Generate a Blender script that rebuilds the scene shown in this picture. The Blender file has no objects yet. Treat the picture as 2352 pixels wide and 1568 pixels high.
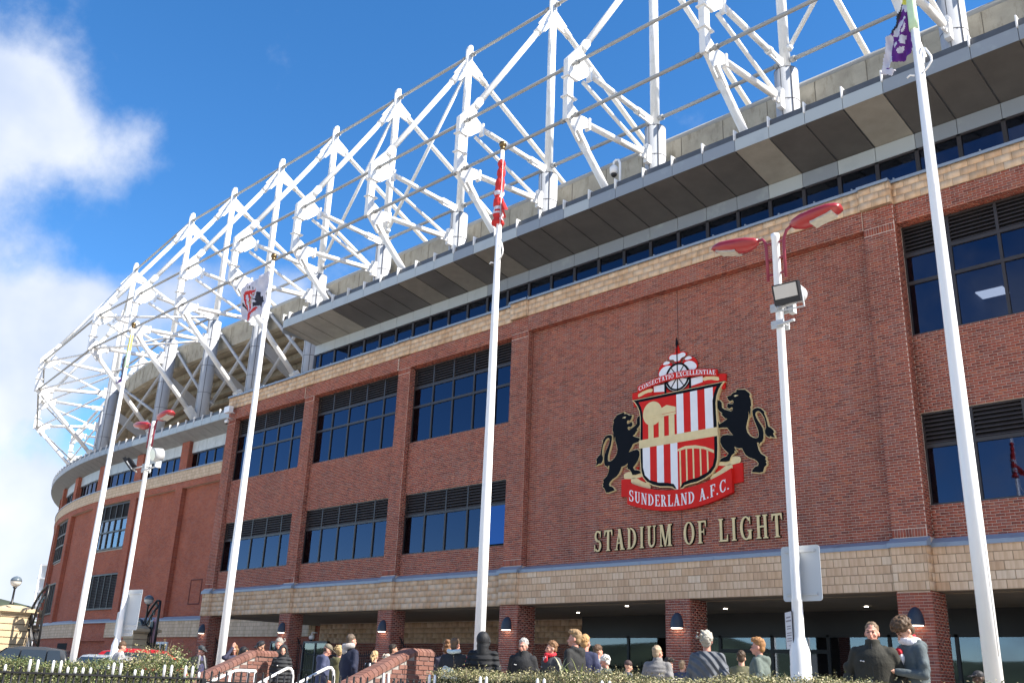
import bpy, bmesh, math, random
import numpy as np
from mathutils import Vector, Matrix
from mathutils.geometry import tessellate_polygon

random.seed(7)
SC = bpy.context.scene
COL = SC.collection
rad = math.radians

# ------------------------------------------------------------------ camera
# photograph measured on a 2352 x 1568 grid: focal length, upright and facade vanishing points
F_PX = 2200.0
PC = np.array([1176.0, 784.0])
EYE = np.array([0.0, 0.0, 1.05])
def _n(v): return v / np.linalg.norm(v)
_up = _n(np.array([1424.0 - PC[0], -5416.0 - PC[1], F_PX]))
_lx = _n(np.array([-1180.0 - PC[0], 1463.5 - PC[1], F_PX]))
_lx = _n(_lx - _up * _lx.dot(_up))
ROT = np.array([-_lx, np.cross(_up, -_lx), _up])          # camera (x right, y down, z forward) -> world
def ray(px, py): return ROT @ np.array([px - PC[0], py - PC[1], F_PX])
def on_y(px, py, y): d = ray(px, py); return EYE + d * (y - EYE[1]) / d[1]
def on_x(px, py, x): d = ray(px, py); return EYE + d * (x - EYE[0]) / d[0]
def on_z(px, py, z): d = ray(px, py); return EYE + d * (z - EYE[2]) / d[2]
def at_depth(px, py, dep): return EYE + ray(px, py) / F_PX * dep

cam_d = bpy.data.cameras.new('camera')
cam = bpy.data.objects.new('camera', cam_d)
COL.objects.link(cam)
cam_d.sensor_width = 36.0
cam_d.lens = F_PX / 2352.0 * 36.0
cam_d.clip_start = 0.05
cam_d.clip_end = 20000
_r, _u, _b = ROT @ np.array([1, 0, 0.]), ROT @ np.array([0, -1., 0]), ROT @ np.array([0, 0, -1.])
cam.matrix_world = Matrix(((_r[0], _u[0], _b[0], EYE[0]), (_r[1], _u[1], _b[1], EYE[1]), (_r[2], _u[2], _b[2], EYE[2]), (0, 0, 0, 1)))
SC.camera = cam

# ------------------------------------------------------------------ exposure, sun, sky
SC.view_settings.view_transform = 'Standard'
SC.view_settings.look = 'None'
SC.view_settings.gamma = 1.0
SC.view_settings.use_curve_mapping = False
SC.view_settings.exposure = EXPOSURE = 1.35
SUN_AZ, SUN_EL = 24.0, 43.0            # degrees; azimuth counter-clockwise from +X (along the facade)
sd = Vector((math.cos(rad(SUN_AZ)) * math.cos(rad(SUN_EL)), math.sin(rad(SUN_AZ)) * math.cos(rad(SUN_EL)), math.sin(rad(SUN_EL))))
sun_d = bpy.data.lights.new('sun', 'SUN')
sun_d.energy = 4.6
sun_d.angle = rad(0.53)
sun_d.color = (1.0, 0.93, 0.82)
sun = bpy.data.objects.new('sun', sun_d)
COL.objects.link(sun)
sun.rotation_euler = sd.to_track_quat('Z', 'Y').to_euler()
sun.location = (40, 20, 60)

world = bpy.data.worlds.new('World')
SC.world = world
world.use_nodes = True
wt = world.node_tree
for n in list(wt.nodes): wt.nodes.remove(n)
def wn(t, **kw):
    n = wt.nodes.new(t)
    for k, v in kw.items(): setattr(n, k, v)
    return n
def wl(a, b): wt.links.new(a, b)
def wmath(op, a, b=None, c=None, clamp=False):
    n = wn('ShaderNodeMath', operation=op, use_clamp=clamp)
    for i, v in enumerate((a, b, c)):
        if v is None: continue
        if isinstance(v, (int, float)): n.inputs[i].default_value = v
        else: wl(v, n.inputs[i])
    return n.outputs[0]
def wvec(op, a, b=None):
    n = wn('ShaderNodeVectorMath', operation=op)
    for i, v in enumerate((a, b)):
        if v is None: continue
        if isinstance(v, (tuple, list)): n.inputs[i].default_value = v
        elif isinstance(v, (int, float)): n.inputs['Scale'].default_value = v
        else: wl(v, n.inputs[i])
    return n
sky = wn('ShaderNodeTexSky', sky_type='NISHITA')
sky.sun_disc = False
sky.sun_elevation = rad(SUN_EL)
sky.sun_rotation = rad(90.0 - SUN_AZ)
sky.altitude = 2300
sky.air_density = 1.0
sky.dust_density = 0.0
sky.ozone_density = 2.0
tc = wn('ShaderNodeTexCoord')
DIR = tc.outputs['Generated']
def wnoise(scale, detail, rough, off):
    v = wvec('ADD', DIR, off)
    n = wn('ShaderNodeTexNoise')
    n.inputs['Scale'].default_value = scale
    n.inputs['Detail'].default_value = detail
    n.inputs['Roughness'].default_value = rough
    wl(v.outputs[0], n.inputs['Vector'])
    return n.outputs['Fac']
# cumulus: soft lumps (direction, angular size, weight) whose edges are torn by noise, over a thin spread of cloud elsewhere
def blob(px, py, size, wgt):
    d = _n(ray(px, py))
    dist = wvec('DISTANCE', DIR, tuple(float(q) for q in d)).outputs['Value']
    a = wmath('DIVIDE', dist, size)
    a = wmath('MULTIPLY', a, a)
    a = wmath('MULTIPLY', a, -1.0)
    a = wmath('EXPONENT', a)
    return wmath('MULTIPLY', a, wgt)
acc = None
for b in ((0, 240, .040, .44), (80, 255, .034, .38), (165, 320, .032, .31), (230, 410, .034, .25), (300, 360, .028, .17), (330, 330, .03, .16), (110, 735, .042, .54), (240, 725, .037, .54), (30, 810, .050, .50),
          (0, 880, .045, .32), (150, 820, .04, .30), (400, 680, .034, .38), (620, 665, .034, .36), (40, 1170, .045, .52), (120, 1165, .036, .44), (0, 1290, .055, .50), (90, 1330, .05, .46),
          (330, 250, .03, .10), (480, 640, .04, .30), (700, 690, .04, .30), (-300, 260, .12, .55), (-400, 820, .14, .55), (-420, 1220, .14, .55), (-900, 600, .25, .5), (-1500, 300, .3, .5)):
    g = blob(*b)
    acc = g if acc is None else wmath('ADD', acc, g)
far = wnoise(1.6, 2, .5, (3.1, 1.7, 8.2))                       # scattered cloud over the part of the sky behind the camera
sep = wn('ShaderNodeSeparateXYZ'); wl(DIR, sep.inputs[0])
behind = wmath('MULTIPLY', wmath('SUBTRACT', wmath('MULTIPLY', sep.outputs['X'], 0.67), wmath('MULTIPLY', sep.outputs['Y'], 0.67)), 0.5)
acc = wmath('ADD', acc, wmath('MULTIPLY', wmath('MAXIMUM', wmath('ADD', behind, .05), 0.0), wmath('MULTIPLY', far, 2.4)))
n1 = wnoise(9.0, 9, .58, (11.3, 4.2, 2.9))
n2 = wnoise(26.0, 6, .6, (1.3, 9.2, 5.9))
dens = wmath('ADD', acc, wmath('ADD', wmath('MULTIPLY', wmath('SUBTRACT', n1, .5), 1.0), wmath('MULTIPLY', wmath('SUBTRACT', n2, .5), .35)))
cov = wn('ShaderNodeMapRange', interpolation_type='SMOOTHSTEP')
cov.inputs['From Min'].default_value = 0.15
cov.inputs['From Max'].default_value = 0.72
wl(dens, cov.inputs['Value'])
thick = wn('ShaderNodeMapRange', interpolation_type='SMOOTHSTEP')
thick.inputs['From Min'].default_value = 0.35
thick.inputs['From Max'].default_value = 0.68
wl(wnoise(5.0, 5, .5, (2.2, 7.7, 1.1)), thick.inputs['Value'])
ccol = wn('ShaderNodeMix', data_type='RGBA')
ccol.inputs['A'].default_value = (0.93, 0.95, 1.0, 1)
ccol.inputs['B'].default_value = (0.58, 0.67, 0.85, 1)
wl(thick.outputs[0], ccol.inputs['Factor'])
bg1 = wn('ShaderNodeBackground'); bg1.inputs['Strength'].default_value = SKY_STRENGTH = 0.11
hs = wn('ShaderNodeHueSaturation'); hs.inputs['Saturation'].default_value = 1.28; wl(sky.outputs[0], hs.inputs['Color'])
wl(hs.outputs[0], bg1.inputs['Color'])
bg2 = wn('ShaderNodeBackground'); bg2.inputs['Strength'].default_value = 0.46
wl(ccol.outputs['Result'], bg2.inputs['Color'])
mixw = wn('ShaderNodeMixShader')
wl(wmath('MULTIPLY', cov.outputs[0], 0.97), mixw.inputs[0]); wl(bg1.outputs[0], mixw.inputs[1]); wl(bg2.outputs[0], mixw.inputs[2])
wo = wn('ShaderNodeOutputWorld'); wl(mixw.outputs[0], wo.inputs['Surface'])

# ------------------------------------------------------------------ mesh helpers
class MB:
    """collects faces, then links them as one mesh object"""
    def __init__(s): s.v = []; s.f = []; s.sm = []; s.mi = []; s.uv = {}
    def add(s, pts, faces, smooth=False, mi=0):
        b = len(s.v); s.v += [tuple(float(q) for q in p) for p in pts]
        for f in faces: s.f.append(tuple(b + i for i in f)); s.sm.append(smooth); s.mi.append(mi)
        return b
    def quad(s, a, b, c, d, mi=0): s.add((a, b, c, d), ((0, 1, 2, 3),), False, mi)
    def box(s, x0, x1, y0, y1, z0, z1, mi=0):
        s.add([(x0, y0, z0), (x1, y0, z0), (x1, y1, z0), (x0, y1, z0), (x0, y0, z1), (x1, y0, z1), (x1, y1, z1), (x0, y1, z1)],
              ((0, 3, 2, 1), (4, 5, 6, 7), (0, 1, 5, 4), (1, 2, 6, 5), (2, 3, 7, 6), (3, 0, 4, 7)), False, mi)
    def beam(s, p, q, w, h, up=(0, 0, 1), mi=0):
        p, q, up = Vector(p), Vector(q), Vector(up)
        d = (q - p).normalized(); a = d.cross(up)
        if a.length < 1e-4: a = d.cross(Vector((1, 0, 0)))
        a.normalize(); b = a.cross(d).normalized()
        o = [(-1, -1), (1, -1), (1, 1), (-1, 1)]
        s.add([p + a * (i * w / 2) + b * (j * h / 2) for i, j in o] + [q + a * (i * w / 2) + b * (j * h / 2) for i, j in o],
              ((0, 3, 2, 1), (4, 5, 6, 7), (0, 1, 5, 4), (1, 2, 6, 5), (2, 3, 7, 6), (3, 0, 4, 7)), False, mi)
    def tube(s, p, q, r0, r1=None, n=12, caps=True, mi=0):
        r1 = r0 if r1 is None else r1
        p, q = Vector(p), Vector(q); d = (q - p).normalized()
        a = d.cross(Vector((0, 0, 1)))
        if a.length < 1e-3: a = Vector((1, 0, 0))
        a.normalize(); b = d.cross(a).normalized()
        c = [(math.cos(2 * math.pi * i / n), math.sin(2 * math.pi * i / n)) for i in range(n)]
        pts = [p + (a * x + b * y) * r0 for x, y in c] + [q + (a * x + b * y) * r1 for x, y in c]
        k = s.add(pts, [(i, n + i, n + (i + 1) % n, (i + 1) % n) for i in range(n)], True, mi)
        if caps:
            s.f.append(tuple(k + i for i in range(n))); s.sm.append(False); s.mi.append(mi)
            s.f.append(tuple(k + n + i for i in reversed(range(n)))); s.sm.append(False); s.mi.append(mi)
    def path(s, pts, r, n=10, mi=0, caps=True):
        """round bar along a polyline; r is one radius or one for each point"""
        P = [Vector(p) for p in pts]; m = len(P)
        R = r if isinstance(r, (list, tuple)) else [r] * m
        prev = None; rings = []
        for i in range(m):
            t = (P[min(i + 1, m - 1)] - P[max(i - 1, 0)]).normalized()
            if prev is None:
                a = t.cross(Vector((0, 0, 1)))
                if a.length < 1e-3: a = t.cross(Vector((1, 0, 0)))
            else: a = prev - t * prev.dot(t)
            a.normalize(); prev = a; b = t.cross(a)
            rings.append([P[i] + (a * math.cos(2 * math.pi * j / n) + b * math.sin(2 * math.pi * j / n)) * R[i] for j in range(n)])
        k = s.add([p for g in rings for p in g], [(i * n + j, i * n + (j + 1) % n, (i + 1) * n + (j + 1) % n, (i + 1) * n + j) for i in range(m - 1) for j in range(n)], True, mi)
        if caps:
            s.f.append(tuple(k + j for j in reversed(range(n)))); s.sm.append(False); s.mi.append(mi)
            s.f.append(tuple(k + (m - 1) * n + j for j in range(n))); s.sm.append(False); s.mi.append(mi)
    def lathe(s, c, prof, n=16, mi=0, smooth=True):
        """revolve (radius, z) pairs about the upright through c"""
        m = len(prof)
        pts = [(c[0] + r * math.cos(2 * math.pi * j / n), c[1] + r * math.sin(2 * math.pi * j / n), c[2] + z) for r, z in prof for j in range(n)]
        k = s.add(pts, [(i * n + j, i * n + (j + 1) % n, (i + 1) * n + (j + 1) % n, (i + 1) * n + j) for i in range(m - 1) for j in range(n)], smooth, mi)
        s.f.append(tuple(k + j for j in reversed(range(n)))); s.sm.append(False); s.mi.append(mi)
        s.f.append(tuple(k + (m - 1) * n + j for j in range(n))); s.sm.append(False); s.mi.append(mi)
    def prism(s, poly, fr, t0, t1, mi=0, mi_side=None):
        """2-D outline poly extruded from t0 to t1; fr(u, v, t) places it"""
        area = sum(poly[i][0] * poly[(i + 1) % len(poly)][1] - poly[(i + 1) % len(poly)][0] * poly[i][1] for i in range(len(poly)))
        if area < 0: poly = poly[::-1]
        n = len(poly)
        tri = tessellate_polygon([[Vector((a, b, 0)) for a, b in poly]])
        mi_side = mi if mi_side is None else mi_side
        k = s.add([fr(a, b, t0) for a, b in poly] + [fr(a, b, t1) for a, b in poly], [], False)
        for t in tri:
            i, j, l = t
            ar = (poly[j][0] - poly[i][0]) * (poly[l][1] - poly[i][1]) - (poly[l][0] - poly[i][0]) * (poly[j][1] - poly[i][1])
            if ar < 0: j, l = l, j
            s.f.append((k + n + i, k + n + j, k + n + l)); s.sm.append(False); s.mi.append(mi)
            s.f.append((k + i, k + l, k + j)); s.sm.append(False); s.mi.append(mi)
        for i in range(n):
            j = (i + 1) % n
            s.f.append((k + i, k + j, k + n + j, k + n + i)); s.sm.append(False); s.mi.append(mi_side)
    def ball(s, c, r, n=12, m=8, mi=0):
        r = r if isinstance(r, (tuple, list)) else (r, r, r)
        pts = [(c[0], c[1], c[2] - r[2])]
        for i in range(1, m):
            t = math.pi * i / m
            pts += [(c[0] + r[0] * math.sin(t) * math.cos(2 * math.pi * j / n), c[1] + r[1] * math.sin(t) * math.sin(2 * math.pi * j / n), c[2] - r[2] * math.cos(t)) for j in range(n)]
        pts.append((c[0], c[1], c[2] + r[2]))
        F = [(0, 1 + (j + 1) % n, 1 + j) for j in range(n)]
        for i in range(m - 2):
            F += [(1 + i * n + j, 1 + i * n + (j + 1) % n, 1 + (i + 1) * n + (j + 1) % n, 1 + (i + 1) * n + j) for j in range(n)]
        e = len(pts) - 1
        F += [(1 + (m - 2) * n + j, 1 + (m - 2) * n + (j + 1) % n, e) for j in range(n)]
        s.add(pts, F, True, mi)
    def mesh(s, name):
        me = bpy.data.meshes.new(name)
        me.from_pydata(s.v, [], s.f)
        me.polygons.foreach_set('use_smooth', s.sm)
        me.polygons.foreach_set('material_index', s.mi)
        if s.uv:
            ul = me.uv_layers.new(name='UVMap')
            dat = np.zeros((len(me.loops), 2), dtype=np.float32)
            vi = np.zeros(len(me.loops), dtype=np.int32); me.loops.foreach_get('vertex_index', vi)
            table = np.zeros((len(s.v), 2), dtype=np.float32)
            for k, q in s.uv.items(): table[k] = q
            ul.data.foreach_set('uv', table[vi].ravel())
        me.update()
        return me

def tag(o, label=None, cat=None, group=None, kind=None):
    if label: o['label'] = label
    if cat: o['category'] = cat
    if group: o['group'] = group
    if kind: o['kind'] = kind
    return o
def link(name, me, mat, parent=None, **kw):
    o = bpy.data.objects.new(name, me)
    COL.objects.link(o)
    for m in (mat if isinstance(mat, (list, tuple)) else [mat]):
        if me and m and not (len(me.materials) and m.name in [q.name for q in me.materials if q]): me.materials.append(m)
    if parent is not None:
        o.parent = parent
        o.matrix_parent_inverse = Matrix.Translation(-parent.location) if parent.type == 'EMPTY' else Matrix.Identity(4)
    return tag(o, **kw)
def obj(name, mb, mat, parent=None, **kw): return link(name, mb.mesh(name), mat, parent, **kw)
def empty(name, loc=(0, 0, 0), **kw):
    o = bpy.data.objects.new(name, None)
    o.location = loc; o.empty_display_size = 0.3
    COL.objects.link(o)
    return tag(o, **kw)
def np_mesh(name, verts, quads):
    me = bpy.data.meshes.new(name)
    me.vertices.add(len(verts)); me.vertices.foreach_set('co', np.asarray(verts, dtype=np.float32).ravel())
    q = np.asarray(quads, dtype=np.int32)
    me.loops.add(q.size); me.loops.foreach_set('vertex_index', q.ravel())
    me.polygons.add(len(q))
    me.polygons.foreach_set('loop_start', np.arange(0, q.size, q.shape[1], dtype=np.int32))
    me.update(calc_edges=True); me.validate()
    return me

# ------------------------------------------------------------------ materials
MATS = {}
def nodes(name):
    m = bpy.data.materials.new(name); m.use_nodes = True
    nt = m.node_tree; b = nt.nodes['Principled BSDF']
    MATS[name] = m
    return m, nt, b
def ramp(nt, fac, stops, interp='LINEAR'):
    r = nt.nodes.new('ShaderNodeValToRGB'); r.color_ramp.interpolation = interp
    e = r.color_ramp.elements
    while len(e) < len(stops): e.new(0.5)
    for i, (p, c) in enumerate(stops): e[i].position = p; e[i].color = (*c, 1)
    nt.links.new(fac, r.inputs['Fac'])
    return r.outputs['Color']
def noise(nt, scale, detail=4, rough=.55, vec=None, stretch=None, coord='Object'):
    n = nt.nodes.new('ShaderNodeTexNoise')
    n.inputs['Scale'].default_value = scale; n.inputs['Detail'].default_value = detail; n.inputs['Roughness'].default_value = rough
    if vec is None:
        t = nt.nodes.new('ShaderNodeTexCoord'); vec = t.outputs[coord]
    if stretch:
        mp = nt.nodes.new('ShaderNodeMapping'); mp.inputs['Scale'].default_value = stretch
        nt.links.new(vec, mp.inputs['Vector']); vec = mp.outputs[0]
    nt.links.new(vec, n.inputs['Vector'])
    return n.outputs['Fac']
def mixc(nt, fac, a, b, mode='MIX'):
    m = nt.nodes.new('ShaderNodeMix'); m.data_type = 'RGBA'; m.blend_type = mode
    for key, v in (('Factor', fac), ('A', a), ('B', b)):
        s = [q for q in m.inputs if q.name == key and q.enabled][0]
        if isinstance(v, (int, float)): s.default_value = v
        elif isinstance(v, tuple): s.default_value = (*v, 1) if len(v) == 3 else v
        else: nt.links.new(v, s)
    return [q for q in m.outputs if q.enabled][0]
def bump(nt, b, height, strength=.3, dist=.01):
    n = nt.nodes.new('ShaderNodeBump'); n.inputs['Strength'].default_value = strength; n.inputs['Distance'].default_value = dist
    nt.links.new(height, n.inputs['Height']); nt.links.new(n.outputs[0], b.inputs['Normal'])
def sh(c, k): return tuple(min(1, q * k) for q in c)
def simple(name, c, rough=.6, metal=0., var=.12, scale=3., spec=.4, bmp=0, bscale=40, coord='Object', stretch=None):
    if name in MATS: return MATS[name]
    m, nt, b = nodes(name)
    f = noise(nt, scale, 5, .6, coord=coord, stretch=stretch)
    nt.links.new(ramp(nt, f, [(.3, sh(c, 1 - var)), (.7, sh(c, 1 + var))]), b.inputs['Base Color'])
    b.inputs['Roughness'].default_value = rough; b.inputs['Metallic'].default_value = metal
    b.inputs['Specular IOR Level'].default_value = spec
    if bmp: bump(nt, b, noise(nt, bscale, 4, .6), bmp)
    return m
def island(nt):
    return nt.nodes.new('ShaderNodeNewGeometry').outputs['Random Per Island']
def objrand(nt):
    return nt.nodes.new('ShaderNodeObjectInfo').outputs['Random']

BRICK_STOPS = [(0, (.19, .066, .052)), (.16, (.26, .076, .052)), (.36, (.305, .088, .058)), (.58, (.335, .098, .064)), (.76, (.285, .108, .080)), (.88, (.385, .118, .066)), (1, (.25, .112, .095))]
def brick_material(name, src, stops=BRICK_STOPS, gain=1.12):
    m, nt, b = nodes(name)
    c = ramp(nt, src(nt), [(p, sh(q, gain)) for p, q in stops])
    patch = ramp(nt, noise(nt, .35, 4, .6), [(.3, (.80, .80, .84)), (.7, (1.12, 1.08, 1.05))])
    fine = ramp(nt, noise(nt, 30, 3, .6), [(.25, (.86, .86, .86)), (.75, (1.12, 1.12, 1.12))])
    c = mixc(nt, 1.0, c, patch, 'MULTIPLY'); c = mixc(nt, 1.0, c, fine, 'MULTIPLY')
    bloom = ramp(nt, noise(nt, .9, 6, .68, stretch=(1.6, 1, .55)), [(.55, (0, 0, 0)), (.75, (1, 1, 1))])
    k = nt.nodes.new('ShaderNodeMath'); k.operation = 'MULTIPLY'; k.inputs[1].default_value = .24
    nt.links.new(bloom, k.inputs[0])
    c = mixc(nt, k.outputs[0], c, (.36, .27, .24))
    run = ramp(nt, noise(nt, 1.7, 5, .6, stretch=(2.2, 2.2, .16)), [(.50, (1, 1, 1)), (.72, (.66, .64, .64))])
    c = mixc(nt, .75, c, run, 'MULTIPLY')
    nt.links.new(c, b.inputs['Base Color'])
    b.inputs['Roughness'].default_value = .88; b.inputs['Specular IOR Level'].default_value = .25
    bump(nt, b, noise(nt, 60, 3, .6), .25, .004)
    return m
M_BRICK = brick_material('brick', island)
M_BRICK1 = brick_material('brick_single', objrand)
RED_STOPS = [(0, (.145, .070, .055)), (.3, (.175, .086, .066)), (.6, (.20, .10, .078)), (.85, (.16, .09, .075)), (1, (.22, .115, .088))]
M_BRICK_RED = brick_material('brick_stair', objrand, RED_STOPS)
M_MORTAR = simple('mortar', (.66, .53, .45), .95, var=.14, scale=8)
M_MORTAR2 = simple('mortar_grey', (.30, .28, .26), .95, var=.14, scale=8)
def stone_material(name, src):
    m, nt, b = nodes(name)
    c = ramp(nt, src(nt), [(0, (.62, .42, .27)), (.3, (.70, .50, .34)), (.6, (.75, .56, .39)), (.85, (.68, .46, .29)), (1, (.78, .62, .46))])
    st = ramp(nt, noise(nt, 2.2, 5, .65, stretch=(2.6, 1, .28)), [(.46, (1, 1, 1)), (.70, (.66, .56, .46))])
    c = mixc(nt, .6, c, st, 'MULTIPLY')
    st2 = ramp(nt, noise(nt, 1.1, 6, .7), [(.5, (1, 1, 1)), (.7, (.72, .62, .5))])
    c = mixc(nt, .4, c, st2, 'MULTIPLY')
    nt.links.new(c, b.inputs['Base Color'])
    b.inputs['Roughness'].default_value = .9; b.inputs['Specular IOR Level'].default_value = .2
    bump(nt, b, noise(nt, 45, 3, .6), .25, .004)
    return m
M_STONE = stone_material('stone', island)
M_STONE1 = stone_material('stone_single', objrand)
M_JOINT = simple('stone_joint', (.36, .255, .165), .95, var=.25, scale=5)
def steel_material(name, base, dirt, amt, rough=.38):
    m, nt, b = nodes(name)
    d = ramp(nt, noise(nt, 1.6, 5, .62), [(.56, (0, 0, 0)), (.80, (1, 1, 1))])
    k = nt.nodes.new('ShaderNodeMath'); k.operation = 'MULTIPLY'; k.inputs[1].default_value = amt
    nt.links.new(d, k.inputs[0])
    c = mixc(nt, k.outputs[0], base, dirt)
    nt.links.new(c, b.inputs['Base Color'])
    b.inputs['Roughness'].default_value = rough; b.inputs['Specular IOR Level'].default_value = .45
    return m
M_STEEL = steel_material('white_steel', (.80, .80, .79), (.30, .29, .22), .55)
M_STEEL2 = steel_material('grey_tube', (.36, .365, .36), (.22, .21, .19), .4)
M_CLADCOL = steel_material('column_cladding', (.40, .42, .455), (.36, .37, .37), .45, .45)
M_POLE = steel_material('pole_paint', (.79, .80, .81), (.52, .52, .50), .35, .3)
M_DARKJOINT = simple('seam', (.10, .10, .11), .7)
M_LEAD = steel_material('lead_flashing', (.245, .30, .38), (.15, .18, .22), .8, .42)
M_ZINC = steel_material('fascia_panel', (.25, .28, .315), (.40, .46, .47), .55, .4)
M_ZINC2 = steel_material('fascia_panel_pale', (.40, .44, .455), (.27, .31, .34), .6, .4)
M_CAP = simple('canopy_cap', (.085, .092, .105), .5, var=.15)
M_SOFFIT = simple('soffit_panel', (.088, .085, .082), .5, var=.14, scale=1.5)
M_SOFFIT2 = simple('soffit_panel_pale', (.26, .25, .22), .5, var=.14, scale=1.5)
M_SOFFIT3 = simple('soffit_grey', (.27, .27, .26), .5, var=.14, scale=1.5)
M_FRAME = simple('window_frame', (.040, .033, .032), .42, var=.15)
M_LOUVRE = simple('louvre', (.045, .036, .036), .5, var=.2)
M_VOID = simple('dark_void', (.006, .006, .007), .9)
M_ROOM = simple('room_wall', (.05, .05, .055), .9)
def concrete_material(name, base, streak):
    m, nt, b = nodes(name)
    c = ramp(nt, noise(nt, .8, 7, .65), [(.3, sh(base, .74)), (.7, sh(base, 1.15))])
    s = ramp(nt, noise(nt, 1.4, 8, .72, stretch=(1.3, 1.3, .35)), [(.52, (1, 1, 1)), (.74, streak)])
    c = mixc(nt, .85, c, s, 'MULTIPLY')
    nt.links.new(c, b.inputs['Base Color']); b.inputs['Roughness'].default_value = .92; b.inputs['Specular IOR Level'].default_value = .2
    bump(nt, b, noise(nt, 12, 6, .6), .3, .02)
    return m
M_CONC = concrete_material('concrete', (.43, .395, .32), (.30, .27, .2))
M_CONC2 = concrete_material('concrete_terrace', (.33, .29, .22), (.45, .4, .3))
M_CEIL = simple('arcade_ceiling', (.26, .205, .14), .9, var=.1, scale=1.2)
def glass_material(name, tint, refl, rough=.02):
    m, nt, b = nodes(name)
    nt.nodes.remove(b)
    out = [n for n in nt.nodes if n.type == 'OUTPUT_MATERIAL'][0]
    tr = nt.nodes.new('ShaderNodeBsdfTransparent'); tr.inputs['Color'].default_value = (*tint, 1)
    gl = nt.nodes.new('ShaderNodeBsdfGlossy'); gl.inputs['Color'].default_value = (*refl, 1); gl.inputs['Roughness'].default_value = rough
    fr = nt.nodes.new('ShaderNodeFresnel'); fr.inputs['IOR'].default_value = 1.75
    f = nt.nodes.new('ShaderNodeMath'); f.operation = 'MULTIPLY_ADD'; f.inputs[1].default_value = 1.25; f.inputs[2].default_value = .06
    f.use_clamp = True
    nt.links.new(fr.outputs[0], f.inputs[0])
    mx = nt.nodes.new('ShaderNodeMixShader')
    nt.links.new(f.outputs[0], mx.inputs[0]); nt.links.new(tr.outputs[0], mx.inputs[1]); nt.links.new(gl.outputs[0], mx.inputs[2])
    nt.links.new(mx.outputs[0], out.inputs['Surface'])
    return m
M_GLASS = glass_material('window_glass', (.30, .34, .42), (.27, .32, .46))
M_GLASS2 = glass_material('entrance_glass', (.50, .56, .60), (.55, .62, .72))
def emit(name, c, s):
    m, nt, b = nodes(name)
    b.inputs['Base Color'].default_value = (*c, 1)
    b.inputs['Emission Color'].default_value = (*c, 1); b.inputs['Emission Strength'].default_value = s
    return m
M_LAMPON = emit('lamp_lit', (1.0, .86, .68), 2.6)
M_PANEL = emit('ceiling_light', (1.0, .93, .82), 2.2)
M_SPOT = emit('downlight', (1.0, .9, .75), 5.0)
M_GLASSD = glass_material('dimmed_glass', (.06, .07, .10), (.12, .15, .25))  # window glass copy, darkened so the opened pane loses its bright sky reflection
# ------------------------------------------------------------------ ground
M_GROUND = simple('ground_paving', (.40, .36, .31), .9, var=.2, scale=.8, bmp=.3)
M_PAVE = simple('paving', (.52, .46, .385), .9, var=.16, scale=1.4, bmp=.2)
PLAZA = 0.12
g = MB(); g.quad((-6000, -6000, -.55), (6000, -6000, -.55), (6000, 6000, -.55), (-6000, 6000, -.55))
obj('ground', g, M_GROUND, kind='structure')
g = MB()
g.box(-170, -18.3, 8.3, 110, -.545, PLAZA)
g.box(-18.3, -13.0, 11.6, 110, -.545, PLAZA)
g.box(-13.0, 60, 10.3, 110, -.545, PLAZA)
obj('plaza_pavement', g, M_PAVE, kind='structure')
# low rise added behind the camera to darken what the glass reflects
g = MB(); N_ = 60; rg = np.random.default_rng(8)
R0 = [(260 + 25 * math.sin(i * .9), 9 + 5 * rg.random() + 3 * math.sin(i * .35)) for i in range(N_ + 1)]
A0 = [rad(150 + 240 * i / N_) for i in range(N_ + 1)]
pts = []
for (r, h), t in zip(R0, A0): pts += [((r - 60) * math.cos(t), (r - 60) * math.sin(t), -.6), (r * math.cos(t), r * math.sin(t), h), ((r + 400) * math.cos(t), (r + 400) * math.sin(t), -.6)]
g.add(pts, [(3 * i + k, 3 * i + k + 1, 3 * i + k + 4, 3 * i + k + 3) for i in range(N_) for k in (0, 1)], True)
obj('added_hill', g, simple('hill_green', (.05, .065, .035), .95, var=.5, scale=.05), kind='structure')
for i in range(4):
    g = MB(); g.box(-17.93, -13.35, 9.6 + i * .5, 11.598, -.548 + i * .1675 + (.002 if i else 0), -.548 + (i + 1) * .1675 - (.004 if i == 3 else 0))
    obj('stone_step', g, M_PAVE, kind='structure')

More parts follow.
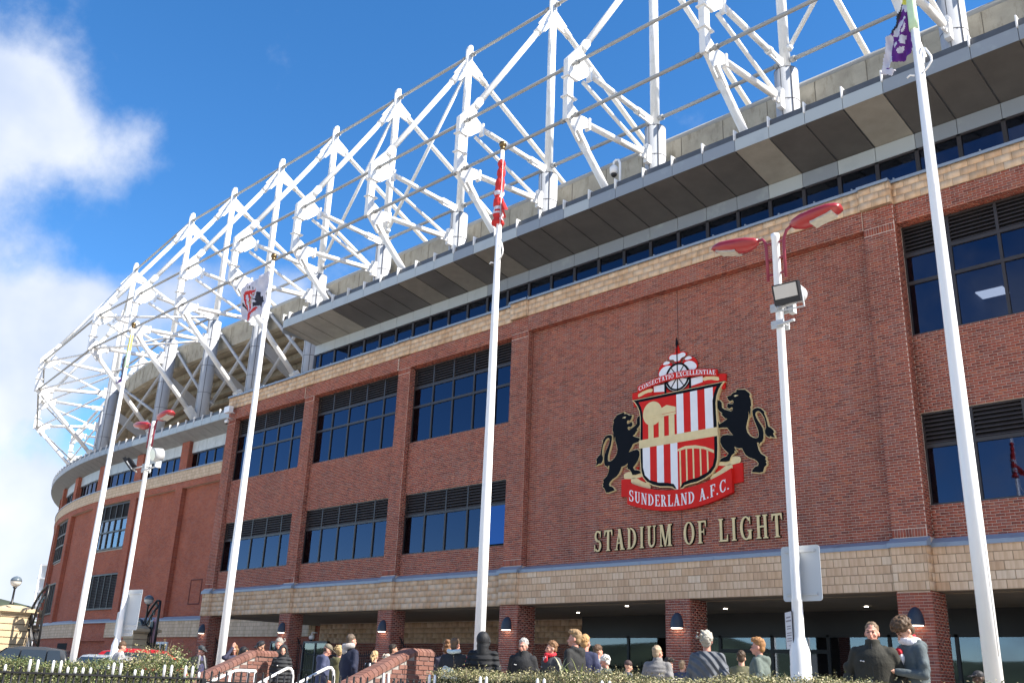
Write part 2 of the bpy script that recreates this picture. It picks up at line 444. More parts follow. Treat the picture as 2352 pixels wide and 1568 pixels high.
# ------------------------------------------------------------------ brick and block laying
class Bricks:
    """boxes laid in courses on any flat face, collected for one mesh"""
    def __init__(s): s.V = []; s.Q = []; s.n = 0; s.rng = np.random.default_rng(5)
    def lay(s, o, u, v, n, W, H, L=.225, C=.075, j=.012, proud=.008, bond=.5, u0=0., c0=0, depth=.03):
        o, u, v, n = (np.array(q, float) for q in (o, u, v, n))
        P = []
        for c in range(int(math.ceil(H / C - 1e-6))):
            a, b = c * C + j / 2, min((c + 1) * C, H) - j / 2
            if b - a < .012: continue
            off = (L * bond if (c + c0) % 2 else 0.) - u0
            k0 = math.floor((0 - off) / L) - 1
            k = np.arange(k0, k0 + int(W / L) + 4)
            x0 = np.maximum(k * L + off + j / 2, j / 2); x1 = np.minimum((k + 1) * L + off - j / 2, W - j / 2)
            ok = (x1 - x0) > .025
            for q0, q1 in zip(x0[ok], x1[ok]): P.append((q0, q1, a, b))
        if not P: return
        P = np.array(P); m = len(P)
        t = proud + s.rng.uniform(-.0015, .0015, m)
        vv = np.zeros((m, 8, 3))
        for i, (ui, vi, d) in enumerate(((0, 2, 0), (1, 2, 0), (1, 3, 0), (0, 3, 0), (0, 2, 1), (1, 2, 1), (1, 3, 1), (0, 3, 1))):
            h = t if d else np.full(m, proud - depth)
            vv[:, i] = o + P[:, ui:ui + 1] * u + P[:, vi:vi + 1] * v + h[:, None] * n
        base = (np.arange(m) * 8)[:, None, None]
        F = np.array([[4, 5, 6, 7], [0, 1, 5, 4], [1, 2, 6, 5], [2, 3, 7, 6], [3, 0, 4, 7]])[None]
        s.V.append(vv.reshape(-1, 3)); s.Q.append((base + F).reshape(-1, 4) + s.n); s.n += m * 8
    def build(s, name, mat, parent, kind='stuff'):
        me = np_mesh(name, np.concatenate(s.V), np.concatenate(s.Q))
        return link(name, me, mat, parent, kind=kind)
ex, ey, ez = (1, 0, 0), (0, 1, 0), (0, 0, 1)
FRONT, RIGHT, LEFTN, DOWN = (0, -1, 0), (1, 0, 0), (-1, 0, 0), (0, 0, -1)

STAD = empty('stadium_building', (-17.5, 25.2, PLAZA), label='red brick stadium with stone bands, dark windows and a grey canopy behind the plaza', cat='stadium')

YPX, YP, YC, YB, YL, YLC, YW = 25.10, 25.25, 25.38, 25.48, 25.20, 25.06, 25.60
ZB0, ZB1, ZLEDGE = 3.61, 4.735, 4.97
ZL, ZU0, ZU1, ZCOP = 13.90, 14.50, 15.175, 15.25
PIL = [(-47.05, -46.30, YP, 0), (-39.67, -38.89, YP, 0), (-32.37, -31.57, YP, 0), (-25.17, -24.27, YPX, 1), (-10.72, -9.80, YPX, 1), (-3.40, -2.60, YP, 0), (3.85, 4.65, YP, 0)]
BAYS = [(-46.30, -39.67), (-38.89, -32.37), (-31.57, -25.17), (-9.80, -3.40), (-2.60, 3.85)]
CREST_BAY = (-24.27, -10.72)
XR = 4.65

# pilasters above the ledge
for (x0, x1, yp, big) in PIL:
    core = MB(); core.box(x0 + .004, x1 - .004, yp + .0, 26.2, ZLEDGE - .15, ZU0 + .0)
    p = obj('pilaster', core, M_MORTAR, STAD)
    bk = Bricks()
    sol = .215
    bk.lay((x0, yp, ZLEDGE), ex, ez, FRONT, x1 - x0, sol, L=.075, C=.225, bond=0, j=.012)
    bk.lay((x0, yp, ZLEDGE + sol + .01), ex, ez, FRONT, x1 - x0, ZL - ZLEDGE - sol - .02 - sol)
    bk.lay((x0, yp, ZL - sol), ex, ez, FRONT, x1 - x0, sol, L=.075, C=.225, bond=0, j=.012)
    bk.lay((x0, yp, ZL + .01), ex, ez, FRONT, x1 - x0, ZU0 - ZL - .01)
    for xs, nn in ((x1 - .004, RIGHT), (x0 + .004, LEFTN)):
        bk.lay((xs, yp, ZLEDGE), ey, ez, nn, .42, ZU0 - ZLEDGE, u0=.11)
    bk.build('brickwork', M_BRICK, p)

def wall_rect(x0, x1, z0, z1, y, back=26.1, u0=None):
    core = MB(); core.box(x0, x1, y, back, z0, z1)
    p = obj('wall', core, M_MORTAR, STAD)
    bk = Bricks(); bk.lay((x0, y, z0), ex, ez, FRONT, x1 - x0, z1 - z0, u0=(x0 % .225))
    bk.build('brickwork', M_BRICK, p)
    return p
WLO = (5.81, 7.39, 8.30); WUP = (10.53, 12.11, 12.96, 13.86)
for (x0, x1) in BAYS:
    wall_rect(x0, x1, ZLEDGE - .12, WLO[0], YB)
    wall_rect(x0, x1, WLO[2], WUP[0], YB)
    lint = MB(); lint.box(x0, x1, YL, 26.1, ZL, ZU0)
    p = obj('lintel', lint, M_MORTAR, STAD)
    bk = Bricks()
    bk.lay((x0, YL, ZL), ex, ez, FRONT, x1 - x0, ZU0 - ZL, u0=(x0 % .225))
    bk.lay((x0, YL, ZL), ex, ey, DOWN, x1 - x0, .46, L=.225, C=.1125, u0=.05)
    bk.build('brickwork', M_BRICK, p)
x0, x1 = CREST_BAY
wall_rect(x0, x1, ZLEDGE - .12, ZL, YC)
lint = MB(); lint.box(x0, x1, YLC, 26.1, ZL, ZU0)
p = obj('lintel', lint, M_MORTAR, STAD)
bk = Bricks()
bk.lay((x0, YLC, ZL), ex, ez, FRONT, x1 - x0, ZU0 - ZL, u0=(x0 % .225))
bk.lay((x0, YLC, ZL), ex, ey, DOWN, x1 - x0, .34, L=.225, C=.1125, u0=.05)
bk.build('brickwork', M_BRICK, p)
j = MB(); j.box(-17.53, -17.505, YC - .0125, YC, ZLEDGE, ZL); obj('movement_joint', j, simple('joint_dark', (.10, .045, .04), .9), STAD)

# stone bands: backing, courses of blocks, lead ledge and coping
def blk_mesh(w, h, d=.04):
    m = MB(); b = .006
    m.add([(0, 0, 0), (w, 0, 0), (w, 0, h), (0, 0, h), (b, -d, b), (w - b, -d, b), (w - b, -d, h - b), (b, -d, h - b)],
          ((4, 5, 6, 7), (0, 1, 5, 4), (1, 2, 6, 5), (2, 3, 7, 6), (3, 0, 4, 7)))
    return m.mesh('stone_block')
BLK = {}
N_SINGLE = 0
def stone_band(x0, x1, y, z0, z1, back, single, end_right=False, end_left=False):
    global N_SINGLE
    core = MB(); core.box(x0, x1, y, back, z0, z1)
    p = obj('stone_band', core, M_JOINT, STAD)
    rows = int(round((z1 - z0) / .225)); H = (z1 - z0) / rows
    bk = Bricks(); used = False
    for r in range(rows):
        off = .225 * (r % 2)
        k = math.floor((x0 - off) / .45)
        while k * .45 + off < x1 - .02:
            a, b = max(x0, k * .45 + off), min(x1, (k + 1) * .45 + off); k += 1
            if b - a < .05: continue
            if single and N_SINGLE < 300:
                key = (round(b - a - .012, 3), round(H - .012, 3))
                if key not in BLK: BLK[key] = blk_mesh(*key)
                o = link('stone_block', BLK[key], M_STONE1, p)
                o.location = (a + .006, y + .03, z0 + r * H + .006); N_SINGLE += 1
            else:
                bk.lay((a, y, z0 + r * H), ex, ez, FRONT, b - a, H, L=b - a, C=H, bond=0, j=.012, proud=.01); used = True
    if end_right: bk.lay((x1, y, z0), ey, ez, RIGHT, back - y if back - y < .5 else .42, z1 - z0, L=.45, C=H, j=.012, proud=.006); used = True
    if end_left: bk.lay((x0, y, z0), ey, ez, LEFTN, .42, z1 - z0, L=.45, C=H, j=.012, proud=.006); used = True
    if used: bk.build('stonework', M_STONE, p)
    return p
YS_C, YS_PX, YS_B, YS_P = 25.02, 24.92, 25.30, 25.18
def ledge(x0, x1, yf, yb, z0=ZB1, z1=ZLEDGE, over=.05):
    m = MB()
    pr = [(yf - over, z0 - .035), (yf - over, z0 + .075), (yb + .02, z1), (yb + .02, z0)]
    n = max(1, int((x1 - x0) / 2.4))
    for i in range(n):
        a, b = x0 + (x1 - x0) * i / n, x0 + (x1 - x0) * (i + 1) / n
        m.add([(a + .002, *q) for q in pr] + [(b - .002, *q) for q in pr], ((0, 3, 2, 1), (4, 5, 6, 7), (0, 1, 5, 4), (1, 2, 6, 5), (2, 3, 7, 6), (3, 0, 4, 7)))
        if i: m.box(a - .012, a + .012, yf - over - .008, yf - over, z0 - .03, z0 + .06)
    obj('ledge', m, M_LEAD, STAD)
def coping(x0, x1, y, z=ZU1):
    m = MB(); m.box(x0, x1, y - .06, y + .5, z, z + .05); m.box(x0, x1, y - .075, y - .06, z - .03, z + .06)
    k = math.ceil(x0 / 1.21)
    while k * 1.21 < x1: m.box(k * 1.21 - .02, k * 1.21 + .02, y - .10, y + .02, z + .06, z + .10); k += 1
    obj('coping', m, M_LEAD, STAD)
# nearest first, so that the single blocks are the ones that show largest
stone_band(-10.72, -9.80, YS_PX, ZB0, ZB1, 25.9, True, True)
stone_band(-9.80, -3.40, YS_B, ZB0, ZB1, 25.9, True)
stone_band(*CREST_BAY, YS_C, ZB0, ZB1, 25.9, True)
stone_band(-25.17, -24.27, YS_PX, ZB0, ZB1, 25.9, False, True, True)
for i, (x0, x1) in enumerate(BAYS):
    if x0 == -9.80: continue
    stone_band(x0, x1, YS_B, ZB0, ZB1, 25.9, False)
for (x0, x1, yp, big) in PIL:
    if big: continue
    stone_band(x0, x1, YS_P, ZB0, ZB1, 25.9, False, True, True)
for (x0, x1) in BAYS: ledge(x0, x1, YS_B, YB)
ledge(*CREST_BAY, YS_C, YC)
for (x0, x1, yp, big) in PIL: ledge(x0 - .06, x1 + .06, (YS_PX if big else YS_P) - .012, yp, over=.07)
for (x0, x1) in BAYS: stone_band(x0, x1, YL - .03, ZU0, ZU1, 25.9, False); coping(x0, x1, YL - .04)
stone_band(*CREST_BAY, YLC - .03, ZU0, ZU1, 25.9, False); coping(*CREST_BAY, YLC - .04)
for (x0, x1, yp, big) in PIL:
    y = (YLC - .10 if big else YL - .06)
    stone_band(x0, x1, y, ZU0, ZU1, 25.9, False, True, True); coping(x0 - .02, x1 + .02, y - .012, ZU1 + .003)

# windows: frame, panes, louvre slats
def pane(parent, x0, x1, z0, z1, y, mat=M_GLASS, name='pane', tilt=0):
    m = MB(); m.box(x0, x1, y, y + .012, z0, z1)
    o = obj(name, m, mat, parent)
    return o
SLAT = {}
def slats(parent, x0, x1, z0, z1, y, pitch=.112):
    w = round(x1 - x0, 3)
    if w not in SLAT:
        m = MB(); m.add([(0, -.035, -.045), (w, -.035, -.045), (w, .035, .022), (0, .035, .022), (0, -.035, -.025), (w, -.035, -.025), (w, .035, .042), (0, .035, .042)],
                        ((0, 3, 2, 1), (4, 5, 6, 7), (0, 1, 5, 4), (1, 2, 6, 5), (2, 3, 7, 6), (3, 0, 4, 7)))
        SLAT[w] = m.mesh('slat')
    n = int((z1 - z0) / pitch)
    for i in range(n):
        o = link('slat', SLAT[w], M_LOUVRE, parent); o.location = (x0, y, z0 + (i + .55) * (z1 - z0) / n)
def window(x0, x1, rows, louvre_row, y=YW, cols=5, opened=None, parent=STAD):
    """rows: ascending z levels; the strip above louvre_row carries slats"""
    m = MB(); fw = .05
    for z in rows: m.box(x0, x1, y - .05, y + .05, max(rows[0], z - fw), min(rows[-1], z + fw))
    cx = [x0 + (x1 - x0) * i / cols for i in range(cols + 1)]
    for a, b in zip(rows[:-1], rows[1:]):
        for i, c in enumerate(cx): m.box(max(x0, c - fw * .8), min(x1, c + fw * .8), y - .045, y + .045, a + fw, b - fw)
    w = obj('window', m, M_FRAME, parent)
    for r, (a, b) in enumerate(zip(rows[:-1], rows[1:])):
        if r == louvre_row:
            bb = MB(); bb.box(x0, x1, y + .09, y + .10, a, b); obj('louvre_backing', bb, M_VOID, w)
            slats(w, x0 + .01, x1 - .01, a + fw, b - fw, y + .0)
            continue
        for i in range(cols):
            p0, p1 = cx[i] + .04, cx[i + 1] - .04
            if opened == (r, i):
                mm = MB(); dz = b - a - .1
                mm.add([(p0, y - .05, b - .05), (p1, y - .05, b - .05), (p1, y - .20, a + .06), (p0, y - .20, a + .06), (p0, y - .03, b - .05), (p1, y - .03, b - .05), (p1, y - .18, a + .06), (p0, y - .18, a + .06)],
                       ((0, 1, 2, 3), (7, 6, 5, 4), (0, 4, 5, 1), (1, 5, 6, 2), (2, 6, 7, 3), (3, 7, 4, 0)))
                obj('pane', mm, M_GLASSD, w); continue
            pane(w, p0, p1, a + fw, b - fw, y)
    return w
for i, (x0, x1) in enumerate(BAYS):
    window(x0, x1, WLO, 1, opened=(0, 4) if i == 2 else None)
    window(x0, x1, WUP, 2)
# offices behind the windows
rm = MB()
for z0, z1 in ((5.3, 5.5), (9.0, 10.2), (14.02, 14.3)): rm.box(-46.9, 4.6, 26.0, 33.4, z0, z1)
rm.box(-46.9, 4.6, 33.4, 33.6, 4.9, 17.4)
for x in (-46.9, -32.0, -24.7, -10.2, -3.0, 4.4): rm.box(x, x + .15, 26.0, 33.4, 4.9, 14.02)
obj('office_floor', rm, M_ROOM, STAD)
for px, py in ((755, 783), (1000, 728), (520, 830), (1260, 665), (1560, 595)):
    c = on_z((800 + px * .7332) / 1.7415, (1200 + py * .7332) / 1.7415, 14.0)
    m = MB(); m.box(c[0] - .45, c[0] + .45, c[1] - .35, c[1] + .35, 13.98, 14.015); obj('ceiling_light', m, M_PANEL, STAD)
c = on_z(2275, 673, 14.0); m = MB(); m.box(c[0] - .5, c[0] + .5, c[1] - .35, c[1] + .35, 13.98, 14.015); obj('ceiling_light', m, M_PANEL, STAD)
m = MB(); c = on_z((800 + 1375 * .7332) / 1.7415, (1200 + 1262 * .7332) / 1.7415, 8.9); m.box(c[0] - .6, c[0] + .6, c[1] - .06, c[1] + .06, 8.95, 8.99); obj('ceiling_light', m, M_PANEL, STAD)

# canopy with its clerestory
XC0 = -39.93
NJ = [-11.58 + 1.21 * i for i in range(-24, 15)]
NJ = [x for x in NJ if x > XC0 + .3 and x < XR - .2]
ED = [XC0] + NJ + [XR]
core = MB()
pr = [(25.72, 16.86), (23.70, 17.235), (23.70, 17.60), (23.72, 17.86), (27.5, 17.95), (27.5, 16.86)]
core.add([(XC0 + .02, *q) for q in pr] + [(XR, *q) for q in pr], [tuple(range(6)), tuple(range(11, 5, -1))] + [(i, (i + 1) % 6 + 0, (i + 1) % 6 + 6, i + 6) for i in range(6)])
CAN = obj('canopy', core, M_CAP, STAD)
pale = {}
for i, (a, b) in enumerate(zip(ED[:-1], ED[1:])):
    mid = (a + b) / 2
    isp = abs(mid + 13.4) < .3 or abs(mid + 9.77) < .3
    left = mid < -27
    m = MB(); m.box(a + .008, b - .008, 23.65, 23.70, 17.20, 17.62)
    obj('fascia_panel', m, M_ZINC2 if (isp or random.random() < (.75 if left else .28)) else M_ZINC, CAN)
    m = MB()
    m.add([(a + .026, 25.70, 16.82), (b - .026, 25.70, 16.82), (b - .026, 23.655, 17.195), (a + .026, 23.655, 17.195), (a + .026, 25.70, 16.85), (b - .026, 25.70, 16.85), (b - .026, 23.655, 17.225), (a + .026, 23.655, 17.225)],
          ((0, 3, 2, 1), (4, 5, 6, 7), (0, 1, 5, 4), (1, 2, 6, 5), (2, 3, 7, 6), (3, 0, 4, 7)))
    obj('soffit_panel', m, M_SOFFIT2 if isp or (a < -36) else (M_SOFFIT if random.random() < .8 else simple('soffit_mid', (.165, .155, .135), .5)), CAN)
    m = MB(); m.box(a + .008, b - .008, 25.66, 25.70, 16.32, 16.81)
    obj('cladding_panel', m, M_ZINC2 if (isp or left or random.random() < .2) else M_ZINC, CAN)
    m = MB(); m.box(a - .02, a + .02, 23.60, 23.74, 17.58, 17.93); m.box(a - .02, a + .02, 23.60, 23.9, 17.93, 17.95); obj('clip', m, M_STEEL, CAN)
m = MB(); m.box(XC0, XC0 + .02, 23.66, 25.7, 16.95, 17.86); obj('end_panel', m, M_ZINC, CAN)
cl = MB()
for x in ED: cl.box(x - .06, x + .06, 25.68, 25.78, 15.26, 16.32)
cl.box(ED[0], ED[-1], 25.68, 25.78, 15.20, 15.26); cl.box(ED[0], ED[-1], 25.68, 25.78, 16.26, 16.318)
CL = obj('clerestory', cl, M_FRAME, STAD)
for a, b in zip(ED[:-1], ED[1:]): pane(CL, a + .06, b - .06, 15.26, 16.26, 25.73)
m = MB(); m.box(XC0, XC0 + .1, 25.7, 34, 15.2, 16.9); m.box(XC0, XR, 27.6, 27.8, 15.0, 17.0)
m.box(-47.0, XC0, 25.65, 34.0, 15.0, 15.2); m.box(XC0, XR, 27.5, 34.0, 17.3, 17.5)
obj('roof', m, M_CAP, STAD)
for q in ((-47.05, -46.9, 15.0, 3.6), (XR - .1, XR, 17.3, PLAZA)):
    m = MB(); m.box(q[0], q[1], 25.9, 33.6, q[3], q[2])
    obj('side_wall', m, simple('brick_plain', (.22, .07, .05), .9), STAD)

# ------------------------------------------------------------------ arcade under the stone band
PCOL = [(-47.05, -46.15), (-39.72, -38.84), (-32.42, -31.52), (-25.17, -24.27), (-17.96, -17.06), (-10.72, -9.82), (-3.45, -2.55), (3.80, 4.65)]
BONE = {}
for i, (x0, x1) in enumerate(PCOL):
    near = i in (3, 4, 5)
    y0, y1 = (25.02 if near else 25.22), 25.95
    core = MB(); core.box(x0 + .01, x1 - .01, y0 + .01, y1, PLAZA, ZB0 - .002)
    p = obj('pillar', core, M_MORTAR, STAD)
    bk = Bricks()
    if i == 5:            # bricks of the nearest pillar are single pieces
        for c in range(46):
            z = PLAZA + c * .075 + .005
            if z > ZB0 - .07: break
            xs = [x0] + [x0 + (.1125 if c % 2 else .225) + .225 * k for k in range(5)]
            xs = [q for q in xs if q < x1 - .04] + [x1]
            for a, b in zip(xs[:-1], xs[1:]):
                w = round(b - a - .01, 3)
                if w not in BONE:
                    q = MB(); q.add([(0, 0, 0), (w, 0, 0), (w, 0, .065), (0, 0, .065), (.002, -.018, .002), (w - .002, -.018, .002), (w - .002, -.018, .063), (.002, -.018, .063)],
                                    ((4, 5, 6, 7), (0, 1, 5, 4), (1, 2, 6, 5), (2, 3, 7, 6), (3, 0, 4, 7)))
                    BONE[w] = q.mesh('brick')
                o = link('brick', BONE[w], M_BRICK1, p); o.location = (a + .005, y0 + .015, z)
    else:
        bk.lay((x0, y0 + .01, PLAZA), ex, ez, FRONT, x1 - x0, ZB0 - PLAZA)
    bk.lay((x1 - .01, y0, PLAZA), ey, ez, RIGHT, y1 - y0, ZB0 - PLAZA, u0=.11)
    bk.lay((x0 + .01, y0, PLAZA), ey, ez, LEFTN, y1 - y0, ZB0 - PLAZA, u0=.11)
    bk.build('brickwork', M_BRICK, p)
YG = 30.2
m = MB(); m.box(-47.0, XR, 25.32, 25.9, ZB0 - .003, ZB0 - .0); m.box(-47.0, XR, 25.9, 33.5, ZB0 - .02, ZB0 + .2)
obj('arcade_ceiling', m, M_CEIL, STAD)
for px, py in ((1327.6, 1406), (1666, 1397), (1440, 1391), (1990, 1392)):
    c = on_z(px, py, ZB0 - .03); m = MB(); m.lathe((c[0], c[1], ZB0 - .04), [(.06, 0), (.06, .03)], 14); obj('downlight', m, M_SPOT, STAD)
# entrance glazing
GX = [-25.4 + 2.02 * i for i in range(15)]
m = MB(); m.box(-25.6, XR, YG - .05, YG + .12, 2.86, ZB0 - .02)
for x in GX: m.box(x - .05, x + .05, YG - .04, YG + .06, PLAZA, 2.86)
m.box(-25.6, XR, YG - .04, YG + .06, 2.78, 2.86); m.box(-25.6, XR, YG - .04, YG + .06, PLAZA, PLAZA + .1)
for k in (3, 4, 8): m.box(GX[k], GX[k + 1], YG - .06, YG + .08, 2.28, 2.40)
ENT = obj('entrance_screen', m, simple('black_frame', (.012, .012, .013), .4), STAD)
for a, b in zip(GX[:-1], GX[1:]): pane(ENT, a + .05, b - .05, PLAZA + .1, 2.78, YG, M_GLASS2)
m = MB(); m.box(-25.6, XR, 36.0, 36.2, PLAZA, 3.6); m.box(-25.6, XR, YG + .3, 36, 3.4, 3.6); m.box(-25.7, -25.55, YG - .0, 36.2, PLAZA, 3.6)
obj('lobby', m, M_ROOM, STAD)
for i in range(12):
    m = MB(); x = -24 + 2.3 * i; m.lathe((x, 32.5 + (i % 3) * .8, 3.36), [(.07, 0), (.07, .035)], 10); obj('downlight', m, M_SPOT, STAD)
# back of the open bays: brick, stone lintel strip and a glazed door
m = MB(); m.box(-45.0, -25.6, 31.2, 31.4, PLAZA, 3.6)
p = obj('arcade_wall', m, M_MORTAR, STAD)
bk = Bricks(); bk.lay((-45.0, 31.2, PLAZA), ex, ez, FRONT, 19.4, 2.5); bk.build('brickwork', M_BRICK, p)
bk = Bricks(); bk.lay((-45.0, 31.2, PLAZA + 2.5), ex, ez, FRONT, 19.4, .95, L=.45, C=.2375, j=.012, proud=.02); bk.build('stonework', M_STONE, p)
for k, (pa, pb) in enumerate((((700, 1470), (753, 1470)), ((625, 1470), (645, 1470)))):
    a = on_y(*pa, 31.1)[0]; b = on_y(*pb, 31.1)[0]
    m = MB(); m.box(a - .08, a, 31.05, 31.19, PLAZA, 2.7); m.box(b, b + .08, 31.05, 31.19, PLAZA, 2.7); m.box(a - .08, b + .08, 31.05, 31.19, 2.6, 2.7); m.box((a + b) / 2 - .04, (a + b) / 2 + .04, 31.05, 31.19, PLAZA, 2.6)
    d = obj('glazed_door', m, simple('grey_frame', (.16, .17, .18), .4), STAD)
    pane(d, a, (a + b) / 2 - .04, PLAZA, 2.6, 31.1, M_GLASS2); pane(d, (a + b) / 2 + .04, b, PLAZA, 2.6, 31.1, M_GLASS2)

# wall lamps on the pillars
M_NAVY = simple('lamp_navy', (.030, .042, .065), .45, var=.1)
LW = ['end pillar beside the set-back wing', 'second pillar from the stadium corner', 'third pillar from the stadium corner', 'pillar at the edge of the crest bay', 'middle pillar under the gold lettering', 'pillar beside the man in the scarf']
for (x, y), txt in zip(((-46.55, 25.22), (-39.28, 25.22), (-31.97, 25.22), (-24.72, 25.02), (-17.5, 25.02), (-10.27, 25.02)), LW):
    L = empty('wall_lamp', (x, y, 2.75), label='navy hooded wall lamp, lit, on the ' + txt, cat='lamp', group='wall lamps on the arcade pillars')
    z0 = 2.76; m = MB(); n = 14
    prof = [(.215, 0.), (.212, .10), (.198, .20), (.172, .29), (.135, .365), (.085, .425), (.03, .455)]
    rings = []
    for r, z in prof:
        rings.append([(x + r * math.cos(t), y - .012 - r * 1.15 * max(0, math.sin(t)), z0 + z) for t in [math.pi * k / n for k in range(n + 1)]])
    m.add([q for g_ in rings for q in g_], [(i * (n + 1) + k, (i + 1) * (n + 1) + k, (i + 1) * (n + 1) + k + 1, i * (n + 1) + k + 1) for i in range(len(prof) - 1) for k in range(n)], True)
    m.add(rings[-1], [tuple(range(n + 1))])
    m.box(x - .12, x + .12, y - .02, y + .004, z0 + .04, z0 + .36)
    obj('hood', m, M_NAVY, L)
    m = MB(); m.add([(x + .19 * math.cos(t), y - .03 - .19 * 1.1 * math.sin(t), z0 + .02) for t in [math.pi * k / n for k in range(n + 1)]] + [(x + .17 * math.cos(t), y - .03 - .17 * 1.1 * math.sin(t), z0 - .02) for t in [math.pi * k / n for k in range(n + 1)]],
                    [tuple(range(n + 1, 2 * n + 2))] + [(k, k + 1, n + 2 + k, n + 1 + k) for k in range(n)])
    obj('diffuser', m, M_LAMPON, L)
# ------------------------------------------------------------------ line of the main stand: straight, then bending away round the corner
CX, CYC, RW = -75.3, 99.3, 67.3
S0 = 28.3
def stand(s, off):
    """s metres along the stand from x = -47, off metres out from the wall line; returns x, y"""
    if s <= S0: return (-47.0 - s, 32.0 - off)
    t = (s - S0) / RW
    return (CX - (RW + off) * math.sin(t), CYC - (RW + off) * math.cos(t))
def stations(s0, s1, ds=1.2):
    out = [s0]
    if s0 < S0 < s1: out.append(S0)
    a = max(s0, S0)
    n = max(1, int(math.ceil((s1 - a) / ds))) if s1 > S0 else 0
    out += [a + (s1 - a) * (i + 1) / n for i in range(n)]
    if s1 <= S0: out.append(s1)
    return out
def sweep(mb, prof, s0, s1, ds=1.2, uv=False, close=True, mi=0, smooth=False):
    st = stations(s0, s1, ds); m = len(prof)
    per = [0.]
    for a, b in zip(prof, prof[1:] + prof[:1]): per.append(per[-1] + math.hypot(a[0] - b[0], a[1] - b[1]))
    pts = []
    for s in st:
        for o, z in prof: x, y = stand(s, o); pts.append((x, y, z))
    F = []
    for i in range(len(st) - 1):
        for j in range(m if close else m - 1):
            k = (j + 1) % m
            F.append((i * m + j, i * m + k, (i + 1) * m + k, (i + 1) * m + j))
    if close: F += [tuple(range(m - 1, -1, -1)), tuple((len(st) - 1) * m + j for j in range(m))]
    b = mb.add(pts, F, smooth, mi)
    if uv:
        for i, s in enumerate(st):
            for j, (o, z) in enumerate(prof): mb.uv[b + i * m + j] = (s + o * .5, z)
def rect(o0, o1, z0, z1): return [(o0, z0), (o1, z0), (o1, z1), (o0, z1)]

def far_brick(name):
    m, nt, b = nodes(name)
    uv = nt.nodes.new('ShaderNodeUVMap')
    br = nt.nodes.new('ShaderNodeTexBrick')
    for k, v in (('Scale', 1.0), ('Brick Width', .225), ('Row Height', .075), ('Mortar Size', .005), ('Bias', 0.), ('Mortar Smooth', .1)): br.inputs[k].default_value = v
    br.inputs['Color1'].default_value = (.26, .060, .036, 1); br.inputs['Color2'].default_value = (.37, .092, .048, 1); br.inputs['Mortar'].default_value = (.48, .34, .26, 1)
    nt.links.new(uv.outputs[0], br.inputs['Vector'])
    n = noise(nt, .35, 6, .65, vec=uv.outputs[0])
    c = mixc(nt, 1., br.outputs['Color'], ramp(nt, n, [(.3, (.82, .80, .80)), (.7, (1.14, 1.1, 1.06))]), 'MULTIPLY')
    gr = ramp(nt, noise(nt, 2.0, 8, .75, vec=uv.outputs[0], stretch=(.8, 1.8, 1)), [(.5, (0, 0, 0)), (.72, (.5, .5, .5))])
    c = mixc(nt, gr, c, (.24, .15, .145))
    nt.links.new(c, b.inputs['Base Color']); b.inputs['Roughness'].default_value = .9; b.inputs['Specular IOR Level'].default_value = .2
    return m
M_FARBRICK = far_brick('brick_far')
def far_stone(name):
    m, nt, b = nodes(name)
    uv = nt.nodes.new('ShaderNodeUVMap'); br = nt.nodes.new('ShaderNodeTexBrick')
    for k, v in (('Scale', 1.0), ('Brick Width', .45), ('Row Height', .225), ('Mortar Size', .008), ('Bias', 0.)): br.inputs[k].default_value = v
    br.inputs['Color1'].default_value = (.56, .42, .29, 1); br.inputs['Color2'].default_value = (.66, .51, .36, 1); br.inputs['Mortar'].default_value = (.22, .17, .12, 1)
    nt.links.new(uv.outputs[0], br.inputs['Vector'])
    st = ramp(nt, noise(nt, 1.2, 6, .7, vec=uv.outputs[0], stretch=(2.5, .3, 1)), [(.45, (1, 1, 1)), (.68, (.74, .68, .6))])
    nt.links.new(mixc(nt, .8, br.outputs['Color'], st, 'MULTIPLY'), b.inputs['Base Color']); b.inputs['Roughness'].default_value = .9
    return m
M_FARSTONE = far_stone('stone_far')

WING = empty('stadium_wing', (-62, 32, PLAZA), label='curving brick wing of the stadium set back beyond the entrance block', cat='stadium')
SE = 100.0
m = MB(); sweep(m, rect(-1.0, -.25, PLAZA, 13.3), 0, SE, uv=True); obj('wall', m, M_FARBRICK, WING)
m = MB(); sweep(m, rect(-1.0, .10, 13.2, 13.65), 0, SE, uv=True); obj('lintel', m, M_FARBRICK, WING)
m = MB(); sweep(m, rect(-1.0, .16, 13.65, 14.45), 0, SE, uv=True); obj('stone_band', m, M_FARSTONE, WING)
m = MB(); sweep(m, rect(-1.0, .22, 14.45, 14.52), 0, SE); obj('coping', m, M_LEAD, WING)
PS = [18.2, 25.45, 32.7, 39.95, 47.2, 54.45, 61.7, 68.9, 76.2]
for c in PS + [10.95, 3.7]:
    m = MB(); sweep(m, rect(-.3, .10, 4.2, 13.2), c - .5, c + .5, uv=True); obj('pilaster', m, M_FARBRICK, WING)
    m = MB(); sweep(m, rect(-1.0, .08, 14.52, 16.62), c - .55, c + .55, uv=True); obj('brick_column', m, M_FARBRICK, WING)
m = MB(); sweep(m, rect(-.3, .04, PLAZA, 3.0), 0, 26.4, uv=True); sweep(m, rect(-.3, .04, PLAZA, 3.0), 31.6, SE, uv=True); sweep(m, rect(-.3, .04, 2.75, 4.05), 26.4, 32.0, uv=True)
obj('plinth', m, M_FARBRICK, WING)
m = MB(); sweep(m, rect(-.3, .18, 3.0, 4.05), 0, 26.4, uv=True); sweep(m, rect(-.3, .18, 3.0, 4.05), 32.0, SE, uv=True); obj('stone_band', m, M_FARSTONE, WING)
m = MB(); sweep(m, [(-.3, 4.05), (.26, 4.03), (.26, 4.12), (.0, 4.32), (-.3, 4.32)], 0, SE); obj('ledge', m, M_LEAD, WING)
m = MB(); sweep(m, rect(-.9, -.6, PLAZA, 2.8), 26.4, 31.6); obj('doorway', m, M_VOID, WING)
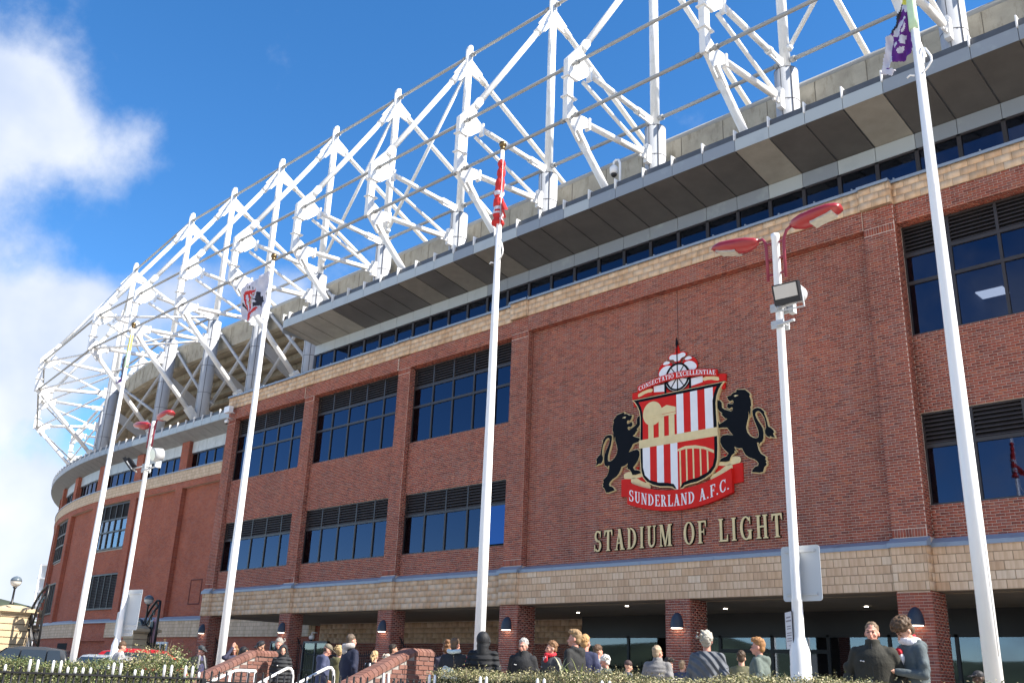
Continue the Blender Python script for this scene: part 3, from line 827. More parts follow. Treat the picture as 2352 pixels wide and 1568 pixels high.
for a in (9.0, 33.6, 50.0):                      # dark openings at ground level
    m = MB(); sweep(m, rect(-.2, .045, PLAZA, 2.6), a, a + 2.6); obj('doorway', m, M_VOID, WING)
# window bays
def wing_window(a, b, z0, z1, louvred):
    m = MB(); q = rect(-.26, -.12, 0, 0)
    zs = [z0, z1] if louvred else [z0, z0 + (z1 - z0) * .38, z0 + (z1 - z0) * .66, z1]
    for z in zs: sweep(m, rect(-.26, -.10, z - .06, z + .06), a, b)
    for k in range(6):
        s = a + (b - a) * k / 5; sweep(m, rect(-.26, -.11, z0 + .06, z1 - .06), s - .05, s + .05)
    w = obj('window', m, M_FRAME, WING)
    if louvred:
        for i in range(20):
            z = z0 + .1 + i * (z1 - z0 - .2) / 20
            mm = MB(); sweep(mm, [(-.2, z + .05), (-.14, z), (-.14, z + .02), (-.2, z + .07)], a + .05, b - .05); obj('slat', mm, M_LOUVRE, w)
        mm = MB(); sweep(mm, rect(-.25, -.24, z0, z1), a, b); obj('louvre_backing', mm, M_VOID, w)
        return
    for r in range(3):
        for k in range(5):
            s = a + (b - a) * k / 5
            mm = MB(); sweep(mm, rect(-.20, -.19, zs[r] + .06, zs[r + 1] - .06), s + .05, s + (b - a) / 5 - .05)
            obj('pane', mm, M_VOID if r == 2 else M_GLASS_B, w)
M_GLASS_B = glass_material('blind_glass', (.75, .75, .75), (.85, .9, 1.0))
m = MB()
for a, b in ((26.5, 31.9), (40.8, 46.4), (55.2, 61.0)): sweep(m, rect(-.25, -.22, 9.5, 13.1), a, b)
obj('window_blind', m, simple('blind', (.42, .42, .40), .8), WING)
for a, b in ((26.4, 32.0), (40.7, 46.5), (55.1, 61.1)):
    wing_window(a, b, 9.65, 13.1, False); wing_window(a, b, 5.1, 7.65, True)
# clerestory strip: panes and pale cladding
m = MB()
for k in range(84):
    s = 1.2 * k
    sweep(m, rect(-.36, -.26, 14.52, 15.75), s - .045, s + .045)
sweep(m, rect(-.36, -.26, 15.68, 15.76), 0, SE); sweep(m, rect(-.36, -.26, 14.52, 14.58), 0, SE)
CLW = obj('clerestory', m, M_FRAME, WING)
for k in range(56):
    mm = MB(); sweep(mm, rect(-.33, -.32, 14.58, 15.68), 1.2 * k + .045, 1.2 * k + 1.155); obj('pane', mm, M_GLASS, CLW)
m = MB(); sweep(m, rect(-3.2, -3.0, 14.4, 16.6), 0, SE); sweep(m, rect(-3.2, -.36, 16.5, 16.6), 0, SE); obj('inner_wall', m, M_ROOM, WING)
m = MB(); sweep(m, [(-.22, 16.62), (1.0, 17.12), (1.0, 17.5), (.98, 17.78), (-4.0, 17.9), (-4.0, 16.62)], 0, SE, ds=1.2)
CW = obj('canopy', m, M_CAP, WING)
for k in range(70):
    a, b = 1.2 * k + .018, 1.2 * k + 1.182
    pale_ = 1.2 * k < 25.0
    mm = MB(); sweep(mm, rect(1.0, 1.045, 17.10, 17.55), a, b); obj('fascia_panel', mm, M_ZINC2 if pale_ else M_ZINC, CW)
    mm = MB(); sweep(mm, [(-.20, 16.60), (-.20, 16.58), (1.0, 17.07), (1.0, 17.10)], a, b); obj('soffit_panel', mm, M_SOFFIT3 if pale_ else simple('soffit_wing', (.20, .195, .185), .5), CW)
    mm = MB(); sweep(mm, rect(-.24, -.20, 15.77, 16.60), a, b); obj('cladding_panel', mm, simple('clad_white', (.52, .55, .55), .5, var=.1) if pale_ else M_ZINC2, CW)
    if k < 44:
        mm = MB(); sweep(mm, rect(.96, 1.08, 17.45, 17.86), a - .03, a + .03); obj('clip', mm, M_STEEL, CW)
# small blind panel and white-framed door on the wing
m = MB()
for x0_, x1_, z0_, z1_ in ((-62.1, -60.55, 6.66, 6.74), (-62.1, -60.55, 5.08, 5.16), (-62.1, -62.04, 5.16, 6.66), (-60.61, -60.55, 5.16, 6.66)): m.box(x0_, x1_, 32.22, 32.26, z0_, z1_)
obj('blind_panel', m, simple('brick_dark', (.12, .035, .03), .9), WING)
a = on_y(357.8, 1464, 31.95); b = on_y(388.6, 1464, 31.95)
m = MB(); m.box(a[0], b[0], 31.86, 31.955, 2.55, 2.7)
for x in (a[0], (a[0] + b[0]) / 2 - .06, b[0] - .12): m.box(x, x + .12, 31.86, 31.955, PLAZA, 2.55)
d = obj('door', m, simple('white_frame', (.62, .64, .66), .4), WING)
pane(d, a[0] + .12, (a[0] + b[0]) / 2 - .06, PLAZA, 2.55, 31.9, M_GLASS2); pane(d, (a[0] + b[0]) / 2 + .06, b[0] - .12, PLAZA, 2.55, 31.9, M_GLASS2)
m = MB(); p0 = on_y(120, 1366, 60); m.box(p0[0] - 1.2, p0[0], p0[1] - .2, p0[1] + .2, p0[2] - .18, p0[2] + .18)

# ------------------------------------------------------------------ terrace underside, parapet and rakers of the upper tier
BOWL = empty('upper_tier', (-40, 36, 15), label='stepped concrete underside and parapet of the upper seating tier under the white trusses', cat='grandstand')
SR = -47.0 - 5.0
m = MB(); sweep(m, rect(-3.55, -3.15, 25.85, 27.0), SR, SE, ds=2.4); obj('parapet', m, M_CONC, BOWL)
m = MB(); sweep(m, rect(-3.60, -3.05, 25.2, 25.85), SR, SE, ds=2.4); obj('parapet_beam', m, M_CONC, BOWL)
k = -52.0
m = MB(); st = stations(SR, SE, 2.0); m.path([(*stand(s, -3.3), 27.14) for s in st], .19, 10); obj('coping_tube', m, M_STEEL2, BOWL)
m = MB()
for i in range(40):
    s = SR + 2.4 * i
    sweep(m, rect(-3.155, -3.138, 25.86, 26.98), s, s + .03)
obj('parapet_joint', m, simple('joint_stain', (.16, .14, .11), .9), BOWL, kind='stuff')
for i in range(26):
    o, z = -3.55 - .78 * i, 25.75 - .43 * i
    m = MB(); sweep(m, [(o - .95, z - .62), (o, z - .62), (o, z - .15), (o - .95, z - .15)], SR, SE, ds=3.0); obj('terrace_step', m, M_CONC2, BOWL)
m = MB(); sweep(m, rect(-25.2, -24.0, 13.0, 26.0), SR, SE, ds=4); obj('sun_block_wall', m, M_CONC2, BOWL)  # unseen back wall added so the sun does not leak through the stand

# ------------------------------------------------------------------ roof trusses: one built, then copied along the grid
def build_truss():
    P = {}
    Yl = lambda d, z, t=0.: (t, d, z)               # local: d inward from the mast, z up
    U, L_, T, A_, B_ = (-6.62, 27.85), (-6.62, 24.98), (0, 38.1), (-.55, 27.85), (-.85, 25.62)
    m = MB(); m.tube(Yl(0, 27.2), Yl(0, 39.15), .235, n=20)
    m.add([(.235 * math.cos(t), .235 * math.sin(t), 39.15) for t in [2 * math.pi * i / 20 for i in range(20)]] + [(.235 * math.cos(t), .235 * math.sin(t), 39.3 + .2 * math.cos(t)) for t in [2 * math.pi * i / 20 for i in range(20)]],
          [(i, (i + 1) % 20, 20 + (i + 1) % 20, 20 + i) for i in range(20)] + [tuple(range(20, 40))], True)
    P['mast'] = (m, M_STEEL)
    m = MB(); m.tube(Yl(0, 14.5), Yl(0, 27.42), .525, n=28); P['column_casing'] = (m, M_CLADCOL)
    m = MB()
    for z in (27.40, 25.75, 23.6, 21.4, 19.2): m.tube(Yl(0, z - .016), Yl(0, z + .016), .533, n=28)
    m.box(-.015, .015, -.535, -.515, 15, 27.38); m.box(.41, .43, -.345, -.31, 15, 27.38)
    P['casing_seam'] = (m, M_DARKJOINT)
    w = .14
    m = MB()
    m.prism([(-6.62 - .17, 24.75), (-6.62 - .17, 27.95), (-5.74, 29.3), (-5.48, 29.1), (-6.42, 27.80), (-6.42, 24.85)], lambda a, b, t: (t, a, b), -w, w)
    for z in (25.95, 27.0): m.box(-w - .08, w + .08, -6.87, -6.22, z - .035, z + .035)
    P['outer_chord'] = (m, M_STEEL)
    m = MB()
    m.prism([(-6.66, 27.15), (-6.66, 28.0), (-5.78, 29.2), (-5.60, 28.95), (-5.62, 28.4), (-5.30, 28.2), (-5.30, 27.72), (-5.62, 27.45), (-5.95, 27.15)], lambda a, b, t: (t, a, b), -.075, .075)
    m.beam(Yl(-5.15, 28.25), Yl(-5.15, 27.55), .28, .11, (0, 1, 0))
    P['upper_gusset'] = (m, M_STEEL)
    m = MB()
    m.prism([(-6.66, 25.7), (-6.35, 25.7), (-5.85, 25.4), (-5.35, 25.45), (-5.25, 25.0), (-5.65, 24.75), (-5.65, 24.25), (-5.9, 24.0), (-6.28, 24.4), (-6.76, 24.9)], lambda a, b, t: (t, a, b), -.075, .075)
    m.beam(Yl(-5.2, 25.5), Yl(-5.2, 24.9), .28, .11, (0, 1, 0))
    m.beam(Yl(-6.0, 24.55), Yl(-5.35, 23.85), .22, .36, (1, 0, 0))
    P['lower_gusset'] = (m, M_STEEL)
    m = MB()
    m.prism([(-.66, 36.60), (-1.16, 36.98), (-.15, 38.62), (.15, 38.62), (1.2, 38.0), (.95, 37.42), (.2, 37.55), (-.15, 37.35)], lambda a, b, t: (t, a, b), -.07, .07)
    P['mast_head_plate'] = (m, M_STEEL)
    m = MB(); m.tube(Yl(-5.75, 28.95), Yl(-.55, 37.35), .165, n=16); m.tube(Yl(-5.78, 28.9), Yl(-5.38, 29.55), .215, n=16); m.tube(Yl(-1.30, 36.15), Yl(-.95, 36.7), .215, n=16); P['stay'] = (m, M_STEEL)
    m = MB(); m.tube(Yl(-5.2, 27.95), Yl(-.9, 27.78), .145, n=14); m.beam(Yl(-1.4, 27.8), Yl(-.25, 27.75), .09, .46); m.tube(Yl(-1.55, 27.8), Yl(-1.35, 27.8), .19, n=14); P['upper_strut'] = (m, M_STEEL)
    m = MB(); m.tube(Yl(-5.2, 25.2), Yl(-1.2, 25.6), .155, n=14); m.beam(Yl(-1.35, 25.6), Yl(-.4, 25.72), .10, .55); m.box(-.12, .12, -.85, -.5, 25.2, 26.2); P['lower_strut'] = (m, M_STEEL)
    m = MB(); m.tube(Yl(-5.6, 27.3), Yl(-1.05, 25.78), .10, n=12); P['diagonal_strut'] = (m, M_STEEL)
    m = MB(); m.tube(Yl(-5.6, 24.1), Yl(-.35, 19.1), .18, n=16); m.beam(Yl(-1.2, 20.0), Yl(-.3, 19.1), .5, .5); P['leg'] = (m, M_STEEL)
    m = MB(); m.tube(Yl(.9, 37.75), Yl(18., 29.2), .165, n=14); m.tube(Yl(.9, 37.75), Yl(1.5, 37.45), .21, n=14); P['back_stay'] = (m, M_STEEL)
    m = MB(); m.beam(Yl(-.2, 24.2), Yl(17., 14.6), .36, .75); P['raker_beam'] = (m, M_CLADCOL)
    return {k: (v[0].mesh(k), v[1]) for k, v in P.items()}
TR = build_truss()
def place_truss(x, y, th, label, group):
    e = empty('roof_truss', (x, y, 0), label=label, cat='roof truss', group=group)
    e.rotation_euler = (0, 0, -th)
    for k, (me, mt) in TR.items():
        o = bpy.data.objects.new(k, me); COL.objects.link(o)
        if not me.materials: me.materials.append(mt)
        o.parent = e
    return e
GRID = [(-17.5 - 7.25 * k, 34.25, 0.) for k in range(-2, 9)]
for x, y, t in GRID: place_truss(x, y, t, 'white steel roof truss with mast and kinked outer frame in the straight row', 'roof trusses in the straight row')
RM, DTH = 65.05, rad(13.4)
ARC = [(CX - RM * math.sin(DTH * j), CYC - RM * math.cos(DTH * j), DTH * j) for j in range(1, 6)]
for x, y, t in ARC: place_truss(x, y, t, 'white steel roof truss fanning out round the far curved corner of the stand', 'roof trusses round the curved corner')
# long tubes that tie the trusses together
FR = GRID + ARC
def node(f, d, z, t=0.):
    x, y, th = f
    return (x + math.sin(th) * d + math.cos(th) * t, y + math.cos(th) * d - math.sin(th) * t, z)
def tie(name, a, b, r, mat=M_STEEL2):
    m = MB(); m.tube(a, b, r, n=10, caps=True)
    for p, q in ((a, b), (b, a)):
        p, q = Vector(p), Vector(q); d = (q - p).normalized(); m.tube(p + d * .3, p + d * .5, r * 1.5, n=10)
    obj(name, m, mat, BOWL)
for f, g2 in zip(FR[:-1], FR[1:]):
    tie('tie_tube', node(f, -6.45, 27.75), node(g2, -6.45, 27.75), .085)
    tie('tie_tube', node(f, -6.45, 24.98), node(g2, -6.45, 24.98), .085)
    tie('tie_tube', node(f, 0, 38.75), node(g2, 0, 38.75), .10)
    tie('tie_tube', node(f, 0, 27.95), node(g2, 0, 27.95), .10)
for a, b in ((2, 1), (6, 5), (7, 6)): tie('cross_brace', node(FR[a], 0, 28.3), node(FR[b], 0, 37.9), .11, M_STEEL)
for a in range(6, len(FR) - 1):
    tie('cross_brace', node(FR[a], 0.6, 26.6), node(FR[a + 1], .6, 20.5), .13, M_CLADCOL)
    tie('cross_brace', node(FR[a], .6, 20.5), node(FR[a + 1], .6, 26.6), .13, M_CLADCOL)
for a in range(9, len(FR) - 1):
    tie('cross_brace', node(FR[a], 0, 27.8), node(FR[a + 1], -6.3, 27.7), .09, M_STEEL); tie('cross_brace', node(FR[a], -.6, 25.6), node(FR[a + 1], -6.3, 25.0), .09, M_STEEL)
# ------------------------------------------------------------------ crest on the brick panel
YK = YC - .012
def pl(base):
    """local crest frame: u right of the centre line, v height, t metres out from the wall"""
    return lambda u, v, t: (-17.52 + u, base - t, v)
KF = pl(YK)
M_CRED = simple('crest_red', (.62, .020, .014), .5, var=.06, scale=2, spec=.12)
M_CWHITE = simple('crest_white', (.80, .80, .82), .5, var=.04, scale=2, spec=.15)
M_CBLACK = simple('crest_black', (.006, .007, .010), .55, var=.1, scale=2, spec=.08)
M_CGOLD = simple('crest_gold', (.74, .60, .33), .5, var=.08, scale=3, spec=.15)
CREST = empty('club_crest', (-17.52, YK, 6.3), label='large painted club crest with two black lions and a striped shield on the brick wall', cat='crest')
def layer(name, polys, t0, t1, mat, parent=CREST, **kw):
    m = MB()
    for p in polys: m.prism(p, KF, t0, t1)
    return obj(name, m, mat, parent, **kw)
def inflate(poly, d):
    n = len(poly)
    ar = sum(poly[i][0] * poly[(i + 1) % n][1] - poly[(i + 1) % n][0] * poly[i][1] for i in range(n))
    sg = 1 if ar > 0 else -1
    out = []
    for i in range(n):
        a, b, c = poly[i - 1], poly[i], poly[(i + 1) % n]
        e1 = Vector((b[0] - a[0], b[1] - a[1])); e2 = Vector((c[0] - b[0], c[1] - b[1]))
        if e1.length < 1e-6 or e2.length < 1e-6: out.append(b); continue
        e1.normalize(); e2.normalize()
        n1 = Vector((e1.y, -e1.x)) * sg; n2 = Vector((e2.y, -e2.x)) * sg
        nn = (n1 + n2)
        if nn.length < .3: nn = n1
        nn.normalize(); k = d / max(.55, nn.dot(n1))
        out.append((b[0] + nn.x * k, b[1] + nn.y * k))
    return out
def smooth2(pts, it=1):
    for _ in range(it):
        o = []
        for i in range(len(pts)):
            a, b = pts[i], pts[(i + 1) % len(pts)]
            o += [(a[0] * .75 + b[0] * .25, a[1] * .75 + b[1] * .25), (a[0] * .25 + b[0] * .75, a[1] * .25 + b[1] * .75)]
        pts = o
    return pts
def mir(p): return [(-a, b) for a, b in p][::-1]
# heraldic lion, outline measured on the wall plane
LION_PX = [(470,80),(620,80),(640,100),(690,140),(705,175),(690,185),(715,250),(725,350),(712,380),(715,430),(708,540),(690,490),(678,440),(675,560),(650,650),(635,740),(655,820),(700,880),(760,915),(810,925),(850,910),(860,870),(850,790),(815,700),(775,600),(755,520),(745,450),(770,415),(830,395),(890,405),(925,440),(960,470),(945,480),(985,580),(1010,680),(1020,720),(1070,745),(1110,785),(1125,825),(1105,835),(1115,870),(1140,915),(1090,905),(1055,885),(1045,912),(1000,890),(970,845),(965,790),(985,740),(975,650),(955,570),(920,510),(880,465),(840,450),(805,470),(795,510),(815,570),(850,630),(890,690),(925,750),(940,830),(940,920),(920,980),(885,1000),(870,1035),(860,1000),(825,1000),(835,1060),(855,1130),(890,1190),(980,1250),(970,1290),(995,1330),(975,1345),(995,1365),(985,1395),(955,1425),(930,1510),(870,1525),(735,1515),(760,1460),(800,1420),(845,1405),(855,1365),(835,1330),(780,1290),(690,1260),(630,1215),(590,1150),(570,1100),(500,1100),(430,1070),(440,1110),(470,1155),(430,1140),(440,1175),(390,1215),(365,1260),(345,1320),(280,1335),(175,1330),(200,1285),(250,1255),(300,1240),(330,1185),(270,1130),(220,1070),(185,990),(190,920),(230,875),(310,865),(410,875),(350,800),(315,750),(300,740),(230,740),(160,745),(75,735),(72,660),(75,590),(120,600),(155,640),(165,685),(240,640),(310,590),(265,575),(240,540),(205,515),(225,495),(160,440),(140,400),(138,265),(180,270),(210,310),(215,390),(250,420),(370,458),(400,440),(408,400),(385,385),(350,410),(315,400),(305,370),(322,320),(360,330),(405,330),(420,295),(405,262),(380,270),(355,285),(325,260),(305,200),(370,180),(410,135),(465,120)]
def wall_uv(x0, y0, s, x, y):
    a = on_y((x0 + x * s) / 1.7415, (y0 + y * s) / 1.7415, 25.3); return (a[0] + 17.52, a[2])
LION = [wall_uv(2840, 1540, 280 / 1220, *p) for p in LION_PX]
EYE_L = [wall_uv(2840, 1540, 280 / 1220, *p) for p in ((425, 185), (460, 172), (505, 182), (470, 195), (448, 208))]
for sgn in (1, -1):
    P = LION if sgn > 0 else mir(LION); E_ = EYE_L if sgn > 0 else mir(EYE_L)
    o = layer('lion', [P], .05, .10, M_CBLACK, label='black rampant lion facing the shield')
    layer('lion_outline', [inflate(P, .020)], .0, .085, M_CGOLD, o)
    layer('lion_eye', [E_], .10, .106, M_CGOLD, o)
# shield
SH_R = [(0, 7.0), (.16, 7.02), (.25, 7.09), (.45, 7.125), (.72, 7.15), (1.01, 7.24), (1.25, 7.37), (1.41, 7.55), (1.49, 7.78), (1.52, 8.2), (1.525, 8.8), (1.51, 9.25), (1.505, 9.6), (1.54, 9.82), (1.62, 10.0), (1.74, 10.17), (1.84, 10.26)]
SHIELD = SH_R + [(-a, b) for a, b in SH_R[::-1] if a > 0]
IN_R = [(0, 7.0), (.05, 7.02), (.17, 7.2), (.42, 7.265), (.75, 7.305), (1.11, 7.43), (1.30, 7.61), (1.375, 7.87), (1.385, 8.5), (1.375, 9.25), (1.375, 9.7), (1.44, 9.95), (1.54, 10.14)]
INNER = IN_R + [(-a, b) for a, b in IN_R[::-1] if a > 0]
s_ = layer('shield', [inflate(SHIELD, -.035)], .10, .15, M_CBLACK)
layer('shield_edge', [SHIELD], .0, .135, M_CGOLD, s_)
layer('shield_field', [INNER], .15, .156, M_CRED, s_)
def clip_x(poly, lo, hi):
    def half(P, f, val, keep):
        out = []
        for i in range(len(P)):
            a, b = P[i], P[(i + 1) % len(P)]
            ia, ib = keep(a), keep(b)
            if ia: out.append(a)
            if ia != ib:
                t = (val - a[f]) / (b[f] - a[f]); out.append((a[0] + (b[0] - a[0]) * t, a[1] + (b[1] - a[1]) * t))
        return out
    P = half(poly, 0, lo[0], lambda q: q[0] >= lo[0]); P = half(P, 0, hi[0], lambda q: q[0] <= hi[0])
    P = half(P, 1, lo[1], lambda q: q[1] >= lo[1]); P = half(P, 1, hi[1], lambda q: q[1] <= hi[1])
    return P
for a, b in ((0, .27), (.54, .81), (1.09, 1.4)):
    layer('white_stripe', [clip_x(INNER, (a, 8.81), (b, 10.2))], .156, .163, M_CWHITE, s_)
    layer('white_stripe', [clip_x(INNER, (-b if b < 1.3 else -1.42, 7.0), (-a, 8.53))], .156, .163, M_CWHITE, s_)
layer('fess', [[(-1.53, 8.53), (1.53, 8.53), (1.53, 8.81), (-1.53, 8.81)]], .156, .172, M_CGOLD, s_)
layer('sun_disc', [[(-.97 + .39 * math.cos(t), 9.66 + .41 * math.sin(t)) for t in [2 * math.pi * i / 40 for i in range(40)]]], .156, .162, M_CGOLD, s_)
layer('temple', [[(-1.26, 9.56), (-.38, 9.85), (-.03, 9.73), (-.03, 9.58)], [(-1.25, 9.485), (-.03, 9.485), (-.03, 9.565), (-1.25, 9.545)], [(-1.14, 8.81), (-.93, 8.81), (-.93, 9.48), (-1.14, 9.48)], [(-.715, 8.81), (-.50, 8.81), (-.50, 9.48), (-.715, 9.48)], [(-.31, 8.81), (-.09, 8.81), (-.09, 9.48), (-.31, 9.48)]], .163, .170, M_CGOLD, s_)
top = [(0, 8.30), (.3, 8.37), (.69, 8.345), (1.05, 8.245), (1.37, 8.10)]; bot = [(1.37, 8.0), (1.0, 8.18), (.6, 8.255), (.3, 8.275), (0, 8.235)]
br_ = [top + bot]
for x, z in ((.10, 8.26), (.345, 8.28), (.60, 8.26), (.87, 8.21), (1.13, 8.13)):
    q = clip_x(INNER, (x - .027, 7.0), (x + .027, z)); br_.append(q)
layer('bridge', br_, .156, .163, M_CGOLD, s_)
# motto scroll over the shield
def arc_band(us, top_f, bot_f): return [(u, bot_f(u)) for u in us] + [(u, top_f(u)) for u in us[::-1]]
us = [-1.58 + 3.16 * i / 24 for i in range(25)]
mtop = lambda u: 10.915 - .085 * u * u
mbot = lambda u: 10.695 - .085 * u * u
layer('scroll_tail', [[(-1.86, 10.29), (-1.62, 10.27), (-1.0, 10.33), (-1.05, 10.58), (-1.6, 10.54), (-1.86, 10.52)], [(1.84, 10.27), (1.86, 10.52), (1.6, 10.56), (1.05, 10.58), (1.0, 10.33), (1.62, 10.27)], [(1.70, 10.03), (1.79, 10.03), (1.83, 10.3), (1.6, 10.3)], [(-1.70, 10.03), (-1.79, 10.03), (-1.83, 10.3), (-1.6, 10.3)]], .02, .09, M_CRED)
for q_ in (0, 1): layer('scroll_curl', [[smooth2([(-1.62, 10.36), (-1.55, 10.34), (-1.25, 10.44), (-1.0, 10.42), (-1.0, 10.58), (-1.58, 10.49)]), smooth2(mir([(-1.62, 10.36), (-1.55, 10.34), (-1.25, 10.44), (-1.0, 10.42), (-1.0, 10.58), (-1.58, 10.49)]))][q_]], .09, .10, M_CGOLD)
MOT = layer('motto_scroll', [arc_band(us, mtop, mbot)], .09, .16, M_CRED)
# ship wheel, mantling and finial above the shield
cir = lambda cx, cy, rx, ry, n=28: [(cx + rx * math.cos(2 * math.pi * i / n), cy + ry * math.sin(2 * math.pi * i / n)) for i in range(n)]
MAN = layer('mantling', [cir(0, 10.75, .56, .5), smooth2([(-.80, 11.06), (-.72, 11.28), (-.5, 11.42), (-.25, 11.33), (-.17, 11.18), (-.45, 10.9), (-.6, 10.86), (-.76, 10.92)]), smooth2(mir([(-.80, 11.06), (-.72, 11.28), (-.5, 11.42), (-.25, 11.33), (-.17, 11.18), (-.45, 10.9), (-.6, 10.86), (-.76, 10.92)])),
                         [(-1.06, 10.3), (1.06, 10.3), (1.0, 10.62), (-1.0, 10.62)]], .01, .055, M_CRED)
layer('mantling_white', [cir(0, 10.77, .50, .48), smooth2([(-.76, 11.05), (-.62, 11.2), (-.42, 11.25), (-.24, 11.2), (-.3, 11.02), (-.5, 10.9), (-.62, 10.88), (-.74, 10.93)]), smooth2(mir([(-.76, 11.05), (-.62, 11.2), (-.42, 11.25), (-.24, 11.2), (-.3, 11.02), (-.5, 10.9), (-.62, 10.88), (-.74, 10.93)])),
                          smooth2([(-.62, 11.3), (-.48, 11.42), (-.28, 11.36), (-.34, 11.28)]), smooth2(mir([(-.62, 11.3), (-.48, 11.42), (-.28, 11.36), (-.34, 11.28)])), [(-.97, 10.42), (-.52, 10.36), (-.52, 10.62), (-.97, 10.62)], [(.52, 10.36), (.97, 10.42), (.97, 10.62), (.52, 10.62)]], .055, .065, M_CWHITE, MAN)
fin = [(-.10, 11.2), (-.11, 11.34), (-.16, 11.43), (-.34, 11.45), (-.38, 11.54), (-.26, 11.62), (-.09, 11.64), (-.06, 11.8), (0, 11.95)]
FIN = fin + [(-a, b) for a, b in fin[::-1] if a < 0]
layer('finial', [FIN], .01, .05, M_CRED); layer('finial_white', [[(a * .9, b - .02) for a, b in smooth2(FIN[1:6] + [(-.05, 11.58), (.05, 11.58)] + FIN[-6:-1])]], .05, .06, M_CWHITE)
layer('spike', [[(-.012, 10.2), (.012, 10.2), (.012, 11.8), (.045, 11.94), (0, 12.18), (-.045, 11.94), (-.012, 11.8)]], .06, .085, M_CBLACK)
m = MB()
N_ = 36
for i in range(N_):
    a0, a1 = 2 * math.pi * i / N_, 2 * math.pi * (i + 1) / N_
    m.prism([(r * .98 * math.cos(a), 10.78 + r * math.sin(a)) for r, a in ((.42, a0), (.48, a0), (.48, a1), (.42, a1))], KF, .065, .085)
for i in range(10):
    a = 2 * math.pi * i / 10 + .3; c, s2 = math.cos(a), math.sin(a); w = .013
    m.prism([(-s2 * w, 10.78 + c * w), (c * .42 - s2 * w, 10.78 + s2 * .42 + c * w), (c * .42 + s2 * w, 10.78 + s2 * .42 - c * w), (s2 * w, 10.78 - c * w)], KF, .066, .082)
for x in (-.49, .49): m.prism([(x - .035, 10.28), (x + .035, 10.28), (x + .035, 10.75), (x - .035, 10.75)], KF, .064, .086)
obj('wheel', m, M_CBLACK, CREST)
# name scroll under the shield
ntop = lambda u: 7.0 + .115 * u * u * (1 if abs(u) < 1.4 else 1)
nbot = lambda u: 6.345 + .092 * u * u
us = [-2.02 + 4.0 * i / 30 for i in range(31)]
for q_ in (0, 1): layer('scroll_tail', [[(-2.37, 7.02), (-1.9, 6.98), (-1.5, 7.2), (-1.3, 7.62), (-1.55, 7.64), (-2.37, 7.6)], [(2.29, 7.02), (2.30, 7.6), (1.5, 7.64), (1.25, 7.62), (1.45, 7.2), (1.85, 6.98)], [(-1.78, 7.6), (-1.66, 7.6), (-1.66, 7.95), (-1.78, 7.88)], [(1.66, 7.6), (1.78, 7.6), (1.78, 7.88), (1.66, 7.95)]][q_::2], .0, .05, M_CRED)
cu = smooth2([(1.15, 7.1), (1.15, 7.33), (1.45, 7.42), (1.75, 7.60), (1.95, 7.60), (1.95, 7.42), (1.55, 7.2)])
for q_ in (0, 1): layer('scroll_curl', [cu, mir(cu)][q_:q_ + 1] + [smooth2([(1.42, 7.58), (1.5, 7.72), (1.75, 7.82), (2.2, 7.82), (2.27, 7.7), (2.2, 7.58)]), mir(smooth2([(1.42, 7.58), (1.5, 7.72), (1.75, 7.82), (2.2, 7.82), (2.27, 7.7), (2.2, 7.58)]))][q_:q_ + 1], .05, .065, M_CGOLD)
NAM = layer('name_scroll', [arc_band(us, ntop, nbot)], .05, .18, M_CRED)

# ------------------------------------------------------------------ serif capitals drawn as outlines (unit cap height)
TH, TN, SF = .15, .07, .055       # thick stem, thin stroke, serif height
def bar(x0, x1, y0, y1): return [(x0, y0), (x1, y0), (x1, y1), (x0, y1)]
def stem(x, w=TH, y0=0, y1=1, s=.07): return [bar(x, x + w, y0, y1), bar(x - s, x + w + s, y0, y0 + SF), bar(x - s, x + w + s, y1 - SF, y1)]
def para(x0, x1, w0, w1=None, y0=0., y1=1.):
    w1 = w0 if w1 is None else w1
    return [(x0, y0), (x0 + w0, y0), (x1 + w1, y1), (x1, y1)]
def ring(cx, cy, rx, ry, wx, wy, a0, a1, n=22):
    P = []
    for i in range(n):
        t0, t1 = a0 + (a1 - a0) * i / n, a0 + (a1 - a0) * (i + 1) / n
        P.append([(cx + rx * math.cos(t0), cy + ry * math.sin(t0)), (cx + rx * math.cos(t1), cy + ry * math.sin(t1)), (cx + (rx - wx) * math.cos(t1), cy + (ry - wy) * math.sin(t1)), (cx + (rx - wx) * math.cos(t0), cy + (ry - wy) * math.sin(t0))])
    return P
def tri(*p): return list(p)
D2 = math.pi / 180
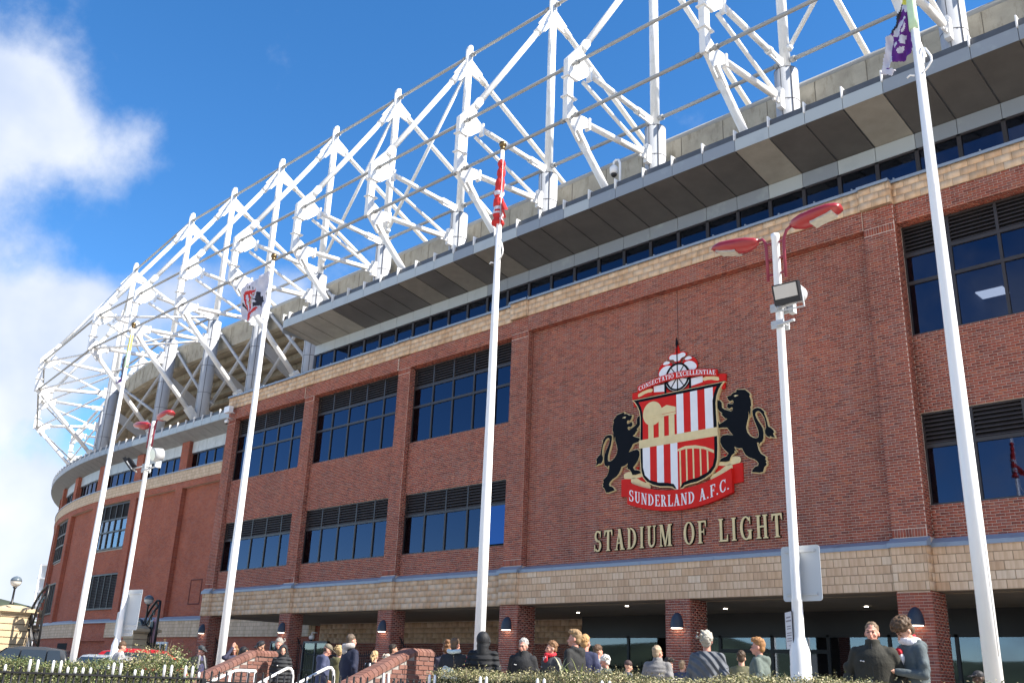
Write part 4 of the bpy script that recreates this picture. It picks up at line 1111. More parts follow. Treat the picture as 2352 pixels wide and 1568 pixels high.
def glyph(c):
    """returns (list of polygons, advance)"""
    if c == 'I': return stem(.09), .36
    if c == 'T': return [bar(.22, .22 + TH, 0, 1), bar(.14, .30 + TH, 0, SF), bar(0, .62, 1 - .085, 1), tri((0, 1), (0, .72), (.035, .72), (.1, .93)), tri((.62, 1), (.62, .72), (.585, .72), (.52, .93))], .66
    if c == 'L': return stem(.08) + [bar(.2, .56, 0, .08), tri((.50, .05), (.59, .0), (.59, .30), (.56, .30))], .62
    if c == 'E': return stem(.08) + [bar(.2, .55, 0, .075), bar(.2, .52, .925, 1), bar(.2, .42, .475, .54), tri((.48, .05), (.58, 0), (.58, .27), (.55, .27)), tri((.46, .95), (.54, 1), (.54, .75), (.51, .75)), bar(.40, .43, .40, .62)], .62
    if c == 'F': return stem(.08) + [bar(.2, .54, .925, 1), bar(.2, .42, .475, .54), tri((.47, .95), (.56, 1), (.56, .73), (.53, .73)), bar(.40, .43, .38, .64)], .58
    if c == 'H': return stem(.08) + stem(.50) + [bar(.2, .55, .47, .54)], .78
    if c == 'U': return [bar(.08, .08 + TH, .3, 1), bar(.01, .32, 1 - SF, 1), bar(.50, .575, .3, 1), bar(.43, .65, 1 - SF, 1)] + ring(.327, .3, .247, .3, TH * .9, .10, math.pi, 1.5 * math.pi, 10) + ring(.327, .3, .247, .3, TN, .10, 1.5 * math.pi, 2 * math.pi, 10), .70
    if c == 'O': return ring(.36, .5, .36, .51, .15, .06, 0, 2 * math.pi, 40), .76
    if c == 'C': return ring(.38, .5, .37, .51, .155, .07, 42 * D2, 318 * D2, 34) + [tri((.60, .98), (.65, .98), (.65, .66), (.61, .68)), tri((.62, .30), (.655, .32), (.60, .14), (.55, .16))], .72
    if c == 'G': return ring(.38, .5, .37, .51, .155, .07, 42 * D2, 318 * D2, 34) + [tri((.60, .98), (.65, .98), (.65, .66), (.61, .68)), bar(.55, .70, .02, .42), bar(.48, .76, .42 - SF, .42)], .80
    if c == 'D': return stem(.08) + ring(.22, .5, .46, .5, .155, .06, -90 * D2, 90 * D2, 24) + [bar(.15, .24, 0, .06), bar(.15, .24, .94, 1)], .74
    if c == 'R': return stem(.08) + ring(.24, .74, .29, .26, .14, .055, -90 * D2, 90 * D2, 16) + [bar(.2, .26, .945, 1), bar(.2, .26, .48, .535), para(.50, .26, .17, .16, 0, .5), bar(.46, .72, 0, SF)], .72
    if c == 'A': return [para(.46, .22, .18, .17), para(.05, .29, TN, .08), bar(.16, .52, .30, .365), bar(-.03, .20, 0, SF), bar(.38, .72, 0, SF)], .72
    if c == 'N': return [bar(.08, .15, 0, 1), bar(.55, .62, 0, 1), para(.50, .06, .15, .17), bar(.0, .23, 0, SF), bar(.47, .70, 1 - SF, 1), bar(.0, .15, 1 - SF, 1)], .74
    if c == 'M': return [bar(.08, .15, 0, 1), bar(.66, .66 + TH, 0, 1), para(.40, .06, .09, .18), para(.38, .66, .08, .1), bar(.0, .23, 0, SF), bar(.59, .90, 0, SF), bar(.0, .15, 1 - SF, 1), bar(.72, .90, 1 - SF, 1)], .92
    if c == 'X': return [para(.46, .04, .2, .19), para(.06, .50, TN, TN), bar(-.01, .21, 0, SF), bar(.38, .72, 0, SF), bar(-.03, .29, 1 - SF, 1), bar(.42, .64, 1 - SF, 1)], .70
    if c == 'S':
        up = ring(.27, .735, .25, .275, .12, .075, 35 * D2, 270 * D2, 24); lo = ring(.27, .27, .27, .28, .13, .075, -145 * D2, 90 * D2, 24)
        return up + lo + [tri((.42, .98), (.49, .98), (.49, .68), (.45, .70)), tri((0, .02), (.06, .02), (.05, .32), (0, .34)), [(.12, .58), (.27, .46), (.44, .40), (.42, .53), (.27, .545), (.16, .66)]], .60
    if c == '.': return [[(.09 + .075 * math.cos(2 * math.pi * i / 12), .075 + .075 * math.sin(2 * math.pi * i / 12)) for i in range(12)]], .26
    return [], .34
def set_text(txt, size, u0, u1, parent, mat, t0, t1, base, gap=.05, name='letter', rim=None, space=.34):
    """lay the capitals between u0 and u1; base(u) gives the baseline"""
    adv = [(glyph(c)[1] if c != ' ' else space) + gap for c in txt]
    k = (u1 - u0) / (sum(adv) - gap)
    x = u0
    for c, a in zip(txt, adv):
        polys, _ = glyph(c)
        if polys:
            um = x + a * k / 2; sl = (base(um + .02) - base(um - .02)) / .04
            pp = [[(x + q[0] * k, base(um) + q[1] * size + sl * (x + q[0] * k - um)) for q in p] for p in polys]
            m = MB()
            for i, p in enumerate(pp): m.prism(p, KF, t0, t1 - .0004 * (i % 7))
            o = obj(name, m, mat, parent)
            if rim:
                m = MB()
                for i, p in enumerate(pp): m.prism(inflate(p, rim[0]), KF, rim[1], rim[2] - .0004 * (i % 5))
                obj('letter_edge', m, rim[3], o)
        x += a * k
set_text('CONSECTATIO EXCELLENTIAE', .155, -1.53, 1.53, MOT, M_CWHITE, .16, .172, lambda u: mbot(u) + .033, gap=.08)
set_text('SUNDERLAND A.F.C.', .37, -1.93, 1.90, NAM, M_CWHITE, .18, .195, lambda u: nbot(u) + .14, gap=.12)
WORDS = empty('wall_lettering', (-17.52, YK, 5.28), label='raised gold serif capitals spelling STADIUM OF LIGHT under the crest', cat='lettering')
set_text('STADIUM OF LIGHT', .69, -3.50, 3.55, WORDS, M_CGOLD, .05, .085, lambda u: 5.27, gap=.20, space=.42, rim=(.012, .0, .06, M_CBLACK))
# ------------------------------------------------------------------ flagpoles and flags
def px_crop(x0, y0, s): return lambda x, y: ((x0 + x * s) / 1.7415, (y0 + y * s) / 1.7415)
M_BALL = simple('brass', (.16, .11, .05), .35, metal=.7)
YF = 11.4
FPX = [-27.98, -20.10, -11.90, -3.905]
HOOKZ = [on_y(*q, YF)[2] for q in ((275, 885), (608, 752), (1147, 600), (2112, 172))]
ZS1 = [on_y(284, 846, YF)[2], on_y(302, 770, YF)[2]]; ZS4 = [on_y(2104, 67, YF)[2], 10.7]
def flagpole(x, label, hook):
    e = empty('flagpole', (x, YF, PLAZA), label=label, cat='flagpole', group='white flagpoles along the plaza edge')
    m = MB(); m.path([(x, YF, PLAZA), (x, YF, 3.5), (x, YF, 7), (x, YF, 10.9)], [.095, .087, .069, .040], 20); obj('shaft', m, M_POLE, e)
    m = MB(); m.lathe((x, YF, PLAZA), [(.17, 0), (.17, .04), (.13, .05), (.13, .22), (.10, .25)], 18); obj('base_plate', m, M_POLE, e)
    m = MB(); m.ball((x, YF, 10.99), .075, 14, 9); m.tube((x, YF, 10.86), (x, YF, 10.95), .05, n=12); obj('finial_ball', m, M_BALL, e)
    m = MB(); m.path([(x + .06, YF - .03, 10.8), (x + .085, YF - .06, 8.5), (x + .10, YF - .09, 4), (x + .11, YF - .1, 1.5)], .006, 6); obj('halyard', m, M_POLE, e)
    h = hook
    m = MB(); m.path([(x + .05, YF - .02, h), (x + .13, YF - .05, h + .03), (x + .19, YF - .06, h + .10), (x + .185, YF - .05, h + .18), (x + .12, YF - .02, h + .34), (x + .06, YF, h + .40)], .015, 8)
    m.path([(x - .05, YF - .05, h - .02), (x - .10, YF - .07, h), (x - .15, YF - .05, h - .01)], .013, 8); obj('tension_arm', m, M_POLE, e)
    return e
flagpole(FPX[0], 'white flagpole with a limp dark flag and pale yellow sleeve by the parked cars', HOOKZ[0])
flagpole(FPX[1], 'white flagpole flying the white crest flag beside the steps', HOOKZ[1])
flagpole(FPX[2], 'white flagpole with a red flag wrapped round its top', HOOKZ[2])
flagpole(FPX[3], 'white flagpole flying the torn purple flag', HOOKZ[3])
def in_poly(x, y, P):
    c = False
    for i in range(len(P)):
        a, b = P[i], P[i - 1]
        if (a[1] > y) != (b[1] > y) and x < (b[0] - a[0]) * (y - a[1]) / (b[1] - a[1]) + a[0]: c = not c
    return c
def cloth(name, crop, outline, paint, mats, y, step, amp, label, group='flags on the flagpoles', shift=0.):
    """cloth outline on the flag's own upright plane, cut into small faces, folded in depth"""
    xs = [p[0] for p in outline]; ys = [p[1] for p in outline]
    nx, ny = int((max(xs) - min(xs)) / step) + 2, int((max(ys) - min(ys)) / step) + 2
    m = MB(); idx = {}
    def vert(i, j):
        if (i, j) not in idx:
            px, py = min(xs) + i * step, min(ys) + j * step
            w = on_y(*crop(px, py), y); u, v = px / 70., py / 70.
            d = amp * (math.sin(u * 1.9 + v * .5) + .5 * math.sin(u * 3.3 - v * .9 + 1.) + .35 * math.sin(v * 1.7 + u))
            idx[(i, j)] = m.add([(w[0], y + d + shift, w[2])], [])
        return idx[(i, j)]
    for i in range(nx):
        for j in range(ny):
            cx, cy = min(xs) + (i + .5) * step, min(ys) + (j + .5) * step
            if in_poly(cx, cy, outline):
                m.f.append((vert(i, j), vert(i, j + 1), vert(i + 1, j + 1), vert(i + 1, j))); m.sm.append(True); m.mi.append(paint(cx, cy))
    o = obj(name, m, mats, label=label, cat='flag', group=group)
    md = o.modifiers.new('thickness', 'SOLIDIFY'); md.thickness = .006
    return o
def cloth_mat(n, c, r=.75):
    return simple(n, c, r, var=.1, scale=6, spec=.2)
FW, FR_, FK, FG, FGR = cloth_mat('flag_white', (.52, .52, .60)), cloth_mat('flag_red', (.50, .035, .035)), cloth_mat('flag_black', (.03, .03, .045)), cloth_mat('flag_gold', (.38, .31, .17)), cloth_mat('flag_grey', (.11, .11, .14))
FP, FY, FLG = cloth_mat('flag_purple', (.105, .022, .19)), cloth_mat('flag_yellow', (.72, .68, .14)), cloth_mat('flag_green', (.52, .70, .48))
# white crest flag
c2 = px_crop(880, 1000, 250 / 1120)
out2 = [(885, 355), (800, 420), (700, 495), (545, 560), (470, 640), (365, 760), (375, 880), (395, 1000), (385, 1190), (300, 1180), (330, 1230), (450, 1250), (530, 1275), (590, 1190), (780, 1110), (830, 740)]
lion2 = [(680, 760), (720, 745), (735, 780), (725, 900), (745, 940), (745, 1040), (700, 1065), (720, 1030), (690, 980), (650, 1000), (600, 1030), (610, 950), (650, 930), (640, 890), (600, 890), (650, 860), (625, 810), (640, 830), (665, 820)]
sh2 = [(440, 800), (560, 745), (620, 760), (600, 900), (560, 1040), (500, 1160), (480, 1160), (440, 950)]
def paint2(x, y):
    if in_poly(x, y, lion2) or in_poly(x, y, [(745, 810), (760, 915), (735, 930), (730, 840)]): return 2
    if in_poly(x, y, [(470, 1215), (570, 1070), (660, 1010), (655, 1080), (575, 1130), (555, 1245), (490, 1275)]): return 1
    if in_poly(x, y, [(490, 920), (600, 880), (595, 925), (495, 960)]): return 3
    if in_poly(x, y, [(470, 740), (670, 680), (660, 715), (590, 745), (440, 815)]): return 1
    if in_poly(x, y, [(410, 950), (430, 950), (470, 1060), (460, 1080), (415, 1010)]): return 2
    if in_poly(x, y, sh2): return 3 if (x > 520 and y < 880 and (x + y) % 90 < 40) else (1 if int((x - y * .12) / 26) % 2 else 0)
    if in_poly(x, y, [(490, 690), (540, 640), (580, 660), (570, 700)]): return 2 if int(x / 13) % 2 else 0
    return 0
cloth('flag', c2, out2, paint2, [FW, FR_, FK, FG], YF, 11, .035, 'white flag printed with the striped crest and a black lion, flying from its pole')
# purple flag with its sleeve
c4 = px_crop(3480, 0, 320 / 1254)
out4 = [(640, -330), (460, -300), (500, -100), (505, 0), (450, 160), (340, 520), (270, 590), (230, 870), (165, 1160), (250, 1165), (345, 1190), (405, 1100), (280, 1075), (300, 1020), (370, 990), (560, 940), (660, 840), (695, 700), (660, 400), (650, 0)]
WH4 = [[(430, 400), (470, 310), (560, 270), (578, 300), (545, 350), (500, 440), (470, 560), (360, 570), (380, 450)], [(560, 350), (570, 400), (510, 530), (495, 500)], [(455, 650), (470, 570), (560, 550), (550, 690), (490, 695)], [(370, 700), (430, 665), (440, 720), (410, 780)], [(430, 800), (470, 740), (540, 720), (520, 770), (465, 845), (440, 840)],
       [(330, 545), (362, 580), (330, 740), (340, 900), (370, 990), (250, 1080), (405, 1095), (405, 1200), (150, 1200), (200, 980), (240, 700), (270, 580)], [(500, 60), (640, 95), (600, 170), (560, 215), (540, 150), (480, 180)], [(650, 560), (700, 600), (700, 700), (660, 660)]]
def paint4(x, y):
    if y < 95 - (640 - x) * .25: return 1
    for p in WH4:
        if in_poly(x, y, p): return 0
    if in_poly(x, y, [(500, 20), (530, 60), (470, 200), (410, 440), (345, 550), (330, 520), (440, 160)]): return 2
    return 3
cloth('flag', c4, out4, paint4, [FW, FY, FK, FP], YF, 12, .03, 'torn purple flag with white markings and a frayed white fly end')
# limp dark flag on the far pole
c1_ = px_crop(0, 1300, .4464)
cloth('flag', c1_, [(1150, 200), (1120, 270), (1100, 300), (1085, 400), (1070, 470), (1035, 525), (1080, 500), (1110, 400), (1140, 300)], lambda x, y: 0 if y < 470 else 1, [FGR, FP], YF, 9, .02, 'limp dark grey flag hanging against its pole by the gates')
for x, z0, z1, txt in ((FPX[0], *ZS1, 'by the gates'), (FPX[3], *ZS4, 'beside the purple flag')):
    m = MB(); zs = [z0 + (z1 - z0) * i / 6 for i in range(7)]
    m.path([(x, YF, z) for z in zs], [.066, .064, .061, .058, .055, .052, .048], 14)
    for k, f in enumerate(m.f): m.mi[k] = 0 if (sum(m.v[i][2] for i in f) / len(f)) > z0 + (z1 - z0) * .45 else 1
    obj('pole_sleeve', m, [FY, FLG], label='pale yellow and green cloth sleeve round the flagpole ' + txt, cat='sleeve')
# red flag wound round the third pole
m = MB(); N_ = 34; rng = np.random.default_rng(3); x = FPX[2]
za = on_y(1145.6, 372, YF)[2]; zb = on_y(1145, 516, YF)[2]
P = []; R_ = []
for i in range(N_ + 1):
    t = i / N_; z = za + (zb - za) * t
    P.append((x - .01 - .035 * t + .012 * math.sin(9 * t), YF, z)); R_.append(.058 + .05 * t ** .7 + .012 * math.sin(t * 40) + rng.uniform(-.008, .012))
m.path(P, R_, 18)
for k, f in enumerate(m.f):
    z = sum(m.v[i][2] for i in f) / len(f); t = (z - za) / (zb - za); xx = sum(m.v[i][0] for i in f) / len(f) - x; yy = sum(m.v[i][1] for i in f) / len(f) - YF
    m.mi[k] = 1 if (.50 < t < .545 and abs(xx) < .06) or (.745 < t < .86 and not (.78 < t < .83 and xx > -.02)) or (.8 < t < .95 and xx > .055) else 0
o = obj('flag', m, [FR_, FW], label='red and white flag wound tightly round the top of its pole', cat='flag', group='flags on the flagpoles')
c3 = px_crop(1900, 580, 200 / 627)
mm = MB()
def cpt(x_, y_, dy): w = on_y(*c3(x_, y_), YF); return (w[0], YF + dy, w[2])
mm.add([cpt(350, 690, 0), cpt(400, 740, -.05), cpt(460, 830, -.10), cpt(435, 850, -.16), cpt(440, 925, -.12), cpt(400, 920, -.04), cpt(365, 925, .02), cpt(345, 800, 0), cpt(395, 830, -.14)], ((0, 7, 8), (0, 8, 1), (1, 8, 2), (2, 8, 3), (3, 8, 4), (4, 8, 5), (5, 8, 6), (6, 8, 7)), True)
k_ = obj('loose_corner', mm, FR_, o)
md = k_.modifiers.new('thickness', 'SOLIDIFY'); md.thickness = .006

# ------------------------------------------------------------------ lamp posts with twin red heads
M_LRED = simple('lamp_red', (.30, .020, .024), .28, var=.08, scale=3, spec=.6)
M_LARM = simple('lamp_arm_red', (.26, .035, .06), .4, var=.08, scale=3)
M_LENS = simple('lamp_lens', (.46, .44, .38), .2, var=.15, scale=12, spec=.6)
M_GALV = steel_material('galvanised', (.46, .48, .50), (.30, .31, .32), .6, .45)
M_FLOODGLASS = simple('flood_glass', (.52, .50, .46), .08, var=.05, spec=.8)
M_BLK = simple('black_metal', (.018, .018, .02), .4)
def lamp_head(parent, x, y, z, sgn, tilt):
    m = MB(); secs = []
    for t, hw, zb_, zt in ((0, .035, -.03, .03), (.06, .085, -.09, .06), (.2, .15, -.13, .09), (.42, .17, -.12, .115), (.62, .165, -.07, .125), (.74, .13, -.02, .105), (.80, .08, .02, .075)):
        secs.append([(x + sgn * t, y + hw * math.cos(a), z + t * tilt + (zt if math.sin(a) > 0 else -zb_) * math.sin(a)) for a in [2 * math.pi * k / 16 for k in range(16)]])
    m.add([p for s in secs for p in s], [(i * 16 + k, i * 16 + (k + 1) % 16, (i + 1) * 16 + (k + 1) % 16, (i + 1) * 16 + k) for i in range(6) for k in range(16)] + [tuple(range(15, -1, -1)), tuple(96 + k for k in range(16))], True)
    h = obj('lamp_head', m, M_LRED, parent)
    m = MB()
    m.add([(x + sgn * t, y + w, z + t * tilt + d) for t, d in ((.36, -.132), (.70, -.062)) for w in (-.11, .11)] + [(x + sgn * t, y + w, z + t * tilt + d) for t, d in ((.36, -.07), (.70, -.01)) for w in (-.10, .10)],
          ((0, 1, 3, 2), (4, 6, 7, 5), (0, 4, 5, 1), (1, 5, 7, 3), (3, 7, 6, 2), (2, 6, 4, 0)))
    obj('lens', m, M_LENS, h)
def lamp_post(x, y, label):
    e = empty('lamp_post', (x, y, PLAZA), label=label, cat='lamp post', group='white lamp posts on the plaza')
    m = MB(); m.lathe((x, y, 0), [(.15, PLAZA), (.15, .22), (.137, .24), (.137, 1.38), (.132, 1.40), (.132, 1.56), (.085, 1.72), (.075, 1.75), (.072, 2.2), (.074, 2.205), (.066, 2.25), (.058, 7.52), (.064, 7.53), (.064, 7.60), (.03, 7.62)], 20); obj('post', m, M_POLE, e)
    m = MB(); m.box(x - .05, x + .05, y - .142, y - .13, .55, 1.05); m.box(x + .02, x + .04, y - .141, y - .13, 1.28, 1.31); obj('access_door', m, M_POLE, e)
    for sgn, zt in ((1, 7.66), (-1, 7.56)):
        m = MB(); ax = x + sgn * .145
        m.path([(ax, y - .02, 6.86), (ax, y - .02, 7.38), (ax + sgn * .015, y - .02, 7.5), (ax + sgn * .06, y - .02, 7.6 if sgn > 0 else 7.57), (ax + sgn * .16, y - .02, zt), ], .024, 10)
        for zz in (6.95, 7.2, 7.46): m.tube((ax, y - .02, zz), (x + sgn * .05, y, zz), .017, n=8)
        obj('arm', m, M_LARM, e)
        lamp_head(e, ax + sgn * .13, y - .02, zt + .01, sgn, .0 if sgn > 0 else .06)
    return e
def floodlight(x, y, z, yaw, pitch, label, w=.40, h=.30):
    f = empty('floodlight', (x, y, z), label=label, cat='floodlight', group='floodlights clamped to the lamp posts')
    R = Matrix.Rotation(yaw, 3, 'Z') @ Matrix.Rotation(pitch, 3, 'X')
    def fr(u, v, t): p = R @ Vector((u, -t, v)); return (x + p.x, y + p.y, z + p.z)
    m = MB(); m.prism([(-w / 2, -h / 2), (w / 2, -h / 2), (w / 2, h / 2), (-w / 2, h / 2)], fr, -.06, .03); m.prism([(-w * .35, -h * .35), (w * .35, -h * .35), (w * .35, h * .35), (-w * .35, h * .35)], fr, -.13, -.06); obj('housing', m, M_BLK, f)
    m = MB(); m.prism([(-w * .43, -h * .22), (w * .43, -h * .22), (w * .43, h * .43), (-w * .43, h * .43)], fr, .03, .036); obj('glass', m, M_FLOODGLASS, f)
    m = MB()
    for u in (-w / 2 - .012, w / 2 + .012): m.prism([(u - .008, -.22), (u + .008, -.22), (u + .008, .04), (u - .008, .04)], fr, -.04, -.015)
    m.prism([(-w / 2 - .02, -.24), (w / 2 + .02, -.24), (w / 2 + .02, -.222), (-w / 2 - .02, -.222)], fr, -.04, -.015); obj('yoke', m, M_GALV, f)
    return f
def clamp(x, y, z, reach):
    m = MB(); m.box(x - .10, x + .10, y - .09, y - .065, z - .06, z + .06); m.box(x - .10, x + .10, y + .065, y + .09, z - .06, z + .06)
    for sx in (-.085, .085): m.tube((x + sx, y - .11, z), (x + sx, y + .11, z), .012, n=8)
    m.tube((x, y - .1, z - .02), (x + reach, y - .14, z - .02), .022, n=8)
    return m
P1, P2 = (-6.52, 12.06), (-25.85, 11.6)
L1 = lamp_post(*P1, 'white lamp post with twin red heads standing before the crest')
L2 = lamp_post(*P2, 'white lamp post with twin red heads near the curved wing')
obj('clamp', clamp(*P1, 6.38, .35), M_GALV, L1); obj('clamp', clamp(*P1, 6.12, .3), M_GALV, L1)
obj('clamp', clamp(*P2, 6.2, .8), M_GALV, L2); obj('clamp', clamp(*P2, 6.32, -.5), M_GALV, L2)
floodlight(-6.27, 11.84, 6.50, rad(4), rad(16), 'black floodlight with pale glass clamped to the lamp post before the crest')
floodlight(-26.55, 11.4, 6.42, rad(-40), rad(40), 'floodlight tilted down on the lamp post near the curved wing', .5, .36)
f = empty('floodlight', (-25.05, 11.5, 6.3), label='round grey floodlight drum on the lamp post near the curved wing', cat='floodlight', group='floodlights clamped to the lamp posts')
m = MB(); m.tube((-25.05, 11.36, 6.50), (-25.05, 11.62, 6.56), .19, .16, n=20); m.box(-25.09, -25.01, 11.46, 11.62, 6.18, 6.36); obj('drum', m, M_GALV, f)
m = MB(); m.tube((-25.05, 11.35, 6.498), (-25.05, 11.36, 6.50), .16, n=20); obj('glass', m, M_FLOODGLASS, f)
f = empty('floodlight', (-6.3, 12.3, 6.6), label='pale round floodlight hood behind the lamp post before the crest', cat='floodlight', group='floodlights clamped to the lamp posts')
m = MB(); m.tube((-6.36, 12.2, 6.66), (-6.36, 12.42, 6.68), .15, .12, n=20); m.box(-6.40, -6.32, 12.1, 12.2, 6.3, 6.6); obj('drum', m, M_GALV, f)
# sign backs and a notice
M_SIGN = steel_material('sign_back', (.46, .49, .52), (.45, .47, .48), .4, .4)
def rrect(x0, x1, z0, z1, r=.04):
    P = []
    for cx, cz, a0 in ((x1 - r, z1 - r, 0), (x0 + r, z1 - r, 90), (x0 + r, z0 + r, 180), (x1 - r, z0 + r, 270)):
        P += [(cx + r * math.cos(rad(a0 + 30 * k)), cz + r * math.sin(rad(a0 + 30 * k))) for k in range(4)]
    return P
def sign(x0, x1, z0, z1, y, yaw, label, px_, py_):
    e = empty('sign_plate', (px_, py_, z0), label=label, cat='sign')
    c, s = math.cos(yaw), math.sin(yaw)
    def fr(u, v, t): return (px_ + u * c + (y - t) * s * -1, py_ + u * s + (y - t) * c, v)
    m = MB(); m.prism(rrect(x0, x1, z0, z1), fr, -.006, 0); obj('plate', m, M_SIGN, e)
    m = MB()
    for z in (z0 + (z1 - z0) * .12, z0 + (z1 - z0) * .90):
        m = MB(); m.prism([(x0 + .06, z - .016), (x1 - .06, z - .016), (x1 - .06, z + .016), (x0 + .06, z + .016)], fr, 0, .022); obj('bracket', m, M_GALV, e)
    return e
sign(-.25, .32, 2.21, 2.94, .10, 0, 'blank grey back of a traffic sign on the lamp post before the crest', *P1)
sign(-.05, .62, 1.95, 2.98, .10, rad(8), 'tall blank sign back on the lamp post near the curved wing', *P2)
sign(-.42, .42, 1.80, 2.42, .13, rad(8), 'lower blank sign back on the lamp post near the curved wing', *P2)
e = empty('notice_plate', (-6.62, 12.0, 1.6), label='narrow white notice with grey lines of print fixed to the lamp post base', cat='sign')
def nfr(u, v, t):
    a = rad(45); return (-6.575 - u * math.cos(a) - t * math.sin(a), 11.99 + u * math.sin(a) - t * math.cos(a), v)
m = MB(); m.prism([(-.02, 1.60), (.30, 1.60), (.30, 2.07), (-.02, 2.07)], nfr, -.006, 0); obj('plate', m, simple('notice_white', (.62, .63, .67), .5, var=.04), e)
m = MB()
for z, w, hh in ((2.0, .20, .02), (1.955, .24, .02), (1.885, .18, .013), (1.855, .17, .013), (1.80, .22, .013), (1.77, .2, .013), (1.73, .2, .013), (1.70, .22, .013), (1.64, .05, .01)): m.prism([(.14 - w / 2, z - hh / 2), (.14 + w / 2, z - hh / 2), (.14 + w / 2, z + hh / 2), (.14 - w / 2, z + hh / 2)], nfr, 0, .002)
obj('print', m, simple('notice_print', (.24, .24, .28), .6), e)
for s_i in ((-.028, -.02), (.30, .308)):
    m = MB(); m.prism([(s_i[0], 1.595), (s_i[1], 1.595), (s_i[1], 2.075), (s_i[0], 2.075)], nfr, -.008, .004); obj('rim', m, M_BLK, e)

# cameras and small fittings on the building
def cctv(x, y, z, label, parent=None):
    e = empty('cctv_camera', (x, y, z), label=label, cat='camera')
    m = MB(); m.tube((x, y + .3, z), (x, y, z), .03, n=8); m.tube((x, y, z), (x, y, z - .12), .03, n=8); obj('bracket', m, M_POLE, e)
    m = MB(); m.ball((x, y, z - .22), (.13, .13, .12), 14, 9); obj('housing', m, M_POLE, e)
    m = MB(); m.ball((x, y, z - .29), (.085, .085, .09), 12, 8); obj('lens_dome', m, M_BLK, e)
    return e
c = on_y(535, 945, 25.1)
e = empty('floodlight', (c[0], 25.0, c[2]), label='white box floodlight on the top corner of the entrance block', cat='floodlight')
m = MB(); m.beam((c[0] - .3, 24.85, c[2] + .05), (c[0] + .25, 24.85, c[2] + .05), .25, .34); m.tube((c[0] + .1, 24.8, c[2]), (c[0] + .1, 25.2, c[2] - .1), .04, n=8); obj('housing', m, M_POLE, e)
cctv(c[0] - .15, 24.9, c[2] - .35, 'white dome camera under the corner floodlight')
c = on_y(1410, 400, 24.2)
e = empty('cctv_camera', (c[0], 24.2, 17.9), label='white dome camera on a swan-neck arm above the canopy', cat='camera')
m = MB(); m.path([(c[0] + .28, 24.2, 17.9), (c[0] + .28, 24.2, c[2] + .35), (c[0] + .22, 24.2, c[2] + .5), (c[0] + .1, 24.2, c[2] + .55), (c[0], 24.2, c[2] + .48), (c[0], 24.2, c[2] + .3)], .045, 10); obj('arm', m, M_POLE, e)
m = MB(); m.lathe((c[0], 24.2, c[2]), [(.1, .0), (.16, .05), (.16, .25), (.08, .34)], 14); obj('housing', m, M_POLE, e)
m = MB(); m.ball((c[0], 24.2, c[2] - .01), .115, 12, 8); obj('lens_dome', m, M_BLK, e)
c = on_y(720, 1462, 26.4); cctv(c[0], 26.3, c[2] + .2, 'small white camera hanging in the arcade between the pillars')

# ------------------------------------------------------------------ gate piers, globe lamps, ornamental gates
M_PIER = simple('pier_stone', (.50, .39, .25), .85, var=.10, scale=2, bmp=.15)
M_GLOBE = simple('globe_glass', (.55, .52, .47), .15, var=.05, spec=.7)
M_GLOBEC = simple('globe_cap', (.10, .13, .16), .3)
M_IRON = simple('iron_black', (.012, .012, .013), .38, var=.2)
def pier(x, y, ztop, label, w=1.1):
    e = empty('gate_pier', (x, y, PLAZA), label=label, cat='pier', group='stone gate piers')
    m = MB(); m.box(x - w / 2 + .04, x + w / 2 - .04, y - w / 2 + .04, y + w / 2 - .04, PLAZA, ztop); obj('core', m, simple('pier_joint', (.24, .18, .11), .9), e)
    z = PLAZA
    while z < ztop - .1:
        h = min(.26, ztop - z); m = MB(); m.box(x - w / 2, x + w / 2, y - w / 2, y + w / 2, z + .012, z + h - .012); obj('stone_course', m, M_PIER, e); z += .27
    m = MB(); a, b = w / 2 + .06, w / 2 + .18
    m.box(x - a, x + a, y - a, y + a, ztop, ztop + .08)
    q = [(x - b, y - b, ztop + .08), (x + b, y - b, ztop + .08), (x + b, y + b, ztop + .08), (x - b, y + b, ztop + .08)]
    m.add(q + [(p[0], p[1], ztop + .2) for p in q] + [(x - .25, y - .25, ztop + .36), (x + .25, y - .25, ztop + .36), (x + .25, y + .25, ztop + .36), (x - .25, y + .25, ztop + .36)],
          [(3, 2, 1, 0)] + [(i, (i + 1) % 4, 4 + (i + 1) % 4, 4 + i) for i in range(4)] + [(4 + i, 4 + (i + 1) % 4, 8 + (i + 1) % 4, 8 + i) for i in range(4)] + [(8, 9, 10, 11)]); obj('cap', m, M_PIER, e)
    return e
def globe(x, y, z0, zc, label):
    e = empty('globe_lamp', (x, y, z0), label=label, cat='lamp', group='globe lamps on the gate piers')
    m = MB(); m.lathe((x, y, z0), [(.10, 0), (.09, .05), (.045, .1), (.04, zc - z0 - .3), (.10, zc - z0 - .22)], 12); obj('stem', m, M_IRON, e)
    m = MB(); m.ball((x, y, zc), .22, 16, 10); obj('globe', m, M_GLOBE, e)
    m = MB(); m.lathe((x, y, zc), [(.228, .01), (.222, .07), (.19, .135), (.12, .195), (.03, .225)], 16); obj('globe_cap', m, M_GLOBEC, e)
c = at_depth(18, 1450, 40.5); pier(c[0], c[1], 2.95, 'tan stone gate pier with a globe lamp by the dark car', 1.25)
g_ = at_depth(37, 1335, 40.5); globe(g_[0], g_[1], 3.31, g_[2], 'globe lamp on the tan stone gate pier by the dark car')
c = at_depth(322, 1450, 46); pier(c[0], c[1], 2.55, 'shaded stone gate pier behind the iron gate before the brick wing', 1.1)
g_ = at_depth(340, 1377, 46); globe(g_[0] + .1, g_[1], 2.91, g_[2], 'globe lamp on the shaded gate pier before the brick wing')
